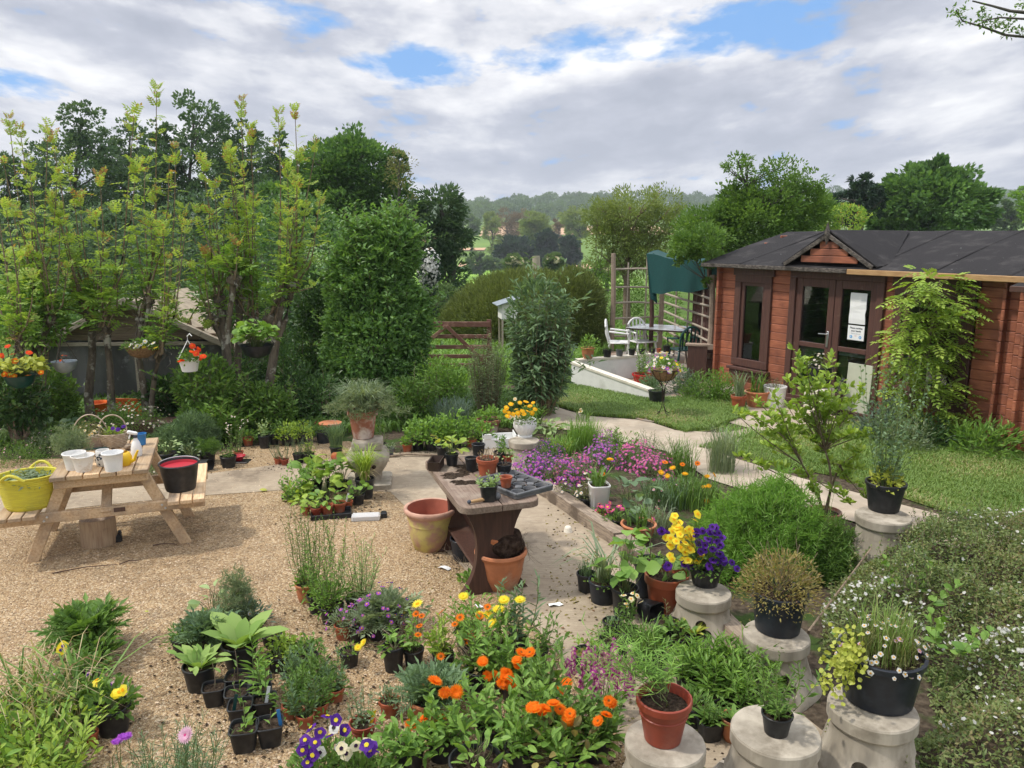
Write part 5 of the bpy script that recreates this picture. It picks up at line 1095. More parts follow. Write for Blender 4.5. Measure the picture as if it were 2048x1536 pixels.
g.build('crown', LF('mid'), t)
# ------------------------------------------------------------------ picnic table and what stands on it
PR = math.radians(20); PC = Vector((-3.46, 6.36, 0)); PX = Vector((math.cos(PR), math.sin(PR), 0)); PY = Vector((-math.sin(PR), math.cos(PR), 0))
pt = thing('picnic_table', 'pale timber A-frame picnic table with attached benches on the gravel', 'picnic table', PC, PR)
g = G(); TZ = .74; LT = 1.06
for k in range(6): g.box(((k - 2.5) * .119, random.uniform(-.004, .004), TZ - .018), (.109, LT, .036), None, .004, t=rng.uniform())
g.build('tabletop', M['pine'], pt)
for sx, nm in ((-1, 'l'), (1, 'r')):
    g = G()
    for k in range(3): g.box((sx * .615 + (k - 1) * .098, 0, .43), (.088, LT + .02, .034), None, .004, t=rng.uniform())
    g.build('bench_seat', M['pine'], pt)
for sy in (-1, 1):
    y = sy * (LT / 2 - .075)
    g = G(); g.bar((-.34, y - sy * .0, TZ - .075), (.34, y, TZ - .075), .042, .075); g.build('batten', M['pine'], pt)
    yl = y - sy * .11; g = G(); g.bar((-.755, yl + sy * .045, .375), (.755, yl + sy * .045, .375), .04, .085); g.build('crossbar', M['pine'], pt)
    for sx in (-1, 1): g = G(); g.bar((sx * .27, yl, TZ - .04), (sx * .58, yl, -.01), .04, .088); g.build('leg', M['pine'], pt)
    for sx in (-1, 1):
        g = G()
        for q in (0, 1): g.lathe([(.0005, .012), (.009, .01), (.010, 0)], 8, R=Matrix.Rotation(PI / 2, 4, 'X'), off=(sx * (.42 + .025 * q), yl - .066 if sy < 0 else yl + .02, .385 - .03 * q))
        g.build('bolt', M['steel'], pt)
for sy in (-1, 1): g = G(); g.bar((0, sy * (LT / 2 - .12), .37), (0, sy * .05, TZ - .05), .075, .038); g.build('brace', M['pine'], pt)
g = G(); g.box((.1, -LT / 2 + .0735 + .045, .385), (.085, .004, .035), None, 0); g.build('plate', M['brownwood'], pt)
def onpic(x, y, z=.741): return PC + PX * x + PY * y + Vector((0, 0, z))
def vessel(name, label, cat, loc, prof, m, seg=28, rz=0., inner=None, group=None, part='body', z0=None):
    t = thing(name, label, cat, loc, rz, group); g = G(); g.lathe(prof, seg); g.cap(prof[0][0], prof[0][1], seg); g.cap(prof[-1][0], prof[-1][1], seg); g.build(part, m, t, 40); return t
def cupprof(r0, r1, h, w=.005, rim=.006): return [(r0, 0), (r0 + (r1 - r0) * .5, h * .5), (r1, h - rim * 2), (r1 + rim, h - rim), (r1 + rim * .6, h), (r1 - w * .5, h), (r1 - w, h - .01), (r0 - w + (r1 - r0) * .3, h * .3), (r0 - w, .012)]
def bycol(px, b, z): return gp(px, b, z)
vessel('plant_pot', 'plain white glazed pot behind the stained one on the picnic table', 'pot', gp(151, 937, TZ), cupprof(.066, .084, .135), M['white'], group='white pots on the picnic table')
vessel('plant_pot', 'white glazed pot with brown stains at the front of the picnic table', 'pot', gp(168, 941, TZ), cupprof(.058, .083, .13), pm('stained_white', (.78, .77, .74), (.72, .7, .66), 5, rough=.35, bmp=0, c3=(.48, .38, .28), s3=14, lo3=.53, hi3=.72), group='white pots on the picnic table')
vessel('plant_pot', 'tall clean white pot in front of the yellow watering pot', 'pot', gp(228, 940, TZ), cupprof(.062, .078, .15), M['whitepl'], group='white pots on the picnic table')
t = vessel('patterned_tin', 'white tin with dark blue pattern between the white pots', 'tin', gp(208, 930, TZ), [(.05, 0), (.055, .01), (.055, .11), (.05, .13), (.045, .13), (.045, .02)], M['white'])
g = G(); n = 16; a = rs(n, PI, 2 * PI); z = rs(n, .02, .11); Pn = np.stack([np.cos(a) * .0558, np.sin(a) * .0558, z], 1); Nn = np.stack([np.cos(a), np.sin(a), 0 * a], 1); leaves(g, Pn, np.stack([-np.sin(a), np.cos(a), rs(n, -1, 1)], 1), .03, .016, Nn, None, 'k', 0, 0); g.build('pattern', M['ink'], t)
# yellow watering pot with spout
t = thing('watering_pot', 'yellow enamel watering pot with curved spout', 'watering can', gp(248, 930, TZ)); g = G()
g.lathe([(.05, 0), (.066, .03), (.066, .07), (.05, .105), (.04, .11), (.036, .11), (.045, .09), (.05, .04)], 26); g.cap(.05, 0.001, 26); g.build('body', M['yellowpl'], t, 40)
g = G(); g.tube([(.055, 0, .03), (.09, 0, .045), (.105, 0, .085), (.125, 0, .125)], .017, .008, 9); g.build('spout', M['yellowpl'], t, 40); g = G(); g.tube([(-.06, 0, .09), (-.1, 0, .1), (-.105, 0, .05), (-.062, 0, .03)], .007, n=7); g.build('handle', M['yellowpl'], t, 40)
t = thing('spray_bottle', 'white trigger spray bottle on the far corner of the picnic table', 'bottle', gp(274, 911, TZ), .3); g = G(); g.lathe([(.04, 0), (.044, .015), (.044, .07), (.03, .12), (.016, .145), (.016, .16)], 22); g.cap(.04, .001, 22); g.build('body', M['whitepl'], t, 40)
g = G(); g.lathe([(.018, .158), (.018, .18), (.012, .182)], 14); g.build('collar', M['ink'], t); g = G(); g.bar((.02, 0, .19), (-.06, 0, .215), .026, .03, .008); g.bar((-.035, 0, .2), (-.05, 0, .15), .012, .012); g.build('trigger', M['whitepl'], t)
vessel('cup', 'blue plastic beaker at the back corner of the picnic table', 'cup', gp(284, 889, TZ), cupprof(.032, .043, .105, .003, .003), M['bluepl'])
# wicker basket
t = thing('wicker_basket', 'woven basket with tall hoop handle holding purple violas', 'basket', gp(229, 893, TZ), PR); g = G()
for k in range(11):
    r = .085 + .028 * math.sin(k / 10 * 1.3); pts = [((r + .004 * (-1) ** (j + k)) * math.cos(a) * 1.05, (r + .004 * (-1) ** (j + k)) * math.sin(a) * .8, .008 + k * .0115) for j, a in enumerate(np.linspace(0, 2 * PI, 28, endpoint=False))]; g.tube(pts, .0066, n=5, closed=True)
g.cap(.085, .01, 24); g.build('weave', M['wicker'], t, 60); g = G(); g.tube([(.112 * math.cos(a), 0, .12 + .17 * math.sin(a) ** .8 if math.sin(a) > 0 else .06) for a in np.linspace(0, PI, 17)], .0065, n=7); g.build('handle', M['wicker'], t, 60)
grow(t, .11, [('dome', 90, .09, .06, .035, .018, 'lime'), ('at', [(219, 857), (226, 860), (235, 855), (222, 862)], .022, 'violet', 'violet', 5, 1, 0)], .06)
t = thing('wooden_trough', 'rustic wooden trough of mixed plants with a hooped handle at the table end', 'trough', gp(183, 896, TZ), PR); g = G(); g.box((0, 0, .055), (.20, .13, .11), None, .008); g.build('box_body', M['oldwood'], t); g = G(); g.tube([(.15 * math.cos(a), .02, .06 + .24 * math.sin(a)) for a in np.linspace(.1, PI - .1, 15)], .006, n=6); g.build('handle', M['wicker'], t, 60)
grow(t, .11, [('dome', 260, .13, .12, .03, .009, 'olive'), ('dots', 18, .11, .14, .016, 'cream')], .09)
t = thing('garden_tool', 'green handled hand shears lying across the picnic table', 'tool', gp(197, 900, TZ), PR + .1); g = G(); g.tube([(-.1, 0, .015), (.14, .01, .012)], .008, .007, 7); g.build('handle', M['greenpl'], t, 40); g = G(); g.bar((-.1, 0, .012), (-.24, -.05, .01), .02, .006, .001); g.build('blade', M['steel'], t)
t = thing('pine_cone', 'brown dried seed head on the picnic table beside the spray bottle', 'seed head', gp(258, 900, TZ)); g = G(); g.ball((0, 0, .028), .035, lump=.4, sub=3, sc=(1.2, .9, .8)); g.build('body', M['twig'], t)
potted(146, 927, 40, .75, 'blk', 'black pot of fine pale foliage on the picnic table beside the white pots', [('feather', 260, .14, .20, 'grey', .035)], 'plants on the picnic table', TZ)
# trug and bucket on the benches
t = thing('trug', 'yellow flexible trug full of pulled weeds on the picnic bench', 'trug', gp(62, 1012, .447), PR); g = G(); SG = 44
def trsh(th, u): return 1 + .10 * np.cos(2 * th) * 1.0
prof = [(.148, 0), (.16, .02), (.175, .10), (.188, .18), (.2, .262), (.206, .27), (.2, .275), (.193, .27), (.18, .18), (.165, .1)]
g.lathe(prof, SG, shape=trsh)
for k in range(14): z = .03 + k * .0165; r = .162 + (z - .03) * .165; g.tube([(r * (1 + .10 * math.cos(2 * a)) * math.cos(a), r * (1 + .10 * math.cos(2 * a)) * math.sin(a), z) for a in np.linspace(0, 2 * PI, 44, endpoint=False)], .0028, n=4, closed=True)
g.build('body', M['trug'], t, 40)
for a0 in (-PI / 2 - .35, PI / 2 - .35): g = G(); g.tube([((.2 + .006) * math.cos(a0 + s) * 1.02, .2 * math.sin(a0 + s) * 1.02, .262 + .055 * math.sin(PI * (s + .45) / .9)) for s in np.linspace(-.45, .45, 11)], .012, n=7); g.build('handle', M['trug'], t, 40)
g = G(); n = 420; Pn = disc(n, .17) + np.stack([0 * rs(n), 0 * rs(n), rs(n, .19, .27)], 1); leaves(g, Pn, sphere(n) * [1, 1, .4], .07 * rs(n, .5, 1.2), .016, None, None, 'b', 0, .2); g.build('weeds', LF('grey'), t)
t = thing('bucket', 'black rubber bucket with a red inside on the picnic bench', 'bucket', gp(352, 985, .447) + Vector((0, .1, 0)), PR); g = G(); g.lathe([(.118, 0), (.125, .02), (.148, .16), (.158, .222), (.168, .232), (.162, .24), (.152, .236), (.148, .22)], 32); g.cap(.118, .001, 32); g.build('body', M['black'], t, 40)
g = G(); g.lathe([(.1485, .222), (.142, .205), (.141, .20)], 32); g.cap(.141, .2, 32); g.build('lining', M['redin'], t, 40); g = G(); g.tube([(.165 * math.cos(a), .165 * math.sin(a) - .01, .236 + .012 * math.sin(a)) for a in np.linspace(.15, PI - .15, 15)], .004, n=6); g.build('handle', M['steel'], t, 40)
# log stump
t = thing('log_stump', 'upright sawn log stump under the front of the picnic table', 'log', gp(194, 1098), .3); g = G(); shp = lambda th, u: 1 + .03 * np.cos(3 * th + 1) + .015 * np.cos(7 * th); g.lathe([(.135, 0), (.14, .05), (.136, .15), (.137, .235), (.131, .243)], 30, shape=shp, off=(0, .12, 0)); g.build('bark_side', M['log_cut'], t, 50); g = G(); g.cap(.131, .243, 30, shape=shp, off=(0, .12, 0)); g.build('cut_face', M['oldwood'], t)
t = thing('plastic_bracket', 'small black plastic piece lying beside the log stump', 'bracket', gp(236, 1084), .5); g = G(); g.box((0, 0, .035), (.07, .07, .07), None, .012); g.box((.02, 0, .085), (.03, .05, .03), None, .008); g.build('body', M['black'], t)
# ------------------------------------------------------------------ potting table
TR = math.atan2(.18, .54); TX = Vector((math.cos(TR), math.sin(TR), 0)); TY = Vector((-TX.y, TX.x, 0)); TC = Vector((-.07, 5.13, 0)) + TY * .62
tt = thing('potting_table', 'heavy plank garden table on curved dark trestle ends', 'table', TC, TR); TTZ = .75
g = G()
def roundplank(g, x0, x1, y0, y1, z0, z1, rad, corners):
    pts = []
    for (cx, cy, a0, on) in ((x1, y0, -PI / 2, corners[0]), (x1, y1, 0, corners[1]), (x0, y1, PI / 2, corners[2]), (x0, y0, PI, corners[3])):
        if on:
            sx, sy = (-1 if cx == x1 else 1), (1 if cy == y0 else -1)
            for q in np.linspace(0, PI / 2, 6): pts.append((cx + sx * rad + rad * math.cos(a0 + q), cy + sy * rad + rad * math.sin(a0 + q)))
        else: pts.append((cx, cy))
    n = len(pts); V = [(x, y, z1) for x, y in pts] + [(x, y, z1 - .006) for x, y in [(p[0] * 1.0, p[1]) for p in pts]] + [(x, y, z0) for x, y in pts]
    V = np.array(V, float); c = V[:n].mean(0); V[:n, :2] += (c[:2] - V[:n, :2]) * .012
    Fc = [list(range(n)), list(range(2 * n, 3 * n))[::-1]]
    for r in range(2): Fc += [[(r + 1) * n + k, (r + 1) * n + (k + 1) % n, r * n + (k + 1) % n, r * n + k] for k in range(n)]
    g.add(V, Fc)
roundplank(g, -.295, -.003, -.63, .63, TTZ - .05, TTZ, .09, (0, 0, 1, 1)); roundplank(g, .003, .295, -.63, .63, TTZ - .05, TTZ, .09, (1, 1, 0, 0))
g.build('tabletop', pm('table_plank', (.24, .175, .13), (.16, .11, .08), 5, (18, 1.1, 18), .8, .3, (.36, .30, .235), 3, lo3=.5, hi3=.72), tt, 40)
for y in (-.42, .42):
    g = G(); zz = np.linspace(0, TTZ - .055, 15); V = []
    for z in zz: u = z / (TTZ - .055); w = .135 + .13 * abs(2 * u - 1.) ** 2.2 - .02 * (u > .5) * (u - .5); V += [(-w, y - .03, z), (w, y - .03, z), (w, y + .03, z), (-w, y + .03, z)]
    Fc = [[k * 4 + j, k * 4 + (j + 1) % 4, k * 4 + 4 + (j + 1) % 4, k * 4 + 4 + j] for k in range(14) for j in range(4)] + [[56, 57, 58, 59]]
    g.add(V, Fc); g.build('trestle_leg', M['brownwood'], tt, 40)
g = G(); g.box((0, 0, .34), (.05, .80, .10)); g.build('stretcher', M['brownwood'], tt); g = G(); g.box((-.03, .02, .20), (.24, .86, .025)); g.build('shelf', M['brownwood'], tt)
t = thing('spilled_compost', 'dark patches of compost spilled across the potting table', 'compost', (*(TC + TY * .08 - TX * .04)[:2], TTZ + .0015), TR); g = G()
for (cx, cy, rx, ry) in ((-.12, .03, .10, .07), (.03, .12, .12, .05), (-.06, -.18, .08, .045), (.02, .24, .09, .04), (.12, .16, .08, .05), (-.14, -.13, .05, .03)):
    th = np.linspace(0, 2 * PI, 28, endpoint=False); r = 1 + .25 * np.sin(3 * th + cx * 40) + .16 * np.sin(7 * th + cy * 50) + rs(28, -.12, .12); V = [(cx, cy, .012)] + [(cx + rx * .6 * q * math.cos(a), cy + ry * .6 * q * math.sin(a), .010 + random.uniform(-.003, .004)) for a, q in zip(th, r)] + [(cx + rx * q * math.cos(a), cy + ry * q * math.sin(a), 0) for a, q in zip(th, r)]
    g.add(V, [[0, 1 + k, 1 + (k + 1) % 28] for k in range(28)] + [[1 + k, 29 + k, 29 + (k + 1) % 28, 1 + (k + 1) % 28] for k in range(28)])
g.build('compost', M['soil'], t); 
TG = 'pots on the potting table'
def trough(px, b, z, label):
    t = thing('seed_trough', label, 'trough', gp(px, b, z), TR + 1.15); g = G(); a, c, h = .10, .05, .075
    V = []; 
    for (sx, sy, zz) in ((a * .88, c * .8, 0), (a, c, h), (a * 1.04, c * 1.08, h), (a * .96, c * .9, h), (a * .84, c * .74, .012)):
        V += [(-sx, -sy, zz), (sx, -sy, zz), (sx, sy, zz), (-sx, sy, zz)]
    Fc = [[3, 2, 1, 0], [16, 17, 18, 19]] + [[k * 4 + j, k * 4 + (j + 1) % 4, k * 4 + 4 + (j + 1) % 4, k * 4 + 4 + j] for k in range(4) for j in range(4)]
    g.add(V, Fc)
    for k in range(9): x = -.085 + k * .021; g.box((x, -.049, .036), (.006, .006, .06), None, 0); g.box((x, .049, .036), (.006, .006, .06), None, 0)
    g.build('body', M['brownpl'], t); return t
trough(872, 936, TTZ + .002, 'brown ribbed plastic trough at the back edge of the potting table')
potted(885, 917, 25, .9, 'blk', 'black pot with yellowing chard leaf drooping over its side, beside the ribbed trough', [('broad', 7, .07, .11, .10, .05, 'yel')], TG, TTZ)
potted(904, 933, 27, .9, 'blk', 'black pot of bolting yellow green chard on the potting table', [('broad', 16, .09, .16, .10, .055, 'lime'), ('broad', 2, .13, .10, .09, .06, 'yel')], TG, TTZ)
potted(957, 915, 27, .95, 'blk', 'empty black pot standing behind the orange pot of dry stems', [], TG, TTZ, 'plant_pot', 'pot', False)
potted(943, 945, 26, 1.1, 'blk', 'black pot of bare compost beside the orange pot of dry stems', [], TG, TTZ, 'plant_pot', 'pot')
potted(975, 957, 43, .88, 'ter', 'orange plastic pot holding dried cut stems on the potting table', [('up', 16, .05, .10, .10, .03, .012, 3, 'straw', 'b', .004, 'twig')], TG, TTZ)
potted(1008, 955, 31, .8, 'blk', 'black pot of withered seedlings touching the module tray', [('twigs', 6, .06, .06, 'twig')], TG, TTZ)
potted(1000, 928, 26, .9, 'blk', 'small black pot with a leafy upright seedling next to the fluted urn', [('up', 7, .03, .06, .17, .055, .022, 9, 'mid')], TG, TTZ)
potted(1016, 930, 20, .9, 'red', 'little red pot with a wilting variegated plant by the stone pedestal', [('dome', 26, .08, .07, .04, .025, 'pale')], TG, TTZ)
potted(951, 1008, 38, .88, 'sq', 'square black pot with lacy green leaves at the front of the potting table', [('up', 10, .04, .10, .09, .05, .025, 7, 'pale', 'k', .002)], TG, TTZ, loc=TC - TY * .52 - TX * .07 + Vector((0, 0, TTZ)))
# module tray
mt = thing('module_tray', 'grey plastic module tray on the corner of the potting table', 'tray', TC - TY * .30 + TX * .20 + Vector((0, 0, TTZ)), TR + .35); g = G(); a, c = .17, .235
frame_pts = ((-a, -c), (a, -c), (a, c), (-a, c))
for k in range(4): p, q = frame_pts[k], frame_pts[(k + 1) % 4]; g.bar((*p, .036), (*q, .036), .022, .022, .004); g.bar((*p, .02), (*q, .02), .012, .03, .002)
for i in range(3):
    for j in range(4):
        x, y = -a + .057 + i * .113, -c + .06 + j * .117
        g.lathe([(.034, .002), (.046, .04), (.050, .042)], 14, off=(x, y, 0)); g.cap(.034, .003, 14, off=(x, y, 0))
for i in range(2):
    for j in range(3): g.box((-a + .1135 + i * .113, -c + .118 + j * .117, .044), (.05, .055, .014), Matrix.Rotation(PI / 4, 3, 'Z'), .005)
g.build('body', M['grey_pl'], mt, 40)
potted(1012, 977, 25, .9, 'ter', 'small empty terracotta plastic pot sitting in the module tray', [], TG, TTZ + .03, 'plant_pot', 'pot', False)
t = thing('dibber', 'wooden handled dibber with grey ball end lying on the potting table', 'tool', gp(975, 998, TTZ + .02), .45); g = G(); g.tube([(-.13, 0, 0), (-.1, 0, 0), (0, 0, .003), (.05, 0, .006)], .011, [.009, .012, .014, .018], 9); g.build('handle', M['fascia_new'], t, 40); g = G(); g.ball((.075, 0, .01), .028, sub=3, sc=(1, 1, 1)); g.build('ball', M['grey_pl'], t, 60); g = G(); g.ball((-.14, 0, 0), .015, sub=2); g.build('tip', M['ink'], t, 60)
# pots around the table foot
potted(863, 1108, 100, .88, 'yel', 'large empty limed yellow clay pot with a pinkish rim', [], None, 0, 'plant_pot', 'pot', False)
bp = [o for o in bpy.data.objects if o.get('label', '').startswith('large empty limed')][0]
R_ = gp(863, 1108); dia = place(863, 1108, 100)[1] / 2; g = G(); g.lathe([(dia * .985, dia * 2 * .88 * .84), (dia * 1.035, dia * 2 * .88 * .87), (dia * 1.095, dia * 2 * .88 * .93), (dia * 1.07, dia * 2 * .88 * .99), (dia * 1.0, dia * 2 * .88 * 1.005), (dia * .94, dia * 2 * .88 * .985)], 30); g.build('rim', M['pinkclay'], bp, 60); g = G(); g.lathe([(dia * .94, dia * 2 * .88 * .983), (dia * .89, dia * 2 * .88 * .84), (dia * .7, dia * 2 * .88 * .3)], 30); g.cap(dia * .7, dia * 2 * .88 * .3, 30); g.build('lining', M['redclay'], bp, 60)
t = potted(1002, 1188, 100, .82, 'clay', 'orange clay pot with a root ball and broken shard heaped in it', [], None, 0, 'plant_pot', 'pot', True, .8)
g = G(); g.ball((.03, -.02, .36), .13, lump=.3, sub=4, sc=(1.05, .9, .85)); g.build('root_ball', M['root'], t)
g = G(); g.box((-.075, -.075, .355), (.07, .03, .13), Matrix.Rotation(.35, 3, 'Y') @ Matrix.Rotation(.3, 3, 'X'), .006); g.build('shard', M['brick'], t)
g = G(); n = 40; P0 = np.array([[.13, .02, .33]]) + rng.normal(size=(n, 3)) * .03; stems(g, P0, P0 + np.stack([rs(n, .02, .16), rs(n, -.1, .08), rs(n, -.2, .1)], 1), .002, .001, .2); g.build('roots', M['twig'], t)
potted(930, 1128, 58, .8, 'tub', 'dark plastic pot tucked under the potting table', [], None, 0, 'plant_pot', 'pot', False); potted(905, 1086, 46, .7, 'tub', 'dark bowl under the potting table behind the limed pot', [], None, 0, 'plant_pot', 'pot', False)
t = bedplant(925, 1128, 'dry pulled roots scattered beside the trestle leg', [], 'plant_debris', 'debris'); g = G(); n = 60; P0 = disc(n, .12) + [0, 0, .02]; stems(g, P0, P0 + rng.normal(size=(n, 3)) * [.1, .08, .05] + [0, 0, .04], .002, .001, .2); g.build('stem', M['twig'], t)
bedplant(938, 1165, 'small green weed growing at the foot of the trestle', [('dome', 60, .09, .08, .05, .03, 'fresh', 'r')], 'weed', 'weed')
# clear lid and other bits on the gravel
t = thing('propagator_lid', 'clear ribbed plastic lid lying on the gravel', 'lid', gp(732, 1040), .12); g = G(); g.box((0, 0, .03), (.26, .10, .06), None, .012); 
for k in range(12): g.box((-.115 + k * .021, -.051, .03), (.008, .004, .045), None, 0)
g.box((0, 0, .004), (.28, .12, .008), None, .002); g.build('lid', M['clear'], t)
t = thing('plastic_bracket', 'small black plastic box beside the clear ribbed lid', 'bracket', gp(768, 1036), .2); g = G(); g.box((0, 0, .03), (.06, .06, .06), None, .01); g.box((0, 0, .062), (.04, .04, .006), None, .002); g.build('body', M['black'], t)
vessel('bell_pot', 'small cream bell shaped pot upside down on the concrete', 'pot', gp(1136, 1066), [(.040, 0), (.042, .008), (.036, .014), (.033, .045), (.024, .062), (.010, .068), (.001, .069)], M['cap'])
for k, (px, py, s, lb) in enumerate([(890, 1137, .05, 'scrap of pale blue paper beside the trestle'), (1110, 1210, .05, 'crumpled white scrap on the concrete path'), (958, 1213, .04, 'torn white scrap by the yellow marigolds')]):
    t = thing('paper_scrap', lb, 'litter', gp(px, py, .014), random.uniform(0, 3)); g = G(); V = [(x * s + random.uniform(-.008, .008), y * s * .5 + random.uniform(-.005, .005), random.uniform(0, .018)) for y in (-1, 0, 1) for x in (-1, -.3, .4, 1)]; g.add(V, [[r * 4 + c, r * 4 + c + 1, r * 4 + c + 5, r * 4 + c + 4] for r in range(2) for c in range(3)]); g.build('scrap', M['paper'], t)
for (px, py, a, L, lb) in ((170, 1138, .35, .45, 'longest thin twig lying on the gravel'), (258, 1125, .5, .14, 'short thin twig on the gravel'), (330, 1090, .05, .2, 'pale twig on the gravel near the bench leg')):
    t = thing('twig', lb, 'twig', gp(px, py, .016), a); g = G(); g.tube([(-L / 2, 0, 0), (0, .01, .012), (L / 2, 0, .004)], .005, .003, 6); g.build('stem', M['brownwood'], t, 60)
for (px, py, lb) in ((525, 981, 'yellow fallen leaf on the concrete by the seedling tray'), (569, 990, 'yellow leaf lying on the seedling tray edge'), (298, 1225, 'tiny yellow petal on open gravel')):
    t = thing('fallen_leaf', lb, 'leaf', gp(px, py, .02)); g = G(); leaves(g, np.array([[-.03, 0, .01]]), np.array([[1, .1, .05]]), .085 if 'petal' not in lb else .03, .05 if 'petal' not in lb else .015, np.array([[0, -.3, 1.]]), .8, 'o', .1, .2); g.build('blade', LF('yel'), t, 70)
t = thing('stick', 'long bare stick along the back edge of the concrete', 'stick', gp(845, 912, .02), .12); g = G(); g.tube([(-.45, 0, 0), (-.2, .03, .02), (.1, -.01, .01), (.5, .04, .015)], .014, .009, 7); g.build('stem', M['twig'], t, 60)
# ------------------------------------------------------------------ stone pedestals
def jit(pts, k, a): return pts + [(x + random.uniform(-a, a), y + random.uniform(-a, a)) for x, y in pts for _ in range(k)]
def pedestal(px, pyc, ztop, D, label, Hh=None, loc=None, lobes=4, ph=.35):
    p = gp(px, pyc, ztop) if loc is None else loc; ph = math.atan2(-p.y, -p.x) + (ph - .4) * .6; R = D / 2; Hh = Hh or ztop; t = thing('stone_pedestal', label, 'pedestal', (p.x, p.y, p.z - Hh), ph, 'carved stone pedestals')
    dk = .075; g = G(); chip = lambda th, u: 1 + .006 * np.cos(5 * th + px) + .004 * np.cos(13 * th + pyc); g.lathe([(R * .97, Hh - dk), (R, Hh - dk + .01), (R, Hh - .009), (R * .975, Hh)], 48, shape=chip); g.cap(R * .975, Hh, 48, shape=chip); g.cap(R * .97, Hh - dk, 48); g.build('cap_stone', M['stone'], t, 24)
    prof = []
    for u in np.linspace(0, 1, 12): prof.append((R * (1.46 - .55 * (1 - (1 - u) ** 1.7)) * (1 if u > .06 else .96), (Hh - dk - .002) * u))
    shp = lambda th, u: 1 + (.07 * np.cos(lobes * th)) * (1 - u) ** 1.1
    g = G(); g.lathe(prof, 48, shape=shp); g.cap(prof[0][0], 0, 48, shape=shp); g.cap(prof[-1][0], prof[-1][1], 48); b = g.build('base', M['stone'], t, 45)
    bpy.context.view_layer.update()
    bm = bmesh.new(); bm.from_mesh(b.data); bmesh.ops.remove_doubles(bm, verts=bm.verts[:], dist=.0003); bmesh.ops.recalc_face_normals(bm, faces=bm.faces[:]); bm.to_mesh(b.data); bm.free()
    cr = R * .20; hz = (Hh - dk) * .44; cs = []
    for (dx, dz) in ((0, cr * 1.0), (-cr * .95, -cr * .45), (cr * .95, -cr * .45)):
        cut = G()
        for k in range(lobes):
            a = 2 * PI * k / lobes; q = Vector((math.cos(a), math.sin(a), 0)); sd_ = Vector((-q.y, q.x, 0)); c = q * R * 1.0 + sd_ * dx + Vector((0, 0, hz + dz))
            cut.lathe([(.0004, -.085), (cr * .98, -.085), (cr * 1.02, .2), (.0004, .2)], 14, R=Matrix((sd_, Vector((0, 0, 1)), q)).transposed(), off=tuple(c))
        co = cut.build('cut', M['stone']); bm = bmesh.new(); bm.from_mesh(co.data); bmesh.ops.remove_doubles(bm, verts=bm.verts[:], dist=.0009); bmesh.ops.recalc_face_normals(bm, faces=bm.faces[:]); bm.to_mesh(co.data); bm.free()
        co.parent = t; md = b.modifiers.new('b', 'BOOLEAN'); md.object = co; md.operation = 'DIFFERENCE'; md.solver = 'EXACT'; cs.append(co)
    bpy.context.view_layer.update()
    dg = bpy.context.evaluated_depsgraph_get(); me = bpy.data.meshes.new_from_object(b.evaluated_get(dg)); b.modifiers.clear(); b.data = me
    me.polygons.foreach_set('use_smooth', np.ones(len(me.polygons), bool)); me.set_sharp_from_angle(angle=math.radians(35)); [bpy.data.objects.remove(c) for c in cs]
    return p
PG = 'potted plants on stone pedestals'
p = pedestal(1407, 1182, .29, .36, 'stone pedestal under the black pot of yellow and violet pansies')
potted(1409, 1178, 66, .62, 'blk', 'black pot bursting with yellow and deep violet pansies on a stone pedestal', [('dome', 420, .17, .20, .035, .02, 'mid', 'r'),
  ('at', jit([(1345, 1062), (1358, 1045), (1372, 1075), (1362, 1095), (1378, 1058), (1352, 1082), (1340, 1090), (1370, 1105), (1332, 1075), (1384, 1092), (1360, 1068), (1390, 1040), (1348, 1038), (1376, 1120), (1366, 1118), (1344, 1118), (1395, 1122), (1353, 1055), (1382, 1074)], 1, 13), .031, 'yellow', 'gold', 5),
  ('at', jit([(1405, 1062), (1415, 1078), (1398, 1085), (1432, 1055), (1445, 1076), (1440, 1108), (1425, 1098), (1410, 1100), (1448, 1118), (1433, 1082), (1420, 1064), (1418, 1132), (1434, 1124), (1392, 1070), (1334, 1068), (1337, 1130), (1368, 1128), (1464, 1125)], 1, 13), .030, 'violet', 'blackeye', 5), ('at', [(1397, 1123), (1380, 1122)], .026, 'yellow', 'blackeye', 5)], PG, .29)
p = pedestal(1553, 1268, .34, .37, 'stone pedestal under the dark tub with the bronze shrub', ph=.9)
potted(1553, 1278, 107, .80, 'tub', 'dark blue tub with a rounded bronze leaved shrub on a stone pedestal', [('dome', 2300, .285, .27, .028, .009, 'bronze'), ('twigs', 30, .24, .28, 'brownstem')], PG, .34)
p = pedestal(1551, 1460, .36, .40, 'low broad stone pedestal carrying one small pot of leafy stems', ph=.1)
potted(1551, 1478, 61, .72, 'blk', 'small black pot of upright leafy rocket stems on the broad pedestal', [('up', 13, .04, .16, .34, .06, .016, 16, 'mid', 'k', .003), ('ros', 16, .09, .03, 'fresh')], PG, .36)
p = pedestal(1745, 1412, .40, .40, 'stone pedestal under the widest dark tub of daisies', ph=.2)
potted(1751, 1430, 164, .66, 'tub', 'widest dark tub with white daisies, fine grass and yellow creeping jenny', [('grass', 240, .14, .30, .004, 'grass', .3, .2), ('grass', 160, .15, .22, .004, 'olive', .4, .3), ('dome', 900, .20, .15, .022, .006, 'olive'), ('dots', 60, .21, .18, .013, 'white'), ('dots', 8, .2, .16, .015, 'palepink')], PG, .40)
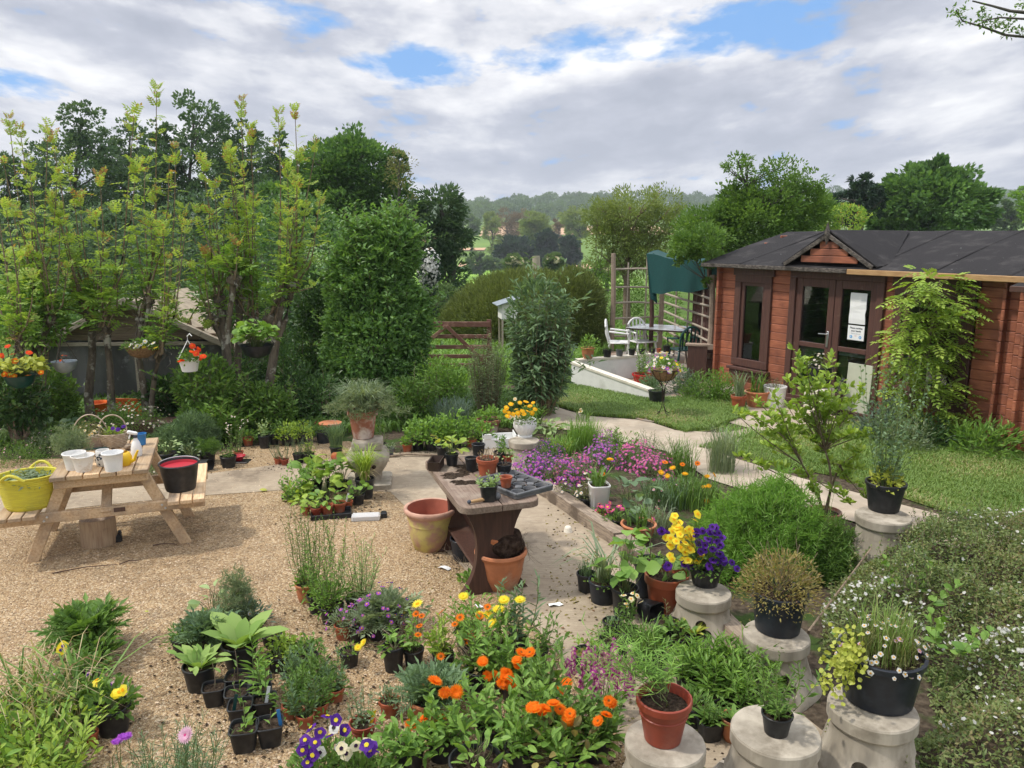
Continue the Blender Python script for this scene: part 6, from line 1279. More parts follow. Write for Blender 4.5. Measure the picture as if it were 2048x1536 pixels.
tb_ = [o for o in bpy.data.objects if o.get('label', '').startswith('widest dark tub')][0]; g = G(); n = 330; Pn = np.array([-.20, -.10, .24]) + rng.normal(size=(n, 3)) * [.035, .05, .075]; Pn[:, 0] -= np.clip(.24 - Pn[:, 2], 0, 1) * .35; leaves(g, Pn, rng.normal(size=(n, 3)) + [-.8, -.5, -.3], .024, .022, np.array([[-.6, -.5, .6]]) + .5 * rng.normal(size=(n, 3)), None, 'r', .1, .2); g.build('foliage', LF('yel'), tb_)
p = pedestal(1330, 1482, .33, .365, 'stone pedestal top carrying the front red brown pot', ph=.3)
potted(1324, 1500, 106, .90, 'red', 'red brown pot of feathery linaria leaning out over a stone pedestal', [('twigs', 5, .10, .12, 'stem')], PG, .33)
rp = [o for o in bpy.data.objects if o.get('label', '').startswith('red brown pot of feathery')][0]; g = G(); n = 60; p0 = np.tile([[0., 0, .24]], (n, 1)) + disc(n, .02); e = np.stack([rs(n, -.42, .06), rs(n, -.10, .16), .30 + rs(n, .02, .22)], 1); g2 = G(); fn = stems(g2, p0, e, .002, .001, .14); g2.build('stem', M['stem'], rp)
for q in range(14): s = .3 + .7 * q / 13; c = fn(s); a = rs(n, 0, 6.28); leaves(g, c, np.stack([np.cos(a), np.sin(a), rs(n, .2, .9)], 1), .06, .0045, None, None, 'b', 0, .2)
g.build('foliage', LF('feath'), rp)
p = pedestal(1767, 1030, .50, .40, 'stone pedestal under the black pot of sweet peas', ph=.7)
potted(1766, 1028, 76, .78, 'blk', 'black pot of tall tangled sweet peas on a stone pedestal', [('up', 34, .06, .27, 1.0, .05, .024, 18, 'bud', 'r', .0025), ('dome', 120, .14, .12, .06, .03, 'yel')], PG, .50)
p = pedestal(1048, 880, .28, .36, 'stone pedestal under the white fluted urn', ph=1.0)
t = thing('urn', 'white fluted urn of golden violas on a stone pedestal', 'urn', gp(1050, 876, .28) + Vector((0, .07, 0))); g = G(); fl = lambda th, u: 1 + .035 * np.cos(18 * th) * (1 if .15 < u < .75 else 0); g.lathe([(.085, 0), (.088, .015), (.075, .025), (.10, .06), (.13, .115), (.134, .16), (.12, .195), (.132, .205), (.13, .213), (.115, .21), (.11, .18)], 72, shape=fl); g.cap(.11, .18, 72); g.build('bowl', M['whitepl'], t, 60)
grow(t, .18, [('dome', 260, .16, .13, .035, .018, 'mid', 'r'), ('at', [(1013, 815), (1022, 808), (1032, 818), (1018, 826), (1040, 805), (1050, 812), (1045, 822), (1060, 812), (1066, 805), (1070, 818), (1056, 822), (1026, 828), (1036, 826), (1048, 828), (1064, 826), (1015, 832), (1052, 803), (1010, 822)], .033, 'gold', 'yellow', 5, 1, 0), ('at', [(1028, 832), (1038, 834), (1020, 835), (1030, 798)], .026, 'cream', 'gold', 5, 1, 0)], .09)
# tall baluster pedestal
t = thing('stone_baluster', 'tall bulbous carved stone pedestal on a square slab', 'pedestal', gp(733, 978) + Vector((0, .15, 0)), .12); g = G(); sq6 = lambda p_: (lambda th, u: 1 / (np.abs(np.cos(th)) ** p_ + np.abs(np.sin(th)) ** p_) ** (1 / p_))
g.lathe([(.235, 0), (.24, .012), (.24, .06), (.225, .072)], 64, shape=sq6(14)); g.cap(.225, .072, 64, shape=sq6(14)); g.build('plinth', M['stone'], t, 40)
g = G(); g.lathe([(.15, .07), (.14, .10), (.145, .15), (.19, .22), (.222, .29), (.222, .34), (.19, .39), (.15, .415)], 64, shape=sq6(3.2)); b = g.build('bulb', M['stone'], t, 50)
g = G(); g.lathe([(.15, .412), (.158, .42), (.158, .485), (.15, .495)], 64, shape=sq6(14)); g.cap(.15, .495, 64, shape=sq6(14)); g.cap(.15, .412, 64, shape=sq6(14)); g.build('top_slab', M['stone'], t, 40)
g = G()
for (x, z) in ((.03, .30), (.07, .255), (-.02, .26)): g.lathe([(.0005, .012), (.02, .010), (.022, -.03)], 12, R=Matrix.Rotation(PI / 2, 4, 'X'), off=(x, -.213 + .0 * x, z))
g.build('carving', M['soil'], t)
potted(727, 880, 58, 1.0, 'old', 'weathered clay pot of spilling grey green grassy plant on the tall pedestal', [('grass', 420, .06, .42, .007, 'grey', .75, .5), ('feather', 420, .34, .34, 'grey', .06), ('grass', 120, .07, .20, .008, 'straw', .8, .9)], PG, .497)
potted(731, 1001, 38, 1.1, 'blk', 'black pot of arching yellow green grass in front of the tall pedestal', [('grass', 150, .04, .46, .009, 'lime', .45, .45), ('grass', 30, .04, .25, .007, 'straw', .6, .8)])
# ------------------------------------------------------------------ pots standing about
B1 = 'pots along the back edge of the gravel'
for a in [
 (458, 938, 32, .75, 'blk', 'black pot of loose leafy stems nearest the concrete, beside the red saucer', [('up', 14, .05, .12, .20, .05, .016, 8, 'mid')]),
 (416, 930, 34, .8, 'blk', 'black pot with a fluffy green fennel beside the lying pot', [('feather', 150, .13, .17, 'mid', .04)]),
 (336, 936, 36, .8, 'blk', 'black pot of pale sage leaves behind the black bucket', [('broad', 34, .18, .20, .07, .025, 'pale')]),
 (382, 938, 30, .8, 'blk', 'black pot of small pale leaves between the bucket and the fennel', [('broad', 26, .13, .18, .06, .022, 'grey')]),
 (478, 917, 19, .7, 'ter', 'small dark red pot with tall wispy white flowered stems', [('up', 14, .03, .16, .42, .03, .006, 9, 'grey'), ('dots', 26, .1, .3, .012, 'white', 1)]),
 (497, 893, 21, .8, 'ter', 'orange pot of bright strawberry leaves behind the gravel', [('dome', 60, .13, .14, .05, .035, 'fresh', 'r')]),
 (530, 899, 24, 1.15, 'blk', 'tall black pot with white edged leaves, closest to the lime herbs', [('up', 9, .05, .13, .2, .06, .026, 8, 'pale')]),
 (548, 892, 22, 1.1, 'blk', 'black pot of sage green leaves touching the tall black pot', [('up', 9, .05, .12, .2, .06, .026, 8, 'mid')]),
 (575, 893, 26, .8, 'blk', 'black pot of lime green marjoram behind the rosemary', [('dome', 220, .15, .2, .04, .022, 'lime', 'r')]),
 (604, 890, 26, .8, 'blk', 'black pot of yellow green marjoram nearest the dark bowl', [('dome', 220, .15, .2, .04, .022, 'lime', 'r')]),
 (557, 931, 16, .9, 'ter', 'small red pot of blue green rosemary at the front of the herb cluster', [('up', 12, .03, .12, .2, .022, .004, 22, 'blue')]),
 (570, 933, 16, .9, 'red', 'brown red pot beside the small red rosemary pot', [('up', 12, .03, .1, .2, .022, .004, 22, 'blue')]),
 (598, 929, 23, .9, 'blk', 'black pot of dark rosemary in the middle of the herb cluster', [('up', 18, .04, .13, .22, .022, .004, 24, 'blue')]),
 (618, 929, 23, .95, 'blk', 'black pot of grey rosemary topped by lime shoots', [('up', 18, .04, .11, .2, .022, .004, 22, 'grey'), ('dome', 60, .08, .24, .03, .02, 'lime', 'r')]),
 (648, 889, 30, .8, 'tub', 'dark bowl of trailing stems left of the chives', [('dome', 120, .15, .1, .03, .015, 'mid')]),
 (673, 914, 26, .75, 'blk', 'black pot of dense grey green chives beside the tall pedestal', [('grass', 260, .07, .36, .005, 'bud', .35, .25)]),
 (640, 862, 22, .8, 'ter', 'orange pot half hidden under the dark hedge', [('dome', 60, .1, .1, .04, .02, 'mid')]),
 (780, 916, 18, 1.1, 'gsq', 'grey square pot beside the tall pedestal', [('dome', 60, .07, .08, .03, .012, 'grey')]),
 (762, 905, 20, .9, 'blk', 'black pot of feathery dark stems behind the grey square pot', [('up', 20, .05, .12, .32, .03, .004, 18, 'bud')]),
 (815, 906, 20, .85, 'ter', 'terracotta plastic pot under the end of the mint row', [('dome', 60, .07, .1, .05, .025, 'fresh')]),
 (836, 902, 26, .9, 'blk', 'black pot of lemon balm next to the terracotta pot', [('dome', 230, .19, .27, .055, .034, 'fresh', 'r')]),
 (862, 904, 26, .9, 'blk', 'black pot of lemon balm second along the mint row', [('dome', 240, .19, .30, .055, .034, 'fresh', 'r')]),
 (888, 900, 26, .9, 'blk', 'black pot of lemon balm behind the yellow chard', [('dome', 240, .19, .32, .055, .034, 'fresh', 'r')]),
 (912, 899, 26, .9, 'blk', 'black pot of lemon balm tallest in the mint row', [('dome', 250, .19, .34, .055, .034, 'fresh', 'r')]),
 (943, 897, 20, .9, 'ter', 'orange pot of mint at the far end of the lemon balm', [('dome', 200, .15, .26, .05, .03, 'fresh', 'r')]),
 (963, 892, 24, .9, 'blk', 'black pot of mint next to the white crate', [('dome', 180, .14, .2, .05, .03, 'fresh', 'r')]),
 (978, 872, 46, .7, 'old', 'wide weathered clay pot of bright mint behind the white crate', [('dome', 240, .2, .22, .05, .03, 'fresh', 'r')]),
]: potted(*a, group=B1)
bedplant(905, 855, 'clump of blue grey grass-like lavender stems behind the mint row', [('grass', 620, .25, .46, .007, 'blue', .4, .15)], 'lavender', 'plant')
bedplant(1090, 868, 'variegated hosta clump at the foot of the white urn pedestal', [('broad', 60, .25, .2, .15, .06, 'pale')], 'hosta', 'plant'); bedplant(1068, 850, 'strappy green plant behind the white fluted urn', [('grass', 120, .1, .36, .018, 'mid', .5, .5)], 'strap_plant', 'plant')
bedplant(375, 905, 'big dark soft fennel clump behind the black bucket', [('feather', 1500, .36, .46, 'bud', .07)], 'fennel', 'plant')
bedplant(470, 850, 'fluffy green fennel below the patchy pollard', [('feather', 700, .28, .3, 'mid', .06)], 'fennel', 'plant'); bedplant(505, 835, 'soft green fern clump beside the leaning pollard', [('feather', 700, .3, .36, 'fresh', .06)], 'fern', 'plant')
for (px, b, R, H, lb) in ((40, 925, .34, .24, 'heather-like bush behind the yellow trug'), (95, 905, .3, .26, 'bushy plant between the yellow trug and picnic table'), (10, 885, .3, .3, 'dark bushy plant at the edge behind the trug'), (310, 945, .2, .15, 'low white flowered plant beside the picnic table')):
    bedplant(px, b, lb, [('dome', 1100, R, H, .035, .011, 'mid' if R > .31 else 'grey'), ('dots', 26, R, H, .01, 'white' if R < .25 else 'palepink')], 'bushy_plant', 'plant')
t = bedplant(90, 880, 'big dark grey green leafed plant below the pollards', [('broad', 40, .32, .32, .18, .07, 'bud')], 'leafy_plant', 'plant')
t = thing('planter_box', 'dark brown planter full of small white flowers behind the picnic table', 'planter', gp(262, 888), .1); g = G(); g.box((0, .2, .13), (1.0, .32, .26), None, .01); g.build('box_body', M['brownwood'], t); grow(t, .25, [('dome', 1300, .5, .22, .03, .013, 'mid'), ('dots', 120, .5, .25, .015, 'white')], .3)
t = thing('lying_pot', 'black pot lying on its side at the gravel edge', 'pot', gp(403, 940), 1.2); g = G(); g.lathe([(.05, 0), (.068, .11), (.072, .125), (.066, .126), (.047, .01)], 22, R=Matrix.Rotation(PI / 2, 4, 'X'), off=(0, 0, .07)); g.build('body', M['black'], t, 40)
t = thing('lying_pot', 'small terracotta plastic pot lying beside the tall pedestal', 'pot', gp(668, 922), .9); g = G(); g.lathe([(.045, 0), (.06, .09), (.064, .105), (.058, .106), (.042, .01)], 22, R=Matrix.Rotation(PI / 2, 4, 'X'), off=(0, 0, .06)); g.build('body', M['terra'], t, 40)
t = thing('saucer', 'dark red plastic dish on a black tray beside the leafy pot', 'dish', gp(478, 925)); g = G(); g.lathe([(.03, .02), (.075, .085), (.08, .085), (.03, .03)], 20); g.cap(.03, .03, 20); g.build('dish', M['redin'], t, 40); g = G(); g.box((0, 0, .012), (.24, .16, .024)); g.build('tray', M['black'], t)
t = thing('saucer', 'terracotta saucer balanced upside down among the hedge pots', 'dish', gp(661, 857, .1)); g = G(); g.lathe([(.14, .05), (.15, .08), (.1, .085), (.0005, .086)], 24); g.build('dish', M['clay'], t, 40)
t = thing('crate', 'white plastic crate behind the potting table', 'crate', gp(1000, 898), .15); g = G(); g.box((0, .15, .015), (.42, .3, .02)); 
for s in (-1, 1): g.box((0, .15 + s * .145, .07), (.42, .012, .12)); g.box((s * .205, .15, .09), (.012, .278, .16))
g.box((-.15, 0.0, .16), (.09, .014, .07)); g.build('body', M['whitepl'], t)
g = G(); g.box((.03, -.0035, .075), (.09, .002, .02), None, 0); g.build('print', M['greyink'], t)
# seedling trays by the concrete
def tray(px, b, w, d, label, n, sty, ops, group, rot=0.):
    t = thing('seed_tray', label, 'tray', gp(px, b), rot); g = G(); g.box((0, d / 2, .006), (w, d, .012)); h = .055
    for s in (-1, 1): g.box((s * w / 2, d / 2, h / 2), (.012, d + .012, h)); g.box((0, d / 2 + s * d / 2, h / 2), (w - .012, .012, h))
    g.build('body', M['black'], t); return t
t = tray(598, 1003, .36, .22, 'black module tray of pea seedlings on the gravel edge', 0, 0, 0, 0, -.2); grow(t, .04, [('up', 26, .15, .19, .26, .06, .03, 7, 'fresh', 'r'), ('dome', 60, .15, .12, .08, .04, 'lime', 'r')], .14)
t = tray(663, 1040, .36, .2, 'shallow black tray holding red pots of seedlings', 0, 0, 0, 0, .22)
SP = 'seedling pots around the black trays'
for a in [(612, 1033, 18, 1.05, 'ter', 'small red pot of pale lettuce beside the shallow tray', [('broad', 12, .1, .12, .11, .06, 'lime')]),
 (634, 1036, 24, .85, 'red', 'brown red pot of lettuce at the end of the shallow tray', [('broad', 10, .09, .1, .09, .05, 'lime')]),
 (655, 1034, 24, .95, 'ter', 'red pot in the middle of the shallow tray', [('broad', 14, .1, .16, .09, .05, 'fresh')]),
 (679, 1028, 27, .8, 'ter', 'wide red pot of tiny seedlings in the shallow tray', [('up', 14, .05, .07, .08, .03, .02, 3, 'fresh', 'r')]),
 (697, 1019, 18, .9, 'ter', 'red pot with a white label at the corner of the shallow tray', [('broad', 6, .07, .1, .06, .04, 'fresh'), ('tagl', -.01, -.02, .3, 'paper')]),
 (716, 1013, 28, .8, 'blk', 'black pot of round leaved seedlings in front of the arching grass', [('broad', 16, .12, .16, .07, .06, 'fresh')]),
 (634, 985, 26, .8, 'blk', 'black pot of broad chard leaves behind the trays', [('broad', 22, .17, .28, .16, .08, 'fresh')]), (664, 982, 26, .8, 'blk', 'black pot of tall yellow green chard, largest leaves behind the trays', [('broad', 22, .17, .30, .18, .09, 'lime')]),
 (688, 985, 26, .8, 'blk', 'black pot of dark green chard beside the arching grass', [('broad', 20, .15, .28, .16, .08, 'mid')]), (648, 1008, 26, .8, 'blk', 'black pot of lettuce leaves in the middle of the seedling trays', [('broad', 22, .16, .2, .13, .08, 'lime')]), (610, 990, 24, .8, 'blk', 'black pot of pea shoots in front of the concrete', [('up', 12, .05, .12, .3, .05, .03, 8, 'fresh', 'r')])]: potted(*a, group=SP)
# tall loose plants in the middle of the gravel
T2 = 'tall leafy pots in the middle of the gravel'
for a in [(614, 1210, 42, 1.0, 'clay', 'salmon clay pot of tall wispy stems', [('up', 22, .05, .17, .60, .04, .008, 20, 'mid'), ('dome', 120, .1, .14, .045, .016, 'fresh')]),
 (637, 1232, 42, .95, 'blk', 'black pot of tall stems beside the salmon clay pot', [('up', 20, .05, .16, .62, .04, .008, 20, 'mid'), ('dome', 90, .1, .14, .045, .016, 'fresh')]),
 (665, 1254, 50, .78, 'blk', 'front black pot of tall stems with a leafy skirt', [('up', 24, .06, .18, .58, .045, .01, 20, 'fresh'), ('dome', 200, .14, .2, .05, .018, 'fresh')]),
 (719, 1238, 52, .72, 'blk', 'black pot of paler bushy wallflower stems', [('up', 34, .07, .17, .42, .05, .008, 18, 'pale')])]: potted(*a, group=T2)
T3 = 'flowering pots in front of the tall leafy stems'
for a in [(688, 1284, 36, .9, 'ter', 'orange red pot at the end of the violet flowered row', [('dome', 240, .13, .12, .035, .008, 'grey'), ('dots', 8, .12, .15, .014, 'purple')]),
 (719, 1288, 42, .8, 'blk', 'black pot of straggly grey stems and violet flowers', [('dome', 260, .14, .13, .04, .007, 'grey'), ('twigs', 18, .14, .12, 'twig'), ('dots', 12, .13, .17, .016, 'purple')]),
 (757, 1285, 42, .85, 'blk', 'black pot of ferny grey green erysimum with violet flowers', [('fern', 60, .2, 'grey', 6), ('feather', 90, .15, .22, 'grey', .035), ('dots', 24, .17, .24, .016, 'purple')]),
 (783, 1268, 42, .85, 'blk', 'black pot of soft feathery foliage and a single bare stem', [('fern', 50, .22, 'grey', 6), ('feather', 80, .14, .24, 'grey', .035), ('dots', 14, .16, .25, .014, 'violet'), ('at', [(805, 1222)], .03, 'yellow', 'gold', 14, 1)]),
 (788, 1350, 45, 1.25, 'blk', 'tall narrow black pot with one woody trailing marigold', [('twigs', 7, .2, .06, 'twig'), ('dome', 24, .10, .08, .06, .03, 'fresh', 'r'), ('at', [(727, 1285), (716, 1295)], .03, 'yellow', 'gold', 18, 2)]),
 (828, 1340, 42, .9, 'blk', 'black pot of leggy orange marigolds behind the narrow pot', [('up', 9, .05, .14, .28, .07, .022, 9, 'fresh'), ('at', [(832, 1228), (839, 1252), (843, 1232), (836, 1270)], .028, 'orange', 'eye', 14, 1), ('at', [(835, 1208)], .04, 'yellow', 'gold', 16, 1)]),
 (887, 1356, 46, .98, 'sq', 'square black pot of yellow green marigold leaves', [('up', 13, .05, .13, .22, .08, .026, 9, 'lime'), ('twigs', 10, .08, .1, 'twig'), ('at', [(877, 1224), (907, 1240), (872, 1312), (899, 1252)], .030, 'orange', 'eye', 14, 1)]),
 (945, 1330, 48, .85, 'blk', 'black pot of tall yellow marigolds behind the dead stems', [('up', 14, .06, .16, .34, .08, .026, 10, 'fresh'), ('at', [(927, 1193), (960, 1230)], .04, 'yellow', 'gold', 20, 2), ('at', [(975, 1214), (945, 1268), (930, 1283), (960, 1232)], .032, 'orange', 'eye', 16, 1)]),
 (990, 1330, 48, .85, 'blk', 'black pot with the brightest yellow double marigolds', [('up', 13, .06, .14, .33, .08, .026, 10, 'fresh'), ('at', [(1008, 1200), (1040, 1200), (997, 1219), (976, 1230), (985, 1246)], .042, 'yellow', 'gold', 22, 2)]),
 (1035, 1322, 46, .85, 'blk', 'black pot of tall blue green spurge with drooping lower leaves', [('up', 9, .05, .10, .42, .11, .016, 22, 'bud', 'b', .004)]),
 (955, 1380, 54, .95, 'blk', 'black pot of dead brown stems behind the orange marigolds', [('twigs', 40, .14, .20, 'twig'), ('dome', 40, .12, .1, .05, .02, 'straw')]),
 (1075, 1340, 44, .85, 'blk', 'black pot of leafy seedlings on the edge of the concrete', [('up', 10, .05, .12, .24, .07, .02, 9, 'mid')]),
 (861, 1452, 86, .6, 'bowl', 'orange clay bowl of dark feathery leaves among the marigolds', [('fern', 90, .2, 'bud', 7), ('feather', 90, .12, .14, 'bud', .035), ('at', [(852, 1435), (882, 1437), (822, 1450), (870, 1362), (890, 1386), (912, 1384)], .042, 'orange', 'orange', 24, 2, 1, .26)])]: potted(*a, group=T3)
# marigold bank at the front
MG = 'orange marigolds at the front'
for a in [((960, 1400), 'orange marigold plant rising behind the clay bowl', .17, .36, [(965, 1322), (870, 1362), (887, 1385), (912, 1385), (975, 1352)]), ((1030, 1420), 'orange marigold plant with a cluster of small blooms in the middle', .18, .34, [(1035, 1330), (1010, 1346), (1005, 1366), (1016, 1348), (1018, 1362)]),
 ((1085, 1450), 'orange marigold plant topped by one large dark bloom', .18, .34, [(1060, 1305), (1117, 1383)]), ((1075, 1510), 'orange marigold plant with paired blooms in front', .2, .3, [(1063, 1415), (1085, 1425), (1090, 1417)]), ((1150, 1520), 'orange marigold plant beside the front stone pedestal', .2, .3, [(1140, 1428), (1134, 1436)]),
 ((1190, 1540), 'orange marigold plant closest to the magenta linaria', .16, .34, [(1218, 1402), (1213, 1430)]), ((985, 1515), 'leafy marigold plant without open flowers by the big black pot', .2, .3, []), ((885, 1540), 'low leafy marigold plant at the lower edge', .22, .22, []), ((1040, 1560), 'bushy marigold plant at the bottom of the picture', .22, .26, []), ((820, 1560), 'low trailing leafy plant near the violas', .2, .16, []), ((1130, 1575), 'brown edged leafy plant below the marigold bank', .2, .22, [])]:
    (px, b), lb, R, H, fl = a; ops = [('up', 12, .07, R * .85, H, .095, .028, 11, ('mid', 'fresh', 'fresh')[(b + px) % 3], 'o'), ('dome', 44, R * .9, H * .5, .085, .03, 'fresh', 'o'), ('twigs', 5, R * .7, H * .7, 'twig')]
    if 'brown' in lb: ops.append(('dome', 40, R, H * .7, .08, .035, 'bronze', 'o'))
    if fl: ops.append(('at', jit(fl, 1, 18), .036, 'orange', 'orange' if len(fl) > 2 else 'eye', 26, 2, 1, .20))
    potted(px, b - 8, 62, .8, 'blk', lb, ops, MG, 0, 'marigold', 'potted marigold')
potted(952, 1612, 108, .7, 'blk', 'largest black pot at the lower edge with bare woody stems', [('twigs', 6, .07, .12, 'twig'), ('dome', 30, .12, .2, .09, .03, 'fresh', 'o')])
# violas at the bottom
for (px, b, lb, fl, c1, c2, fl2) in ((650, 1560, 'violas with purple and white faces at the bottom edge', [(655, 1432), (672, 1440), (640, 1465), (622, 1455), (610, 1480), (605, 1500), (630, 1485), (690, 1460), (615, 1525), (660, 1470), (625, 1510)], 'violet', 'white', [(678, 1492), (640, 1505), (668, 1455)]), (725, 1570, 'pale faced violas beside the red pot with the yellow tag', [(745, 1492), (740, 1500), (733, 1490), (750, 1500)], 'violet', 'white', [(712, 1492), (683, 1497), (693, 1507), (738, 1480)])):
    bedplant(px, b, lb, [('dome', 420, .22, .18, .045, .022, 'mid', 'r'), ('up', 12, .08, .16, .22, .05, .014, 8, 'fresh'), ('at', fl, .033, c1, 'yellow', 5, 1), ('at', fl2, .033, 'cream' if px > 700 else 'white', 'blackeye', 5, 1)], 'viola', 'viola')
potted(727, 1492, 52, .8, 'red', 'red brown pot of sparse leaves with a yellow tag', [('up', 16, .05, .15, .20, .035, .015, 8, 'grey'), ('tagl', .05, -.02, .3, 'yellowpl')])
# left-hand nursery group
NG = 'nursery pots on the gravel'; SQ = 'square black nursery pots with cuttings'
for a in [(369, 1320, 44, .95, 'blk', 'black pot of small white budded leaves at the edge of the nursery group', [('dome', 120, .11, .09, .045, .012, 'mid'), ('dots', 5, .1, .13, .008, 'white')]),
 (418, 1318, 60, .75, 'blk', 'black pot of dense dark feathery yarrow', [('fern', 95, .19, 'bud', 7), ('feather', 120, .13, .14, 'bud', .035)]),
 (434, 1268, 30, .9, 'blk', 'black pot of pale green sunflower seedlings', [('up', 5, .04, .09, .22, .02, .01, 3, 'pale'), ('broad', 14, .14, .26, .09, .05, 'pale')]),
 (478, 1262, 38, .8, 'blk', 'black pot of wispy love-in-a-mist with a pale blue flower', [('feather', 330, .13, .28, 'grey', .04), ('dots', 5, .1, .26, .02, 'white')]),
 (508, 1270, 44, .7, 'blk', 'black pot of low blue green sedum leaves', [('dome', 160, .14, .12, .045, .016, 'blue')]),
 (483, 1348, 70, .8, 'blk', 'black pot with the biggest pale felted mullein rosette', [('ros', 13, .31, .135, 'mull')]),
 (403, 1390, 64, .85, 'blk', 'black pot of pale upright foxglove leaves in front of the yarrow', [('ros', 15, .21, .07, 'mull'), ('broad', 8, .13, .14, .09, .035, 'mull')]),
 (568, 1322, 42, .75, 'blk', 'black pot of low yellow green seedlings behind the snapdragons', [('dome', 70, .1, .07, .03, .02, 'lime', 'r')]), (600, 1330, 42, .75, 'blk', 'black pot of tiny lime seedlings nearest the violet row', [('dome', 60, .1, .07, .03, .02, 'lime', 'r')]), (560, 1350, 46, .8, 'blk', 'black pot of yellowish seedlings next to the willow cuttings', [('dome', 90, .11, .09, .03, .02, 'lime', 'r')]), (618, 1348, 42, .8, 'blk', 'black pot of bushy green seedlings above the snapdragons', [('dome', 160, .11, .13, .04, .018, 'mid')]), (545, 1300, 40, .7, 'blk', 'empty looking black pot at the back of the nursery group', [('dome', 16, .07, .05, .03, .02, 'mid')])]: potted(*a, group=NG)
for (px, b, w, lb, ops) in [(431, 1418, 48, 'square pot with a bare straight cutting nearest the foxglove', [('up', 1, .005, .01, .20, .02, .008, 3, 'mid', 'k', .0045, 'twig')]), (478, 1398, 50, 'square pot with a short sprouting cutting below the mullein', [('up', 1, .005, .02, .20, .05, .016, 5, 'mid', 'k', .004, 'twig')]), (523, 1402, 48, 'square pot of tall leafy willow cutting at the back', [('up', 2, .02, .05, .34, .10, .024, 14, 'fresh', 'k', .004)]), (476, 1430, 50, 'square pot of bare compost in the second row', [('up', 1, .01, .02, .16, .05, .016, 4, 'mid', 'k', .004, 'twig')]), (524, 1424, 48, 'square pot of willow cutting in the second row', [('up', 2, .02, .05, .30, .10, .024, 12, 'fresh', 'k', .004)]),
  (484, 1458, 52, 'square pot with a green tag and thin leafy cutting', [('up', 1, .005, .02, .22, .075, .022, 7, 'fresh', 'k', .004), ('tagl', -.02, -.03, .2, 'greenpl')]), (532, 1444, 50, 'square pot with a white tag on its willow cutting', [('up', 2, .01, .04, .32, .09, .024, 12, 'fresh', 'k', .004), ('tagl', .02, -.02, .2, 'paper')]), (492, 1511, 60, 'foremost square pot with a small sprouting cutting', [('up', 1, .005, .02, .22, .07, .026, 6, 'fresh', 'k', .004), ('dome', 6, .05, .03, .05, .03, 'fresh', 'r')]), (543, 1500, 57, 'square pot with a blue tag beside the foremost one', [('up', 1, .005, .02, .10, .06, .02, 3, 'fresh', 'k', .004, 'twig'), ('tagl', .05, -.02, -.1, 'bluepl')])]: potted(px, b, w, .86, 'sq', 'black ' + lb, ops, group=SQ)
for (px, b, lb) in ((584, 1443, 'red pot of snapdragons at the front corner'), (612, 1462, 'red pot of snapdragons nearest the violas'), (640, 1440, 'red pot of snapdragons in the middle'), (672, 1410, 'red pot of snapdragons on the outer side'), (604, 1412, 'red pot of snapdragons behind the front corner'), (646, 1392, 'red pot of snapdragons at the back'), (612, 1385, 'red pot of snapdragons beside the lime seedlings')): potted(px, b, 36, .85, 'ter', lb, [('up', 9, .05, .10, .21, .05, .014, 17, 'mid' if px % 3 else 'bud'), ('dome', 50, .09, .12, .045, .014, 'mid')], 'snapdragon seedlings in red pots')
# bottom-left corner
for a in [(182, 1316, 52, .85, 'blk', 'black pot of dark ferny tansy leaves on the open gravel', [('fern', 70, .27, 'mid', 7), ('dome', 60, .14, .14, .07, .02, 'fresh')]), (200, 1346, 48, .85, 'blk', 'black pot of mid green leaves with one yellow and violet viola', [('dome', 120, .14, .14, .06, .026, 'mid', 'r'), ('at', [(126, 1292), (122, 1300)], .03, 'yellow', 'violet', 5, 1)]),
 (178, 1400, 50, .85, 'blk', 'black pot of pink tinged violas behind the yellow ones', [('dome', 140, .14, .13, .055, .024, 'mid', 'r'), ('at', [(102, 1350), (120, 1358), (176, 1350), (222, 1370), (236, 1372)], .026, 'palepink', 'violet', 5, 1)]), (186, 1446, 50, .85, 'blk', 'black pot of yellow violas half hidden by grass blades', [('dome', 120, .12, .12, .055, .024, 'mid', 'r'), ('at', [(194, 1360), (196, 1366)], .028, 'yellow', 'gold', 5, 1)]),
 (230, 1478, 70, .85, 'blk', 'black pot of yellow violas standing clear on the gravel', [('dome', 130, .13, .13, .06, .03, 'mid', 'r'), ('at', [(232, 1388), (246, 1380), (238, 1384)], .03, 'yellow', 'gold', 5, 1)]), (183, 1496, 31, .95, 'ter', 'small bright red pot with a sprig at the lower edge', [('up', 2, .02, .03, .06, .04, .02, 3, 'mid')])]: potted(*a, group='viola pots at the edge of the gravel')
bedplant(55, 1470, 'clump of nodding grasses with drooping brown seed heads', [('grass', 170, .26, .46, .011, 'mid', .35, .35), ('grass', 70, .3, .55, .005, 'straw', .3, .75), ('grass', 60, .28, .52, .012, 'bronze', .25, .8)], 'grass_clump', 'grass')
bedplant(150, 1440, 'arching broad grass blades leaning over the viola pots', [('grass', 26, .12, .5, .013, 'fresh', .9, .5), ('grass', 14, .12, .5, .006, 'straw', .9, .3)], 'grass_clump', 'grass')
bedplant(55, 1580, 'leafy pale green shrub filling the bottom corner', [('up', 70, .16, .34, .42, .085, .026, 15, 'lime', 'o'), ('dome', 200, .34, .38, .08, .025, 'fresh', 'o')], 'leafy_shrub', 'shrub')
bedplant(365, 1590, 'stand of narrow upright cornflower stems at the bottom', [('up', 60, .12, .19, .34, .08, .005, 18, 'bud', 'b'), ('at', [(371, 1470)], .04, 'palepink', 'pink', 22, 2)], 'cornflower', 'plant')
bedplant(270, 1600, 'low stems with a purple chive flower at the bottom', [('up', 24, .16, .2, .22, .07, .005, 10, 'bud', 'b'), ('at', [(232, 1484), (240, 1478), (246, 1474), (255, 1472)], .026, 'purple', 'purple', 18, 2)], 'chive_plant', 'plant')
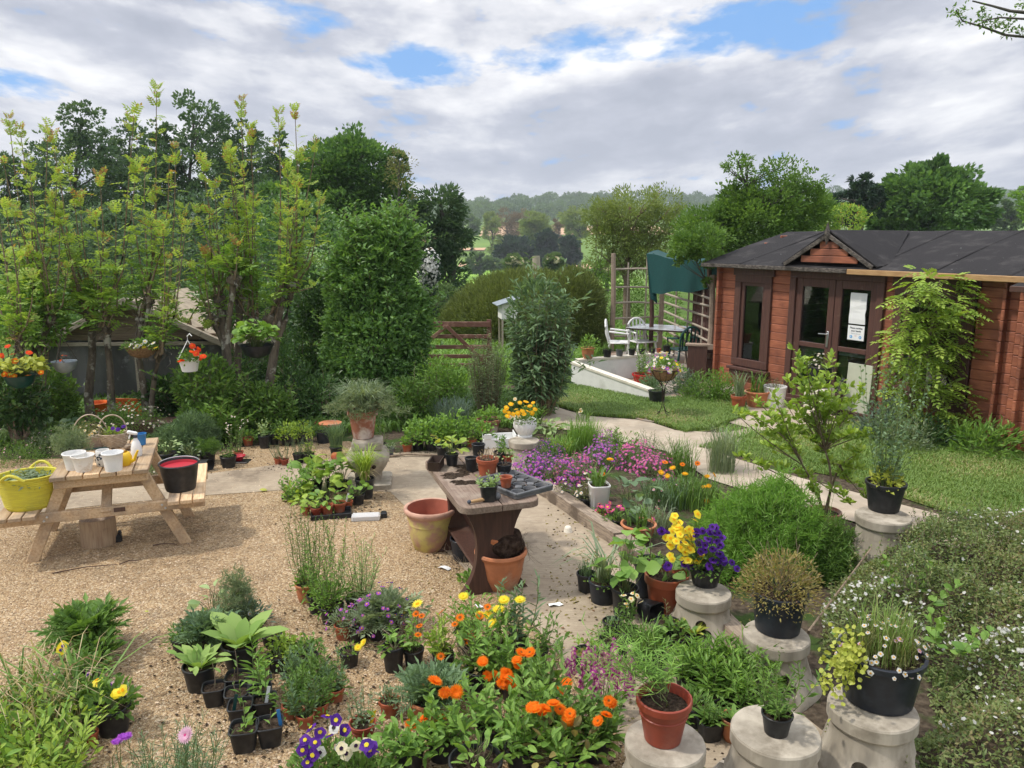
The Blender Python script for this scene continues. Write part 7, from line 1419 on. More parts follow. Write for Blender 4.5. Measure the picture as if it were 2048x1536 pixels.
# right-hand rows in front of the pedestals
R1 = 'pots between the path and the pedestals'
for a in [(1172, 1190, 39, 1.05, 'blk', 'black pot of thin chives at the end of the pedestal row', [('grass', 90, .05, .16, .004, 'bud', .35, .3)]), (1206, 1215, 60, .8, 'tub', 'black pot with long arching strap leaves', [('grass', 34, .04, .46, .016, 'grey', .7, .6), ('dome', 60, .11, .05, .03, .02, 'mid', 'r')]),
 (1248, 1242, 55, 1.15, 'blk', 'tall grey black pot with a large lobed leaf sapling', [('broad', 30, .17, .42, .13, .10, 'fresh'), ('twigs', 2, .05, .35, 'brownstem')]), (1298, 1204, 64, 1.2, 'tub', 'deep black pot with a single bare stem and low shoots', [('dome', 60, .13, .07, .06, .02, 'fresh'), ('up', 1, .01, .02, .48, .10, .03, 7, 'mid', 'o', .005, 'brownstem')]),
 (1330, 1238, 84, 1.0, 'ter', 'large orange plastic pot of a young lobed plant beside the pansies', [('up', 2, .02, .05, .2, .02, .01, 2, 'mid', 'k', .005, 'twig'), ('broad', 9, .12, .16, .11, .09, 'mid')]), (1333, 1292, 51, .85, 'blk', 'black pot with a spindly pine seedling', [('up', 1, .01, .03, .24, .05, .006, 30, 'olive', 'b', .003, 'twig'), ('dome', 8, .05, .05, .04, .02, 'fresh', 'r')]),
 (1224, 1278, 40, .8, 'blk', 'black pot of dead grass beside the path crack', [('grass', 30, .04, .07, .006, 'bud', .5, .6)]), (1172, 1355, 54, .85, 'blk', 'black pot topped with rusty moss at the path side', [('dome', 26, .07, .04, .02, .012, 'mid', 'r')]), (1181, 1326, 37, .7, 'blk', 'black pot of lime seedlings behind the mossy pot', [('dome', 40, .08, .06, .035, .022, 'lime', 'r')]), (1226, 1332, 58, .8, 'blk', 'black pot of bushy thyme behind the magenta linaria', [('dome', 420, .16, .14, .02, .009, 'mid')]),
 (1254, 1296, 40, .8, 'blk', 'black pot of white budded stocks standing tall', [('up', 7, .03, .07, .30, .07, .018, 14, 'mid'), ('dots', 8, .05, .34, .022, 'cream', 1)]), (1296, 1302, 38, .7, 'blk', 'black pot of scalloped strawberry leaves', [('broad', 10, .09, .08, .055, .05, 'fresh')]), (1385, 1300, 44, .7, 'blk', 'black pot of yellow variegated leaves under the pansy pedestal', [('ros', 15, .15, .035, 'yel')]), (1352, 1310, 40, .8, 'blk', 'black pot of lobed leaves below the pine seedling', [('dome', 60, .12, .12, .05, .03, 'mid', 'r')]),
 (1290, 1345, 44, .8, 'blk', 'black pot of slim upright grassy leaves', [('grass', 160, .07, .26, .007, 'mid', .35, .2)]), (1418, 1490, 54, .85, 'sq', 'square black pot of dark lance leaves by the broad pedestal', [('ros', 22, .13, .03, 'mid'), ('up', 7, .04, .08, .14, .08, .022, 9, 'mid')]), (1464, 1492, 50, 1.1, 'clay', 'orange clay pot of small leaves touching the broad pedestal', [('ros', 12, .10, .03, 'fresh')]), (1386, 1462, 52, .9, 'blk', 'black pot beside the front red brown pot', [('dome', 60, .10, .1, .05, .02, 'mid')])]:
    mossy = 'moss' in a[5]; potted(*a, group=R1, soil='moss' if mossy else True)
for a in [(1310, 1352, 44, .85, 'blk', 'black pot of creeping leaves beside the slim grassy pot', [('dome', 120, .13, .1, .045, .02, 'mid', 'r')]), (1340, 1470, 44, .85, 'blk', 'black pot wedged behind the front red brown pot', [('dome', 70, .11, .1, .05, .018, 'fresh')]), (1500, 1462, 46, .85, 'blk', 'black pot of lance leaves behind the broad pedestal', [('up', 10, .05, .11, .2, .09, .02, 11, 'fresh')]),
  (930, 1300, 40, .85, 'blk', 'black pot of marigold buds behind the yellow blooms', [('up', 9, .05, .12, .2, .07, .022, 9, 'fresh')]), (1015, 1385, 46, .85, 'blk', 'black pot of trailing stems in the gap before the marigolds', [('dome', 90, .12, .1, .05, .018, 'mid'), ('twigs', 12, .1, .12, 'twig')]), (700, 1340, 40, .85, 'blk', 'black pot of tiny seedlings standing apart on the gravel', [('dome', 40, .08, .05, .03, .014, 'fresh')]), (905, 1402, 44, .85, 'blk', 'black pot of leafy shoots between the square pot and clay bowl', [('up', 8, .05, .1, .16, .06, .02, 8, 'mid')]), (780, 1440, 42, .85, 'ter', 'terracotta plastic pot of silvery seedlings by the clay bowl', [('dome', 90, .1, .08, .035, .012, 'grey')]), (590, 1382, 40, .8, 'blk', 'black pot of dark seedlings behind the snapdragons', [('dome', 90, .1, .09, .04, .016, 'bud')])]: potted(*a, group='small nursery pots among the flowers')
for (px, b, lb) in ((1372, 1390, 'solidago clump nearest the strawberry leaves'), (1408, 1385, 'solidago clump behind the others under the pansies'), (1445, 1395, 'solidago clump in the centre of the green bank'), (1490, 1392, 'solidago clump against the bronze shrub pedestal'), (1470, 1425, 'solidago clump above the clay pot'), (1420, 1430, 'solidago clump above the square pot'), (1525, 1415, 'solidago clump beside the broad pedestal')): potted(px, b, 46, .8, 'blk', 'black pot of ' + lb, [('up', 12, .06, .12, .24, .10, .02, 14, 'fresh'), ('dome', 40, .12, .11, .08, .018, 'mid')], 'solidago pots in front of the pedestals')
bedplant(1345, 1425, 'open lobed leafy plant behind the front red brown pot', [('dome', 170, .18, .14, .07, .016, 'fresh'), ('dome', 130, .16, .12, .06, .014, 'pale')], 'leafy_plant', 'plant')
t = bedplant(1205, 1425, 'magenta and cream linaria spikes leaning over the path', [('up', 30, .07, .17, .32, .04, .004, 14, 'feath', 'b'), ('spike', 30, .15, .017, 'magenta', 'cream')], 'linaria', 'plant')
t = thing('lying_pot', 'square black pot knocked over beside the orange plastic pot', 'pot', gp(1284, 1232), .6); g = G(); g.lathe([(.055, 0), (.075, .12), (.08, .135), (.073, .136), (.05, .01)], 32, R=Matrix.Rotation(PI / 2, 4, 'X'), off=(0, 0, .075), shape=sqshape()); g.build('body', M['black'], t, 40)
# flower bed behind the sleeper
FB = 'pots along the timber sleeper'
for a in [(1127, 1008, 27, .75, 'blk', 'black pot of pale candytuft at the end of the purple bank', [('dome', 130, .12, .13, .03, .01, 'olive'), ('dots', 14, .12, .16, .014, 'white')]), (1152, 1012, 19, 1., 'blk', 'small black pot between the candytuft pots', [('dome', 40, .08, .1, .04, .01, 'mid')]), (1170, 1027, 25, 1.2, 'blk', 'black pot of white candytuft against the white planter', [('dome', 160, .1, .2, .03, .012, 'olive'), ('dots', 26, .1, .24, .019, 'white')]),
 (1197, 1034, 44, 1.45, 'whsq', 'tall square white planter with spiky leaves', [('grass', 22, .06, .22, .016, 'mid', .6, .4)]), (1205, 1048, 22, 1., 'ter', 'small red pot of pink primulas by the white planter', [('dome', 40, .08, .06, .05, .025, 'mid', 'r'), ('dots', 12, .08, .1, .022, 'pink')]), (1236, 1068, 28, .95, 'blk', 'black pot of magenta primulas beside the clay bowl', [('dome', 60, .1, .08, .05, .022, 'mid', 'r'), ('at', [(1238, 1012), (1226, 1020), (1244, 1018), (1215, 1014), (1220, 1006)], .026, 'pink', 'yellow', 5, 1)]), (1276, 1090, 68, .58, 'bowl', 'wide clay bowl of strappy shoots on the bed edge', [('grass', 40, .1, .2, .014, 'mid', .5, .45), ('up', 1, .01, .02, .4, .16, .10, 7, 'bud', 'o', .004, 'brownstem')])]: potted(*a, group=FB)
for (px, b, R, H, m, lb, md) in ((1062, 960, .22, .3, 'purple', 'bright purple aubrieta mound beside the module tray', 2), (1110, 965, .28, .28, 'purple', 'violet aubrieta mound next to the candytuft', 1), (1150, 958, .28, .26, 'magenta', 'rosy purple aubrieta mound behind the white candytuft', 1), (1092, 930, .25, .28, 'violet', 'blue violet aubrieta mound behind the stone pedestal', 1), (1205, 930, .26, .26, 'purple', 'purple aubrieta mound behind the white planter', 1), (1275, 935, .26, .3, 'magenta', 'magenta aubrieta mound by the tall grasses', 1), (1310, 950, .24, .24, 'magenta', 'low rosy aubrieta mound near the yellow marigolds', 1), (1215, 905, .2, .3, 'purple', 'thin lilac flower clump behind the bed', 0)):
    bedplant(px, b, lb, [('dome', 700, R, H, .03, .008, 'grey'), ('dots', 210 if md else 90, R, H * 1.05, .0165, m), ('grass', 50, R * .8, H * 1.1, .006, 'mid', .5, .3)], 'aubrieta', 'plant', 'aubrieta mounds in the flower bed')
for (px, b, lb, ops) in ((1165, 895, 'tuft of fine upright grass behind the aubrieta', [('grass', 500, .2, .42, .006, 'fresh', .25, .2)]), (1120, 905, 'shorter grassy tuft beside the hosta', [('grass', 300, .2, .26, .007, 'fresh', .4, .3), ('grass', 60, .1, .2, .01, 'yel', .5, .3)]), (1238, 915, 'leafy lily clump rising from the aubrieta', [('up', 22, .14, .22, .34, .11, .018, 14, 'fresh')]), (1300, 905, 'slender leafy clump beside the lilies', [('up', 26, .14, .2, .26, .05, .008, 14, 'bud')]), (1190, 985, 'broad sword-leaved iris tuft above the candytuft', [('grass', 16, .07, .36, .028, 'mid', .3, .2)]),
  (1360, 950, 'tall wispy seeding grass beside the path', [('grass', 240, .16, .48, .006, 'mid', .3, .3), ('up', 16, .12, .2, .46, .08, .006, 8, 'grey', 'b')]), (1440, 945, 'tallest wispy grass standing against the paving', [('grass', 240, .15, .6, .006, 'grey', .25, .25), ('up', 18, .12, .2, .6, .09, .006, 9, 'grey', 'b')]), (1385, 1010, 'thick green cornflower foliage under the orange and yellow marigolds', [('grass', 420, .25, .36, .008, 'mid', .25, .3), ('at', [(1330, 925), (1365, 929), (1395, 927)], .036, 'orange', 'eye', 16, 1), ('at', [(1322, 945), (1335, 952), (1345, 936), (1370, 948), (1414, 953), (1418, 972), (1414, 1002), (1408, 974), (1428, 950)], .036, 'gold', 'yellow', 14, 2)]),
  (1330, 1010, 'grassy carnation foliage at the middle of the bed', [('grass', 300, .22, .3, .008, 'bud', .35, .3), ('dots', 9, .2, .3, .016, 'palepink')]), (1255, 1010, 'large leaved plant with dark stem in the bed', [('broad', 18, .25, .34, .17, .10, 'bud'), ('at', [(1220, 919)], .04, 'gold', 'yellow', 18, 2), ('at', [(1206, 948)], .03, 'orange', 'eye', 14, 1)]), (1300, 1055, 'blue grey pinks beside the clay bowl', [('grass', 200, .18, .26, .006, 'grey', .4, .3), ('dots', 6, .2, .2, .024, 'pink')]), (1510, 945, 'wiry pink scabious standing before the paving', [('up', 16, .1, .16, .34, .03, .005, 6, 'grey', 'b'), ('at', [(1513, 923)], .032, 'pink', 'magenta', 18, 2)]),
  (1480, 870, 'low grass tufts growing between the paving slabs', [('grass', 200, .3, .16, .008, 'fresh', .5, .3)]), (1165, 845, 'pale daffodil tuft at the path edge', [('grass', 40, .1, .28, .008, 'mid', .4, .4), ('dots', 3, .06, .26, .03, 'cream')])):
    bedplant(px, b, lb, ops, 'bed_plant', 'plant', 'plants in the flower bed')
bedplant(1530, 1135, 'billowing bright green feathery cosmos mass behind the pedestals', [('feather', 3400, .50, .66, 'feath', .06), ('feather', 1500, .3, .8, 'feath', .06), ('up', 110, .36, .46, .78, .06, .005, 22, 'feath', 'b')], 'cosmos_plant', 'plant', R=.4); bedplant(1650, 1150, 'dark green feathery growth between the cosmos and sweet pea pedestal', [('feather', 900, .26, .36, 'mid', .06), ('up', 30, .2, .26, .36, .09, .02, 12, 'mid')], 'leafy_plant', 'plant', R=.2); bedplant(1450, 1140, 'low green weeds under the cosmos', [('dome', 500, .3, .24, .05, .018, 'mid')], 'leafy_plant', 'plant')
# shrub with whorled yellow green leaves in a clay pot
sp = potted(1645, 1075, 62, .8, 'old', 'open branched yellow green shrub in a clay pot by the paving', [])
o = sp.location; g = G(); tw = G(); cl = [(1588, 700), (1598, 738), (1625, 768), (1665, 715), (1682, 762), (1548, 792), (1512, 802), (1470, 825), (1562, 830), (1602, 832), (1642, 830), (1702, 800), (1726, 778), (1532, 890), (1582, 896), (1620, 880), (1662, 872), (1702, 868), (1742, 868), (1550, 935), (1602, 950), (1652, 930), (1692, 962), (1562, 1000), (1702, 1010), (1738, 1000), (1612, 800), (1652, 790), (1590, 860), (1690, 840), (1630, 990), (1720, 905), (1480, 915), (1610, 720), (1655, 740), (1575, 760), (1640, 765), (1535, 830), (1500, 830), (1575, 810), (1695, 775), (1665, 810), (1620, 845), (1560, 865), (1640, 905), (1715, 940)]
st_ = [wp(x, y, o.y) - o for x, y in ((1605, 930), (1650, 900), (1680, 930), (1630, 960), (1580, 960))]
for s in st_: limb(tw, (0, 0, .15), s, .012, .008, 6, .08)
for (x, y) in cl:
    e = wp(x, y, o.y + random.uniform(-.28, .28)) - o; s = min(st_, key=lambda q: (q - e).length); limb(tw, s, e, .006, .0025, 5, .10)
    for q in range(10): f = .5 + .5 * q / 9; c = s.lerp(e, f) + Vector((random.uniform(-.05, .05), random.uniform(-.05, .05), random.uniform(-.02, .04))) * (1 if q < 7 else .3); k = 6; d = sphere(k) * [1, 1, .6] + [0, 0, .7]; leaves(g, np.tile(np.array(c), (k, 1)) + d * .012, d, .068 * rs(k, .7, 1.2), .03, None, None, 'o', .15, .1)
tw.build('branch', M['brownstem'], sp, 60); g.build('foliage', LF('lime'), sp, 70)
# robinia against the cabin
t = thing('climbing_shrub', 'young bright green pinnate leaved tree against the cabin front', 'tree', (5.28, 9.95, 0)); o = t.location; g = G(); tw = G()
for (bx, tx, ty) in ((0, 1850, 700), (.16, 1862, 690), (.16, 1880, 560), (0, 1820, 600)): e = wp(tx, ty, 9.9) - o; tw.tube([(bx, 0, 0), (bx * .8 + e.x * .1, .02, e.z * .4), (bx * .3 + e.x * .7, 0, e.z * .75), tuple(e)], .022, .008, 7, caps=False)
cl = [(x, y) for x in range(1778, 1950, 15) for y in range(545, 870, 15) if (((x - 1862) / 84) ** 2 + ((y - 640) / 102) ** 2 < 1 and random.random() < .72) or (abs(x - 1850) < 58 and y > 640 and y < 790 and random.random() < .6) or (abs(x - 1880) < 70 and 780 < y < 860 and random.random() < .4)]
for (x, y) in cl:
    e = wp(x + random.uniform(-8, 8), y + random.uniform(-8, 8), 9.85 + random.uniform(-.35, .15)) - o; k = 4; d = sphere(k) * [1, 1, .4] + [(x - 1862) / 120, -.35, -.05]; pinnate(g, np.tile(np.array(e), (k, 1)), d, .26 * rs(k, .7, 1.2), 5, .62, .27, .45)
    if random.random() < .3: limb(tw, (e.x * .35, 0, e.z - .25), e, .006, .002, 5, .1)
tw.build('trunk', M['twig'], t, 60); g.build('crown', LF('lime'), t)
# plants by the cabin wall
CW = 'plants along the cabin front'
for (px, b, lb, R, H, lf, L) in ((1850, 890, 'dark leafy plants at the foot of the young pinnate tree', .35, .45, 'dark', .1), (1790, 850, 'lupin leaves beside the cabin door panel', .3, .5, 'blue', .10), (1760, 880, 'blue green lupin clump in front of the door panel', .3, .4, 'blue', .1), (1960, 905, 'broad palmate lupin clump at the cabin corner', .45, .42, 'fresh', .13), (2040, 900, 'lupin leaves at the edge beside the annexe', .3, .3, 'fresh', .12), (1820, 900, 'greyish leaves between the lupins and the young tree', .3, .4, 'grey', .07)):
    bedplant(px, b, lb, [('dome', 460, R, H, L, L * .24, lf), ('up', 12, R * .5, R, H, L, L * .22, 10, lf)], 'lupin', 'plant', CW)
for (px, b, R, H, lf, lb) in ((1400, 800, .42, .46, 'mid', 'bushy green plant at the cabin corner below the brown post'), (1440, 805, .3, .5, 'fresh', 'leafy green plant under the narrow cabin window'), (1372, 788, .28, .42, 'blue', 'blue green bush beside the brown wooden box'), (1300, 790, .25, .35, 'bud', 'strappy dark plant behind the wire basket stand')):
    bedplant(px, b, lb, [('dome', 900, R, H, .07, .02, lf), ('up', 22, R * .5, R, H, .08, .016, 12, lf)], 'bushy_plant', 'plant', CW)
potted(1476, 822, 30, 1., 'ter', 'orange pot of spiky grass beside the cabin window', [('grass', 46, .06, .5, .012, 'grey', .3, .3), ('dome', 60, .1, .12, .04, .01, 'grey')], group=CW); potted(1512, 818, 46, .75, 'clay', 'wide orange pot of sword leaves beside the white pot', [('grass', 30, .1, .42, .022, 'mid', .35, .3), ('dome', 50, .12, .12, .05, .02, 'lime')], group=CW); potted(1547, 818, 46, .95, 'wht', 'white pot of twiggy azalea by the cabin doors', [('twigs', 16, .16, .2, 'brownstem'), ('dome', 120, .17, .2, .03, .012, 'olive')], group=CW)
potted(1690, 790, 44, .8, 'blk', 'black pot of white flowers standing by the cabin doors', [('dome', 300, .22, .24, .03, .009, 'olive'), ('dots', 22, .2, .26, .02, 'white')], group=CW, loc=on_cabin(2.52, -.45, .42)); 
t = thing('stool', 'pale upturned block carrying the white flowered pot by the doors', 'block', on_cabin(2.52, -.45, 0), RZ); g = G(); g.box((0, 0, .2), (.34, .28, .40), None, .02); g.build('block', M['cap'], t)
bedplant(1990, 860, 'young pine with bottle-brush shoots at the annexe corner', [('twigs', 7, .25, .8, 'twig'), ('up', 9, .05, .3, .85, .06, .004, 60, 'bud', 'b', .01, 'twig')], 'young_pine', 'tree'); potted(1889, 893, 20, .8, 'blk', 'small empty dark pot on the lawn edge by the young tree', [], None, 0, 'plant_pot', 'pot', False)
# basket stand
t = thing('basket_stand', 'wrought iron stand on a round base on the paving', 'stand', gp(1325, 832, .03)); o = t.location; g = G(); g.tube([(.17 * math.cos(a), .17 * math.sin(a), .012) for a in np.linspace(0, 2 * PI, 28, endpoint=False)], .009, n=6, closed=True); g.build('base_ring', M['iron'], t, 60)
g = G()
for k in range(4): a = k * PI / 2 + .5; g.tube([(.17 * math.cos(a), .17 * math.sin(a), .015), (.06 * math.cos(a), .06 * math.sin(a), .06), (.018 * math.cos(a), .018 * math.sin(a), .16), (.016 * math.cos(a + 1), .016 * math.sin(a + 1), .34), (.03 * math.cos(a), .03 * math.sin(a), .44), (.12 * math.cos(a), .12 * math.sin(a), .56), (.22 * math.cos(a), .22 * math.sin(a), .68)], .006, n=6)
g.build('stem', M['iron'], t, 60); g = G(); g.tube([(.225 * math.cos(a), .225 * math.sin(a), .69) for a in np.linspace(0, 2 * PI, 30, endpoint=False)], .007, n=6, closed=True); g.build('hoop', M['iron'], t, 60)
t = thing('flower_basket', 'coir lined wire basket of white and purple pansies on the iron stand', 'basket', o + Vector((0, 0, .50))); g = G(); g.lathe([(.03, .01), (.12, .05), (.185, .13), (.205, .2), (.19, .2)], 26); g.cap(.19, .2, 26); g.build('liner', M['coir'], t, 60); g = G()
for k in range(12): a = 2 * PI * k / 12; g.tube([(r * 1.03 * math.cos(a), r * 1.03 * math.sin(a), z) for r, z in ((.03, 0), (.12, .045), (.187, .13), (.21, .2))], .003, n=5)
g.build('wire', M['iron'], t, 60); grow(t, .18, [('dome', 420, .26, .20, .045, .022, 'fresh', 'r'), ('dots', 26, .25, .24, .03, 'white'), ('dots', 10, .25, .24, .028, 'yellow'), ('dots', 12, .25, .24, .027, 'purple')], .14)
potted(1283, 768, 38, .5, 'ter', 'bushy green plant in a bright red bowl on the patio', [('up', 22, .07, .14, .5, .06, .026, 14, 'fresh')], mats=M['redpl']); potted(1312, 812, 30, 1., 'sq', 'dark tall square pot behind the wire basket stand', [('dome', 60, .1, .1, .05, .015, 'bud')])
# pots on the white wall
WG = 'pots along the white patio wall'
for (px, w, sty, lb, ops) in ((1160, 27, 'clay', 'clay pot of trailing leaves at the corner of the white wall', [('dome', 220, .19, .26, .06, .025, 'fresh')]), (1189, 19, 'blk', 'black pot next to the clay one on the white wall', [('dome', 90, .1, .14, .05, .012, 'mid')]), (1208, 16, 'gry', 'grey pot of seedlings on the white wall', [('dome', 60, .08, .09, .04, .012, 'mid')]), (1227, 15, 'blk', 'black pot just past the grey one on the white wall', [('dome', 60, .08, .08, .04, .012, 'mid')]), (1243, 14, 'blk', 'black pot in front of the sideways white chair', [('dome', 50, .07, .07, .04, .012, 'fresh')]), (1260, 12, 'blk', 'smallest black pot near the end of the white wall', [('dome', 30, .06, .05, .03, .01, 'olive')])):
    u = (px - 1152) / 135; q = gp(1150, 768) + Vector((.05, .06, 0)); potted(px, 720, w, .85, sty, lb, ops, WG, .441, loc=q + Vector((1.7 * u + .08, .79 * u + .02, .441)))
potted(1273, 738, 11, .9, 'ter', 'tiny bright red pot under the white chair', [], WG, .441, 'plant_pot', 'pot', loc=gp(1150, 768) + Vector((1.62, .80, .441))); potted(1290, 741, 18, .9, 'blk', 'black pot at the far end of the white wall below the table', [('dome', 40, .08, .1, .03, .012, 'golden')], WG, .441, loc=gp(1150, 768) + Vector((1.78, .885, .441)))
# hanging baskets among the pollards
def hanging(px, py, Y, label, prof, m, ops, wires=3, hook=.32, cat='hanging basket', wm='iron'):
    p = wp(px, py, Y); t = thing('hanging_basket', label, cat, p); g = G(); g.lathe(prof, 26); g.cap(prof[0][0], prof[0][1], 26); g.cap(prof[-1][0], prof[-1][1], 26); g.build('bowl', m, t, 50); R = max(r for r, z in prof); zt = max(z for r, z in prof); g = G()
    for k in range(wires): a = 2 * PI * k / wires + .4; g.tube([(R * math.cos(a), R * math.sin(a), zt), (0, 0, zt + hook)], .004 if wm == 'iron' else .006, n=5)
    g.tube([(0, 0, zt + hook), (.0, 0, zt + hook + .05), (.03, 0, zt + hook + .08), (.055, 0, zt + hook + .05)], .007, n=6); g.build('hanger', M[wm], t, 60); grow(t, zt - .02, ops, R * .6); return t
bw = lambda r, h: [(r * .35, 0), (r * .75, h * .3), (r, h), (r * 1.03, h + .01), (r * .95, h + .005), (r * .9, h - .03)]
hanging(131, 745, 9.2, 'empty zinc grey hanging bowl with a tiny red flower', bw(.14, .13), M['zinc'], [('twigs', 5, .08, .08, 'brownstem'), ('dots', 3, .05, .1, .02, 'red')])
hanging(285, 715, 9.6, 'mossy hanging basket of white and yellow pansies', bw(.19, .13), M['coir'], [('dome', 260, .22, .13, .045, .02, 'mid', 'r'), ('at', [(260, 690), (268, 686), (275, 692), (283, 688), (290, 683), (298, 690), (306, 686), (270, 698)], .035, 'white', 'yellow', 5, 1), ('at', [(312, 702), (276, 696), (288, 694)], .034, 'yellow', 'gold', 5, 1), ('twigs', 46, .16, -.16, 'twig')])
hanging(380, 742, 9.3, 'white hanging pot spilling orange nasturtiums on a long white hook', [(.09, 0), (.11, .09), (.12, .13), (.128, .14), (.115, .14), (.11, .12)], M['whitepl'], [('dome', 160, .15, .14, .045, .035, 'mid', 'r'), ('at', [(385, 692), (398, 698), (402, 716), (406, 712), (362, 733), (384, 703), (392, 706), (366, 736)], .045, 'red', 'orange', 5, 1)], 2, .24, wm='whitepl')
hanging(515, 715, 9.3, 'dark hanging basket overflowing with big round nasturtium leaves', bw(.2, .15), M['blue_black'], [('broad', 150, .24, .30, .10, .10, 'fresh')])
hanging(42, 775, 8.8, 'hanging basket of lime nasturtiums with orange flowers', bw(.17, .14), M['greenpl'], [('broad', 190, .26, .24, .075, .075, 'yel'), ('at', [(30, 722), (18, 750), (82, 745), (30, 762), (58, 767), (8, 748)], .04, 'orange', 'yellow', 5, 1), ('at', [(15, 692), (58, 705), (2, 712), (25, 708)], .042, 'red', 'orange', 5, 1)])
for k, (px, py) in enumerate(((20, 800), (65, 790))):
    pass
# ------------------------------------------------------------------ cotoneaster bank
def cotoneaster():
    root = thing('cotoneaster', 'sprawling cotoneaster bank covered in tiny white flowers', 'shrub', (3.2, 4.9, 0)); o = np.array([3.2, 4.9, 0])
    poly = [tuple(gp(*q))[:2] for q in ((2100, 1075), (1900, 1085), (1780, 1110), (1700, 1150), (1640, 1230), (1650, 1330), (1850, 1350), (1880, 1480), (1690, 1560))] + [(2.0, 3.0), (4.4, 3.0), (6.2, 6.6)]
    from mathutils.geometry import tessellate_polygon
    def inside(x, y):
        r = np.zeros(len(x), bool); n = len(poly)
        for i in range(n):
            (x1, y1), (x2, y2) = poly[i], poly[(i + 1) % n]; c = ((y1 > y) != (y2 > y)) & (x < (x2 - x1) * (y - y1) / (y2 - y1 + 1e-12) + x1); r ^= c
        return r
    def edge(x, y):
        d = np.full(len(x), 9.); n = len(poly)
        for i in range(n):
            a = np.array(poly[i]); b = np.array(poly[(i + 1) % n]); ab = b - a; t = np.clip(((x - a[0]) * ab[0] + (y - a[1]) * ab[1]) / (ab @ ab), 0, 1); d = np.minimum(d, np.hypot(x - a[0] - t * ab[0], y - a[1] - t * ab[1]))
        return d
    N = 115000; x = rs(N, 1.2, 6.3); y = rs(N, 3.0, 7.0); k = inside(x, y); x, y = x[k], y[k]; e = np.clip(edge(x, y) / .5, 0, 1)
    h = e ** .6 * (.45 + .11 * np.sin(x * 4.1 + 1) * np.sin(y * 3.7) + .06 * np.sin(x * 9 + y * 7) + .03 * np.sin(x * 17 - y * 13)); z = h * (1 - .35 * rs(len(x)) ** 2.2); P = np.stack([x, y, np.maximum(z, .015)], 1) - o; n = len(P)
    g = G(); leaves(g, P, rng.normal(size=(n, 3)) * [1, 1, .5] + [0, 0, .45], .028 * rs(n, .6, 1.4), .016, None, np.clip(.45 + .25 * np.sin(x * 5.3 + 2) * np.sin(y * 4.1) + rs(n, -.35, .5), 0, 1)); g.build('foliage', LF('cot'), root)
    # sprays standing clear of the bank
    m = 1500; i = rng.integers(0, n, m); p0 = P[i] * [1, 1, .6]; p1 = P[i] + np.stack([rs(m, -.13, .1), rs(m, -.12, .08), rs(m, .02, .2)], 1); g2 = G(); fn = stems(g2, p0, p1, .0028, .0012, .15); g = G()
    for q in range(12): s = .35 + .65 * q / 11; leaves(g, fn(s), rng.normal(size=(m, 3)) + [0, 0, .4], .024, .013)
    g2.build('branch', M['brownstem'], root); g.build('foliage', LF('cot'), root)
    f = 2900; den = .5 + .5 * np.sin(x * 2.3 + .6) * np.sin(y * 1.9 + 1.1) + .25 * np.sin(x * 7 + y * 5); i = rng.choice(n, f, p=np.clip(den, .04, 1) ** 2.4 / (np.clip(den, .04, 1) ** 2.4).sum()); Pf = np.stack([x[i], y[i], h[i] + rs(f, .0, .03)], 1) - o; g = G(); daisies(g, Pf, np.tile([[0, -.3, 1.]], (f, 1)) + .5 * rng.normal(size=(f, 3)), .0105 * rs(f, .7, 1.3), 5, 0, 0, 1, .95, .15, 0); g.build('blossom', PT('white'), root)
    return x, y, h
cx_, cy_, ch_ = cotoneaster()
for (px, b, lb) in ((1820, 1200, 'bindweed climbing through the cotoneaster behind the widest tub'), (1880, 1300, 'bindweed leaves in the middle of the cotoneaster bank'), (1760, 1370, 'green shoots beside the widest tub in the cotoneaster')): bedplant(px, b, lb, [('up', 5, .1, .22, .22, .09, .06, 7, 'fresh', 'o')], 'bindweed', 'weed', z=.3)
for (px, b, tops, lb) in ((1770, 1500, [(1770, 1370), (1800, 1390), (1745, 1420)], 'leggy cotoneaster shoots rising in front of the widest tub'), (1390, 1600, [(1390, 1480), (1340, 1520), (1300, 1530)], 'reddish tipped shoots at the lower edge by the front pedestal'), (1640, 1560, [(1660, 1440), (1620, 1480), (1700, 1470)], 'thin cotoneaster shoots across the broad pedestal')):
    q = gp(px, b); t = thing('shoot', lb, 'shrub', q); g = G(); g2 = G()
    for (tx, ty) in tops:
        e = wp(tx, ty, q.y + .05) - q; fn = stems(g2, np.array([[0, 0, 0]]), np.array([tuple(e)]), .004, .0015, .08)
        for s in np.linspace(.3, 1, 12): leaves(g, np.repeat(fn(s), 3, 0), rng.normal(size=(3, 3)) + [0, 0, .5], .026, .012)
    g2.build('stem', M['brownstem'], t); g.build('foliage', LF('cot'), t)
a, b = wp(1617, 1262, 4.55), wp(1742, 1097, 5.3); t = thing('garden_cane', 'bare brown cane slanting up from the bronze shrub pedestal', 'cane', a); g = G(); g.tube([(0, 0, -.45), (0, 0, 0), tuple(b - a)], .009, .006, 6); g.build('rod', M['twig'], t, 60)
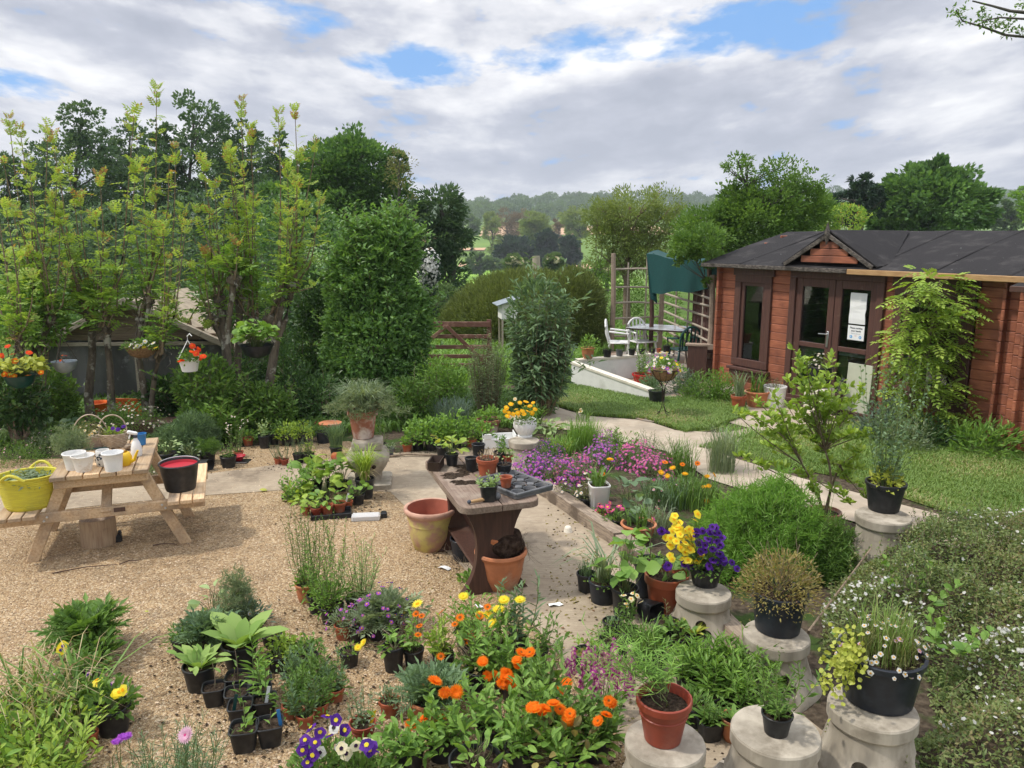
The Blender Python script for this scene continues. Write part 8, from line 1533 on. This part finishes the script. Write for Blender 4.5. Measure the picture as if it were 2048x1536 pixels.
# ------------------------------------------------------------------ turf and litter
def turf(name, label, poly, n, h, w, m='grass', z=.016):
    bm = [Vector(p) for p in poly]; xs_ = [p[0] for p in poly]; ys_ = [p[1] for p in poly]; N = n * 3; x = rs(N, min(xs_), max(xs_)); y = rs(N, min(ys_), max(ys_)); r = np.zeros(N, bool); k = len(poly)
    for i in range(k):
        (x1, y1), (x2, y2) = poly[i][:2], poly[(i + 1) % k][:2]; r ^= ((y1 > y) != (y2 > y)) & (x < (x2 - x1) * (y - y1) / (y2 - y1 + 1e-12) + x1)
    x, y = x[r][:n], y[r][:n]; g = G(); tt = np.clip(.45 + .3 * np.sin(x * 2.1) * np.sin(y * 2.7 + 1) + rs(len(x), -.35, .45), 0, 1); grass(g, np.stack([x, y, np.full(len(x), z)], 1), h, w, .6, .5, t=tt); o = g.build(name, LF(m)); tag(o, label, 'grass', kind='stuff')
turf('grass', 'rough lawn grass between the paved path and the patio wall', poly_px((1060, 782), (1140, 768), (1330, 800), (1480, 800), (1500, 832), (1420, 862), (1370, 868), (1290, 842), (1180, 834), (1110, 814)), 30000, .085, .009)
turf('grass', 'mown lawn grass in front of the cabin', poly_px((1395, 897), (1500, 870), (1700, 847), (2100, 890)) + [(8.2, 9.), (8.2, 6.2)] + poly_px((2048, 1047), (1900, 1032), (1700, 962), (1530, 927)), 60000, .06, .008)
turf('grass', 'long meadow grass beyond the gate and trellis', [(-3, 13.2), (.8, 13.4), (2.2, 17.4), (4.6, 17.6), (9, 23), (-6, 23)], 22000, .28, .02, 'fresh')
turf('undergrowth', 'leafy ground cover under the pollarded trees', [(-9.5, 8.9), (-4.5, 9.1), (-1.8, 9.9), (.3, 10.2), (.8, 12.5), (-9.5, 13)], 20000, .18, .022, 'mid')
g = G(); n = 700; pp = np.array([tuple(gp(x, y, .016)) for x, y in zip(np.concatenate([rs(260, 1180, 1500), rs(200, 1090, 1250), rs(240, 830, 1200)]), np.concatenate([rs(260, 1230, 1480), rs(200, 1010, 1240), rs(240, 1080, 1300)]))]); leaves(g, pp, sphere(n) * [1, 1, .15], .035 * rs(n, .3, 1.1), .018, None, None, 'k', .2, .3); o = g.build('litter', LF('bronze')); tag(o, 'dry brown leaf litter on the concrete below the pots', 'leaf litter', kind='stuff')
g = G(); n = 16000; x = rs(n, -6, 1.2); y = 3. + 6.0 * rs(n) ** 1.5
okm = (x < .35 - .28 * (y - 3)) & (x > -.78 * y) ; x, y = x[okm], y[okm]; n = len(x)
oc = np.array([(1, 0, 0), (-1, 0, 0), (0, 1, 0), (0, -1, 0), (0, 0, 1), (0, 0, -1)], float); of = np.array([(0, 2, 4), (2, 1, 4), (1, 3, 4), (3, 0, 4), (2, 0, 5), (1, 2, 5), (3, 1, 5), (0, 3, 5)])
sz = rs(n, .0035, .0095); A_ = rs(n, 0, 6.28); V = oc[None] * np.stack([sz * rs(n, .8, 1.5), sz * rs(n, .7, 1.1), sz * rs(n, .5, .9)], 1)[:, None]; V = np.stack([V[..., 0] * np.cos(A_)[:, None] - V[..., 1] * np.sin(A_)[:, None], V[..., 0] * np.sin(A_)[:, None] + V[..., 1] * np.cos(A_)[:, None], V[..., 2]], -1) + np.stack([x, y, np.full(n, .010)], 1)[:, None]
g.add(V.reshape(-1, 3), (np.arange(n)[:, None, None] * 6 + of[None]).reshape(-1, 3), np.repeat(rs(n), 6)); pebm = lm('pebble', (.34, .22, .13), (.66, .52, .36), trans=.0); o = g.build('gravel', pebm, None, 80); tag(o, 'loose tan pea gravel pebbles', 'gravel', kind='stuff')
roots = [o for o in C.objects if o.parent is None and o.get('category') in ('potted plant', 'potted marigold', 'pot') and o.location.z < .05]
bpts = np.array([tuple(o.location) for o in roots]); bpts = np.repeat(bpts, 22, 0) + rng.normal(size=(len(bpts) * 22, 3)) * [.13, .13, 0] + [0, -.05, 0]; n = len(bpts)
sz = rs(n, .003, .011); V = oc[None] * (sz[:, None, None] * [1.2, .9, .6]) + (bpts * [1, 1, 0] + [0, 0, .016])[:, None]; g = G(); g.add(V.reshape(-1, 3), (np.arange(n)[:, None, None] * 6 + of[None]).reshape(-1, 3)); o = g.build('soil_crumbs', M['soil'], None, 80); tag(o, 'dark compost crumbs spilled around the nursery pots', 'compost', kind='stuff')
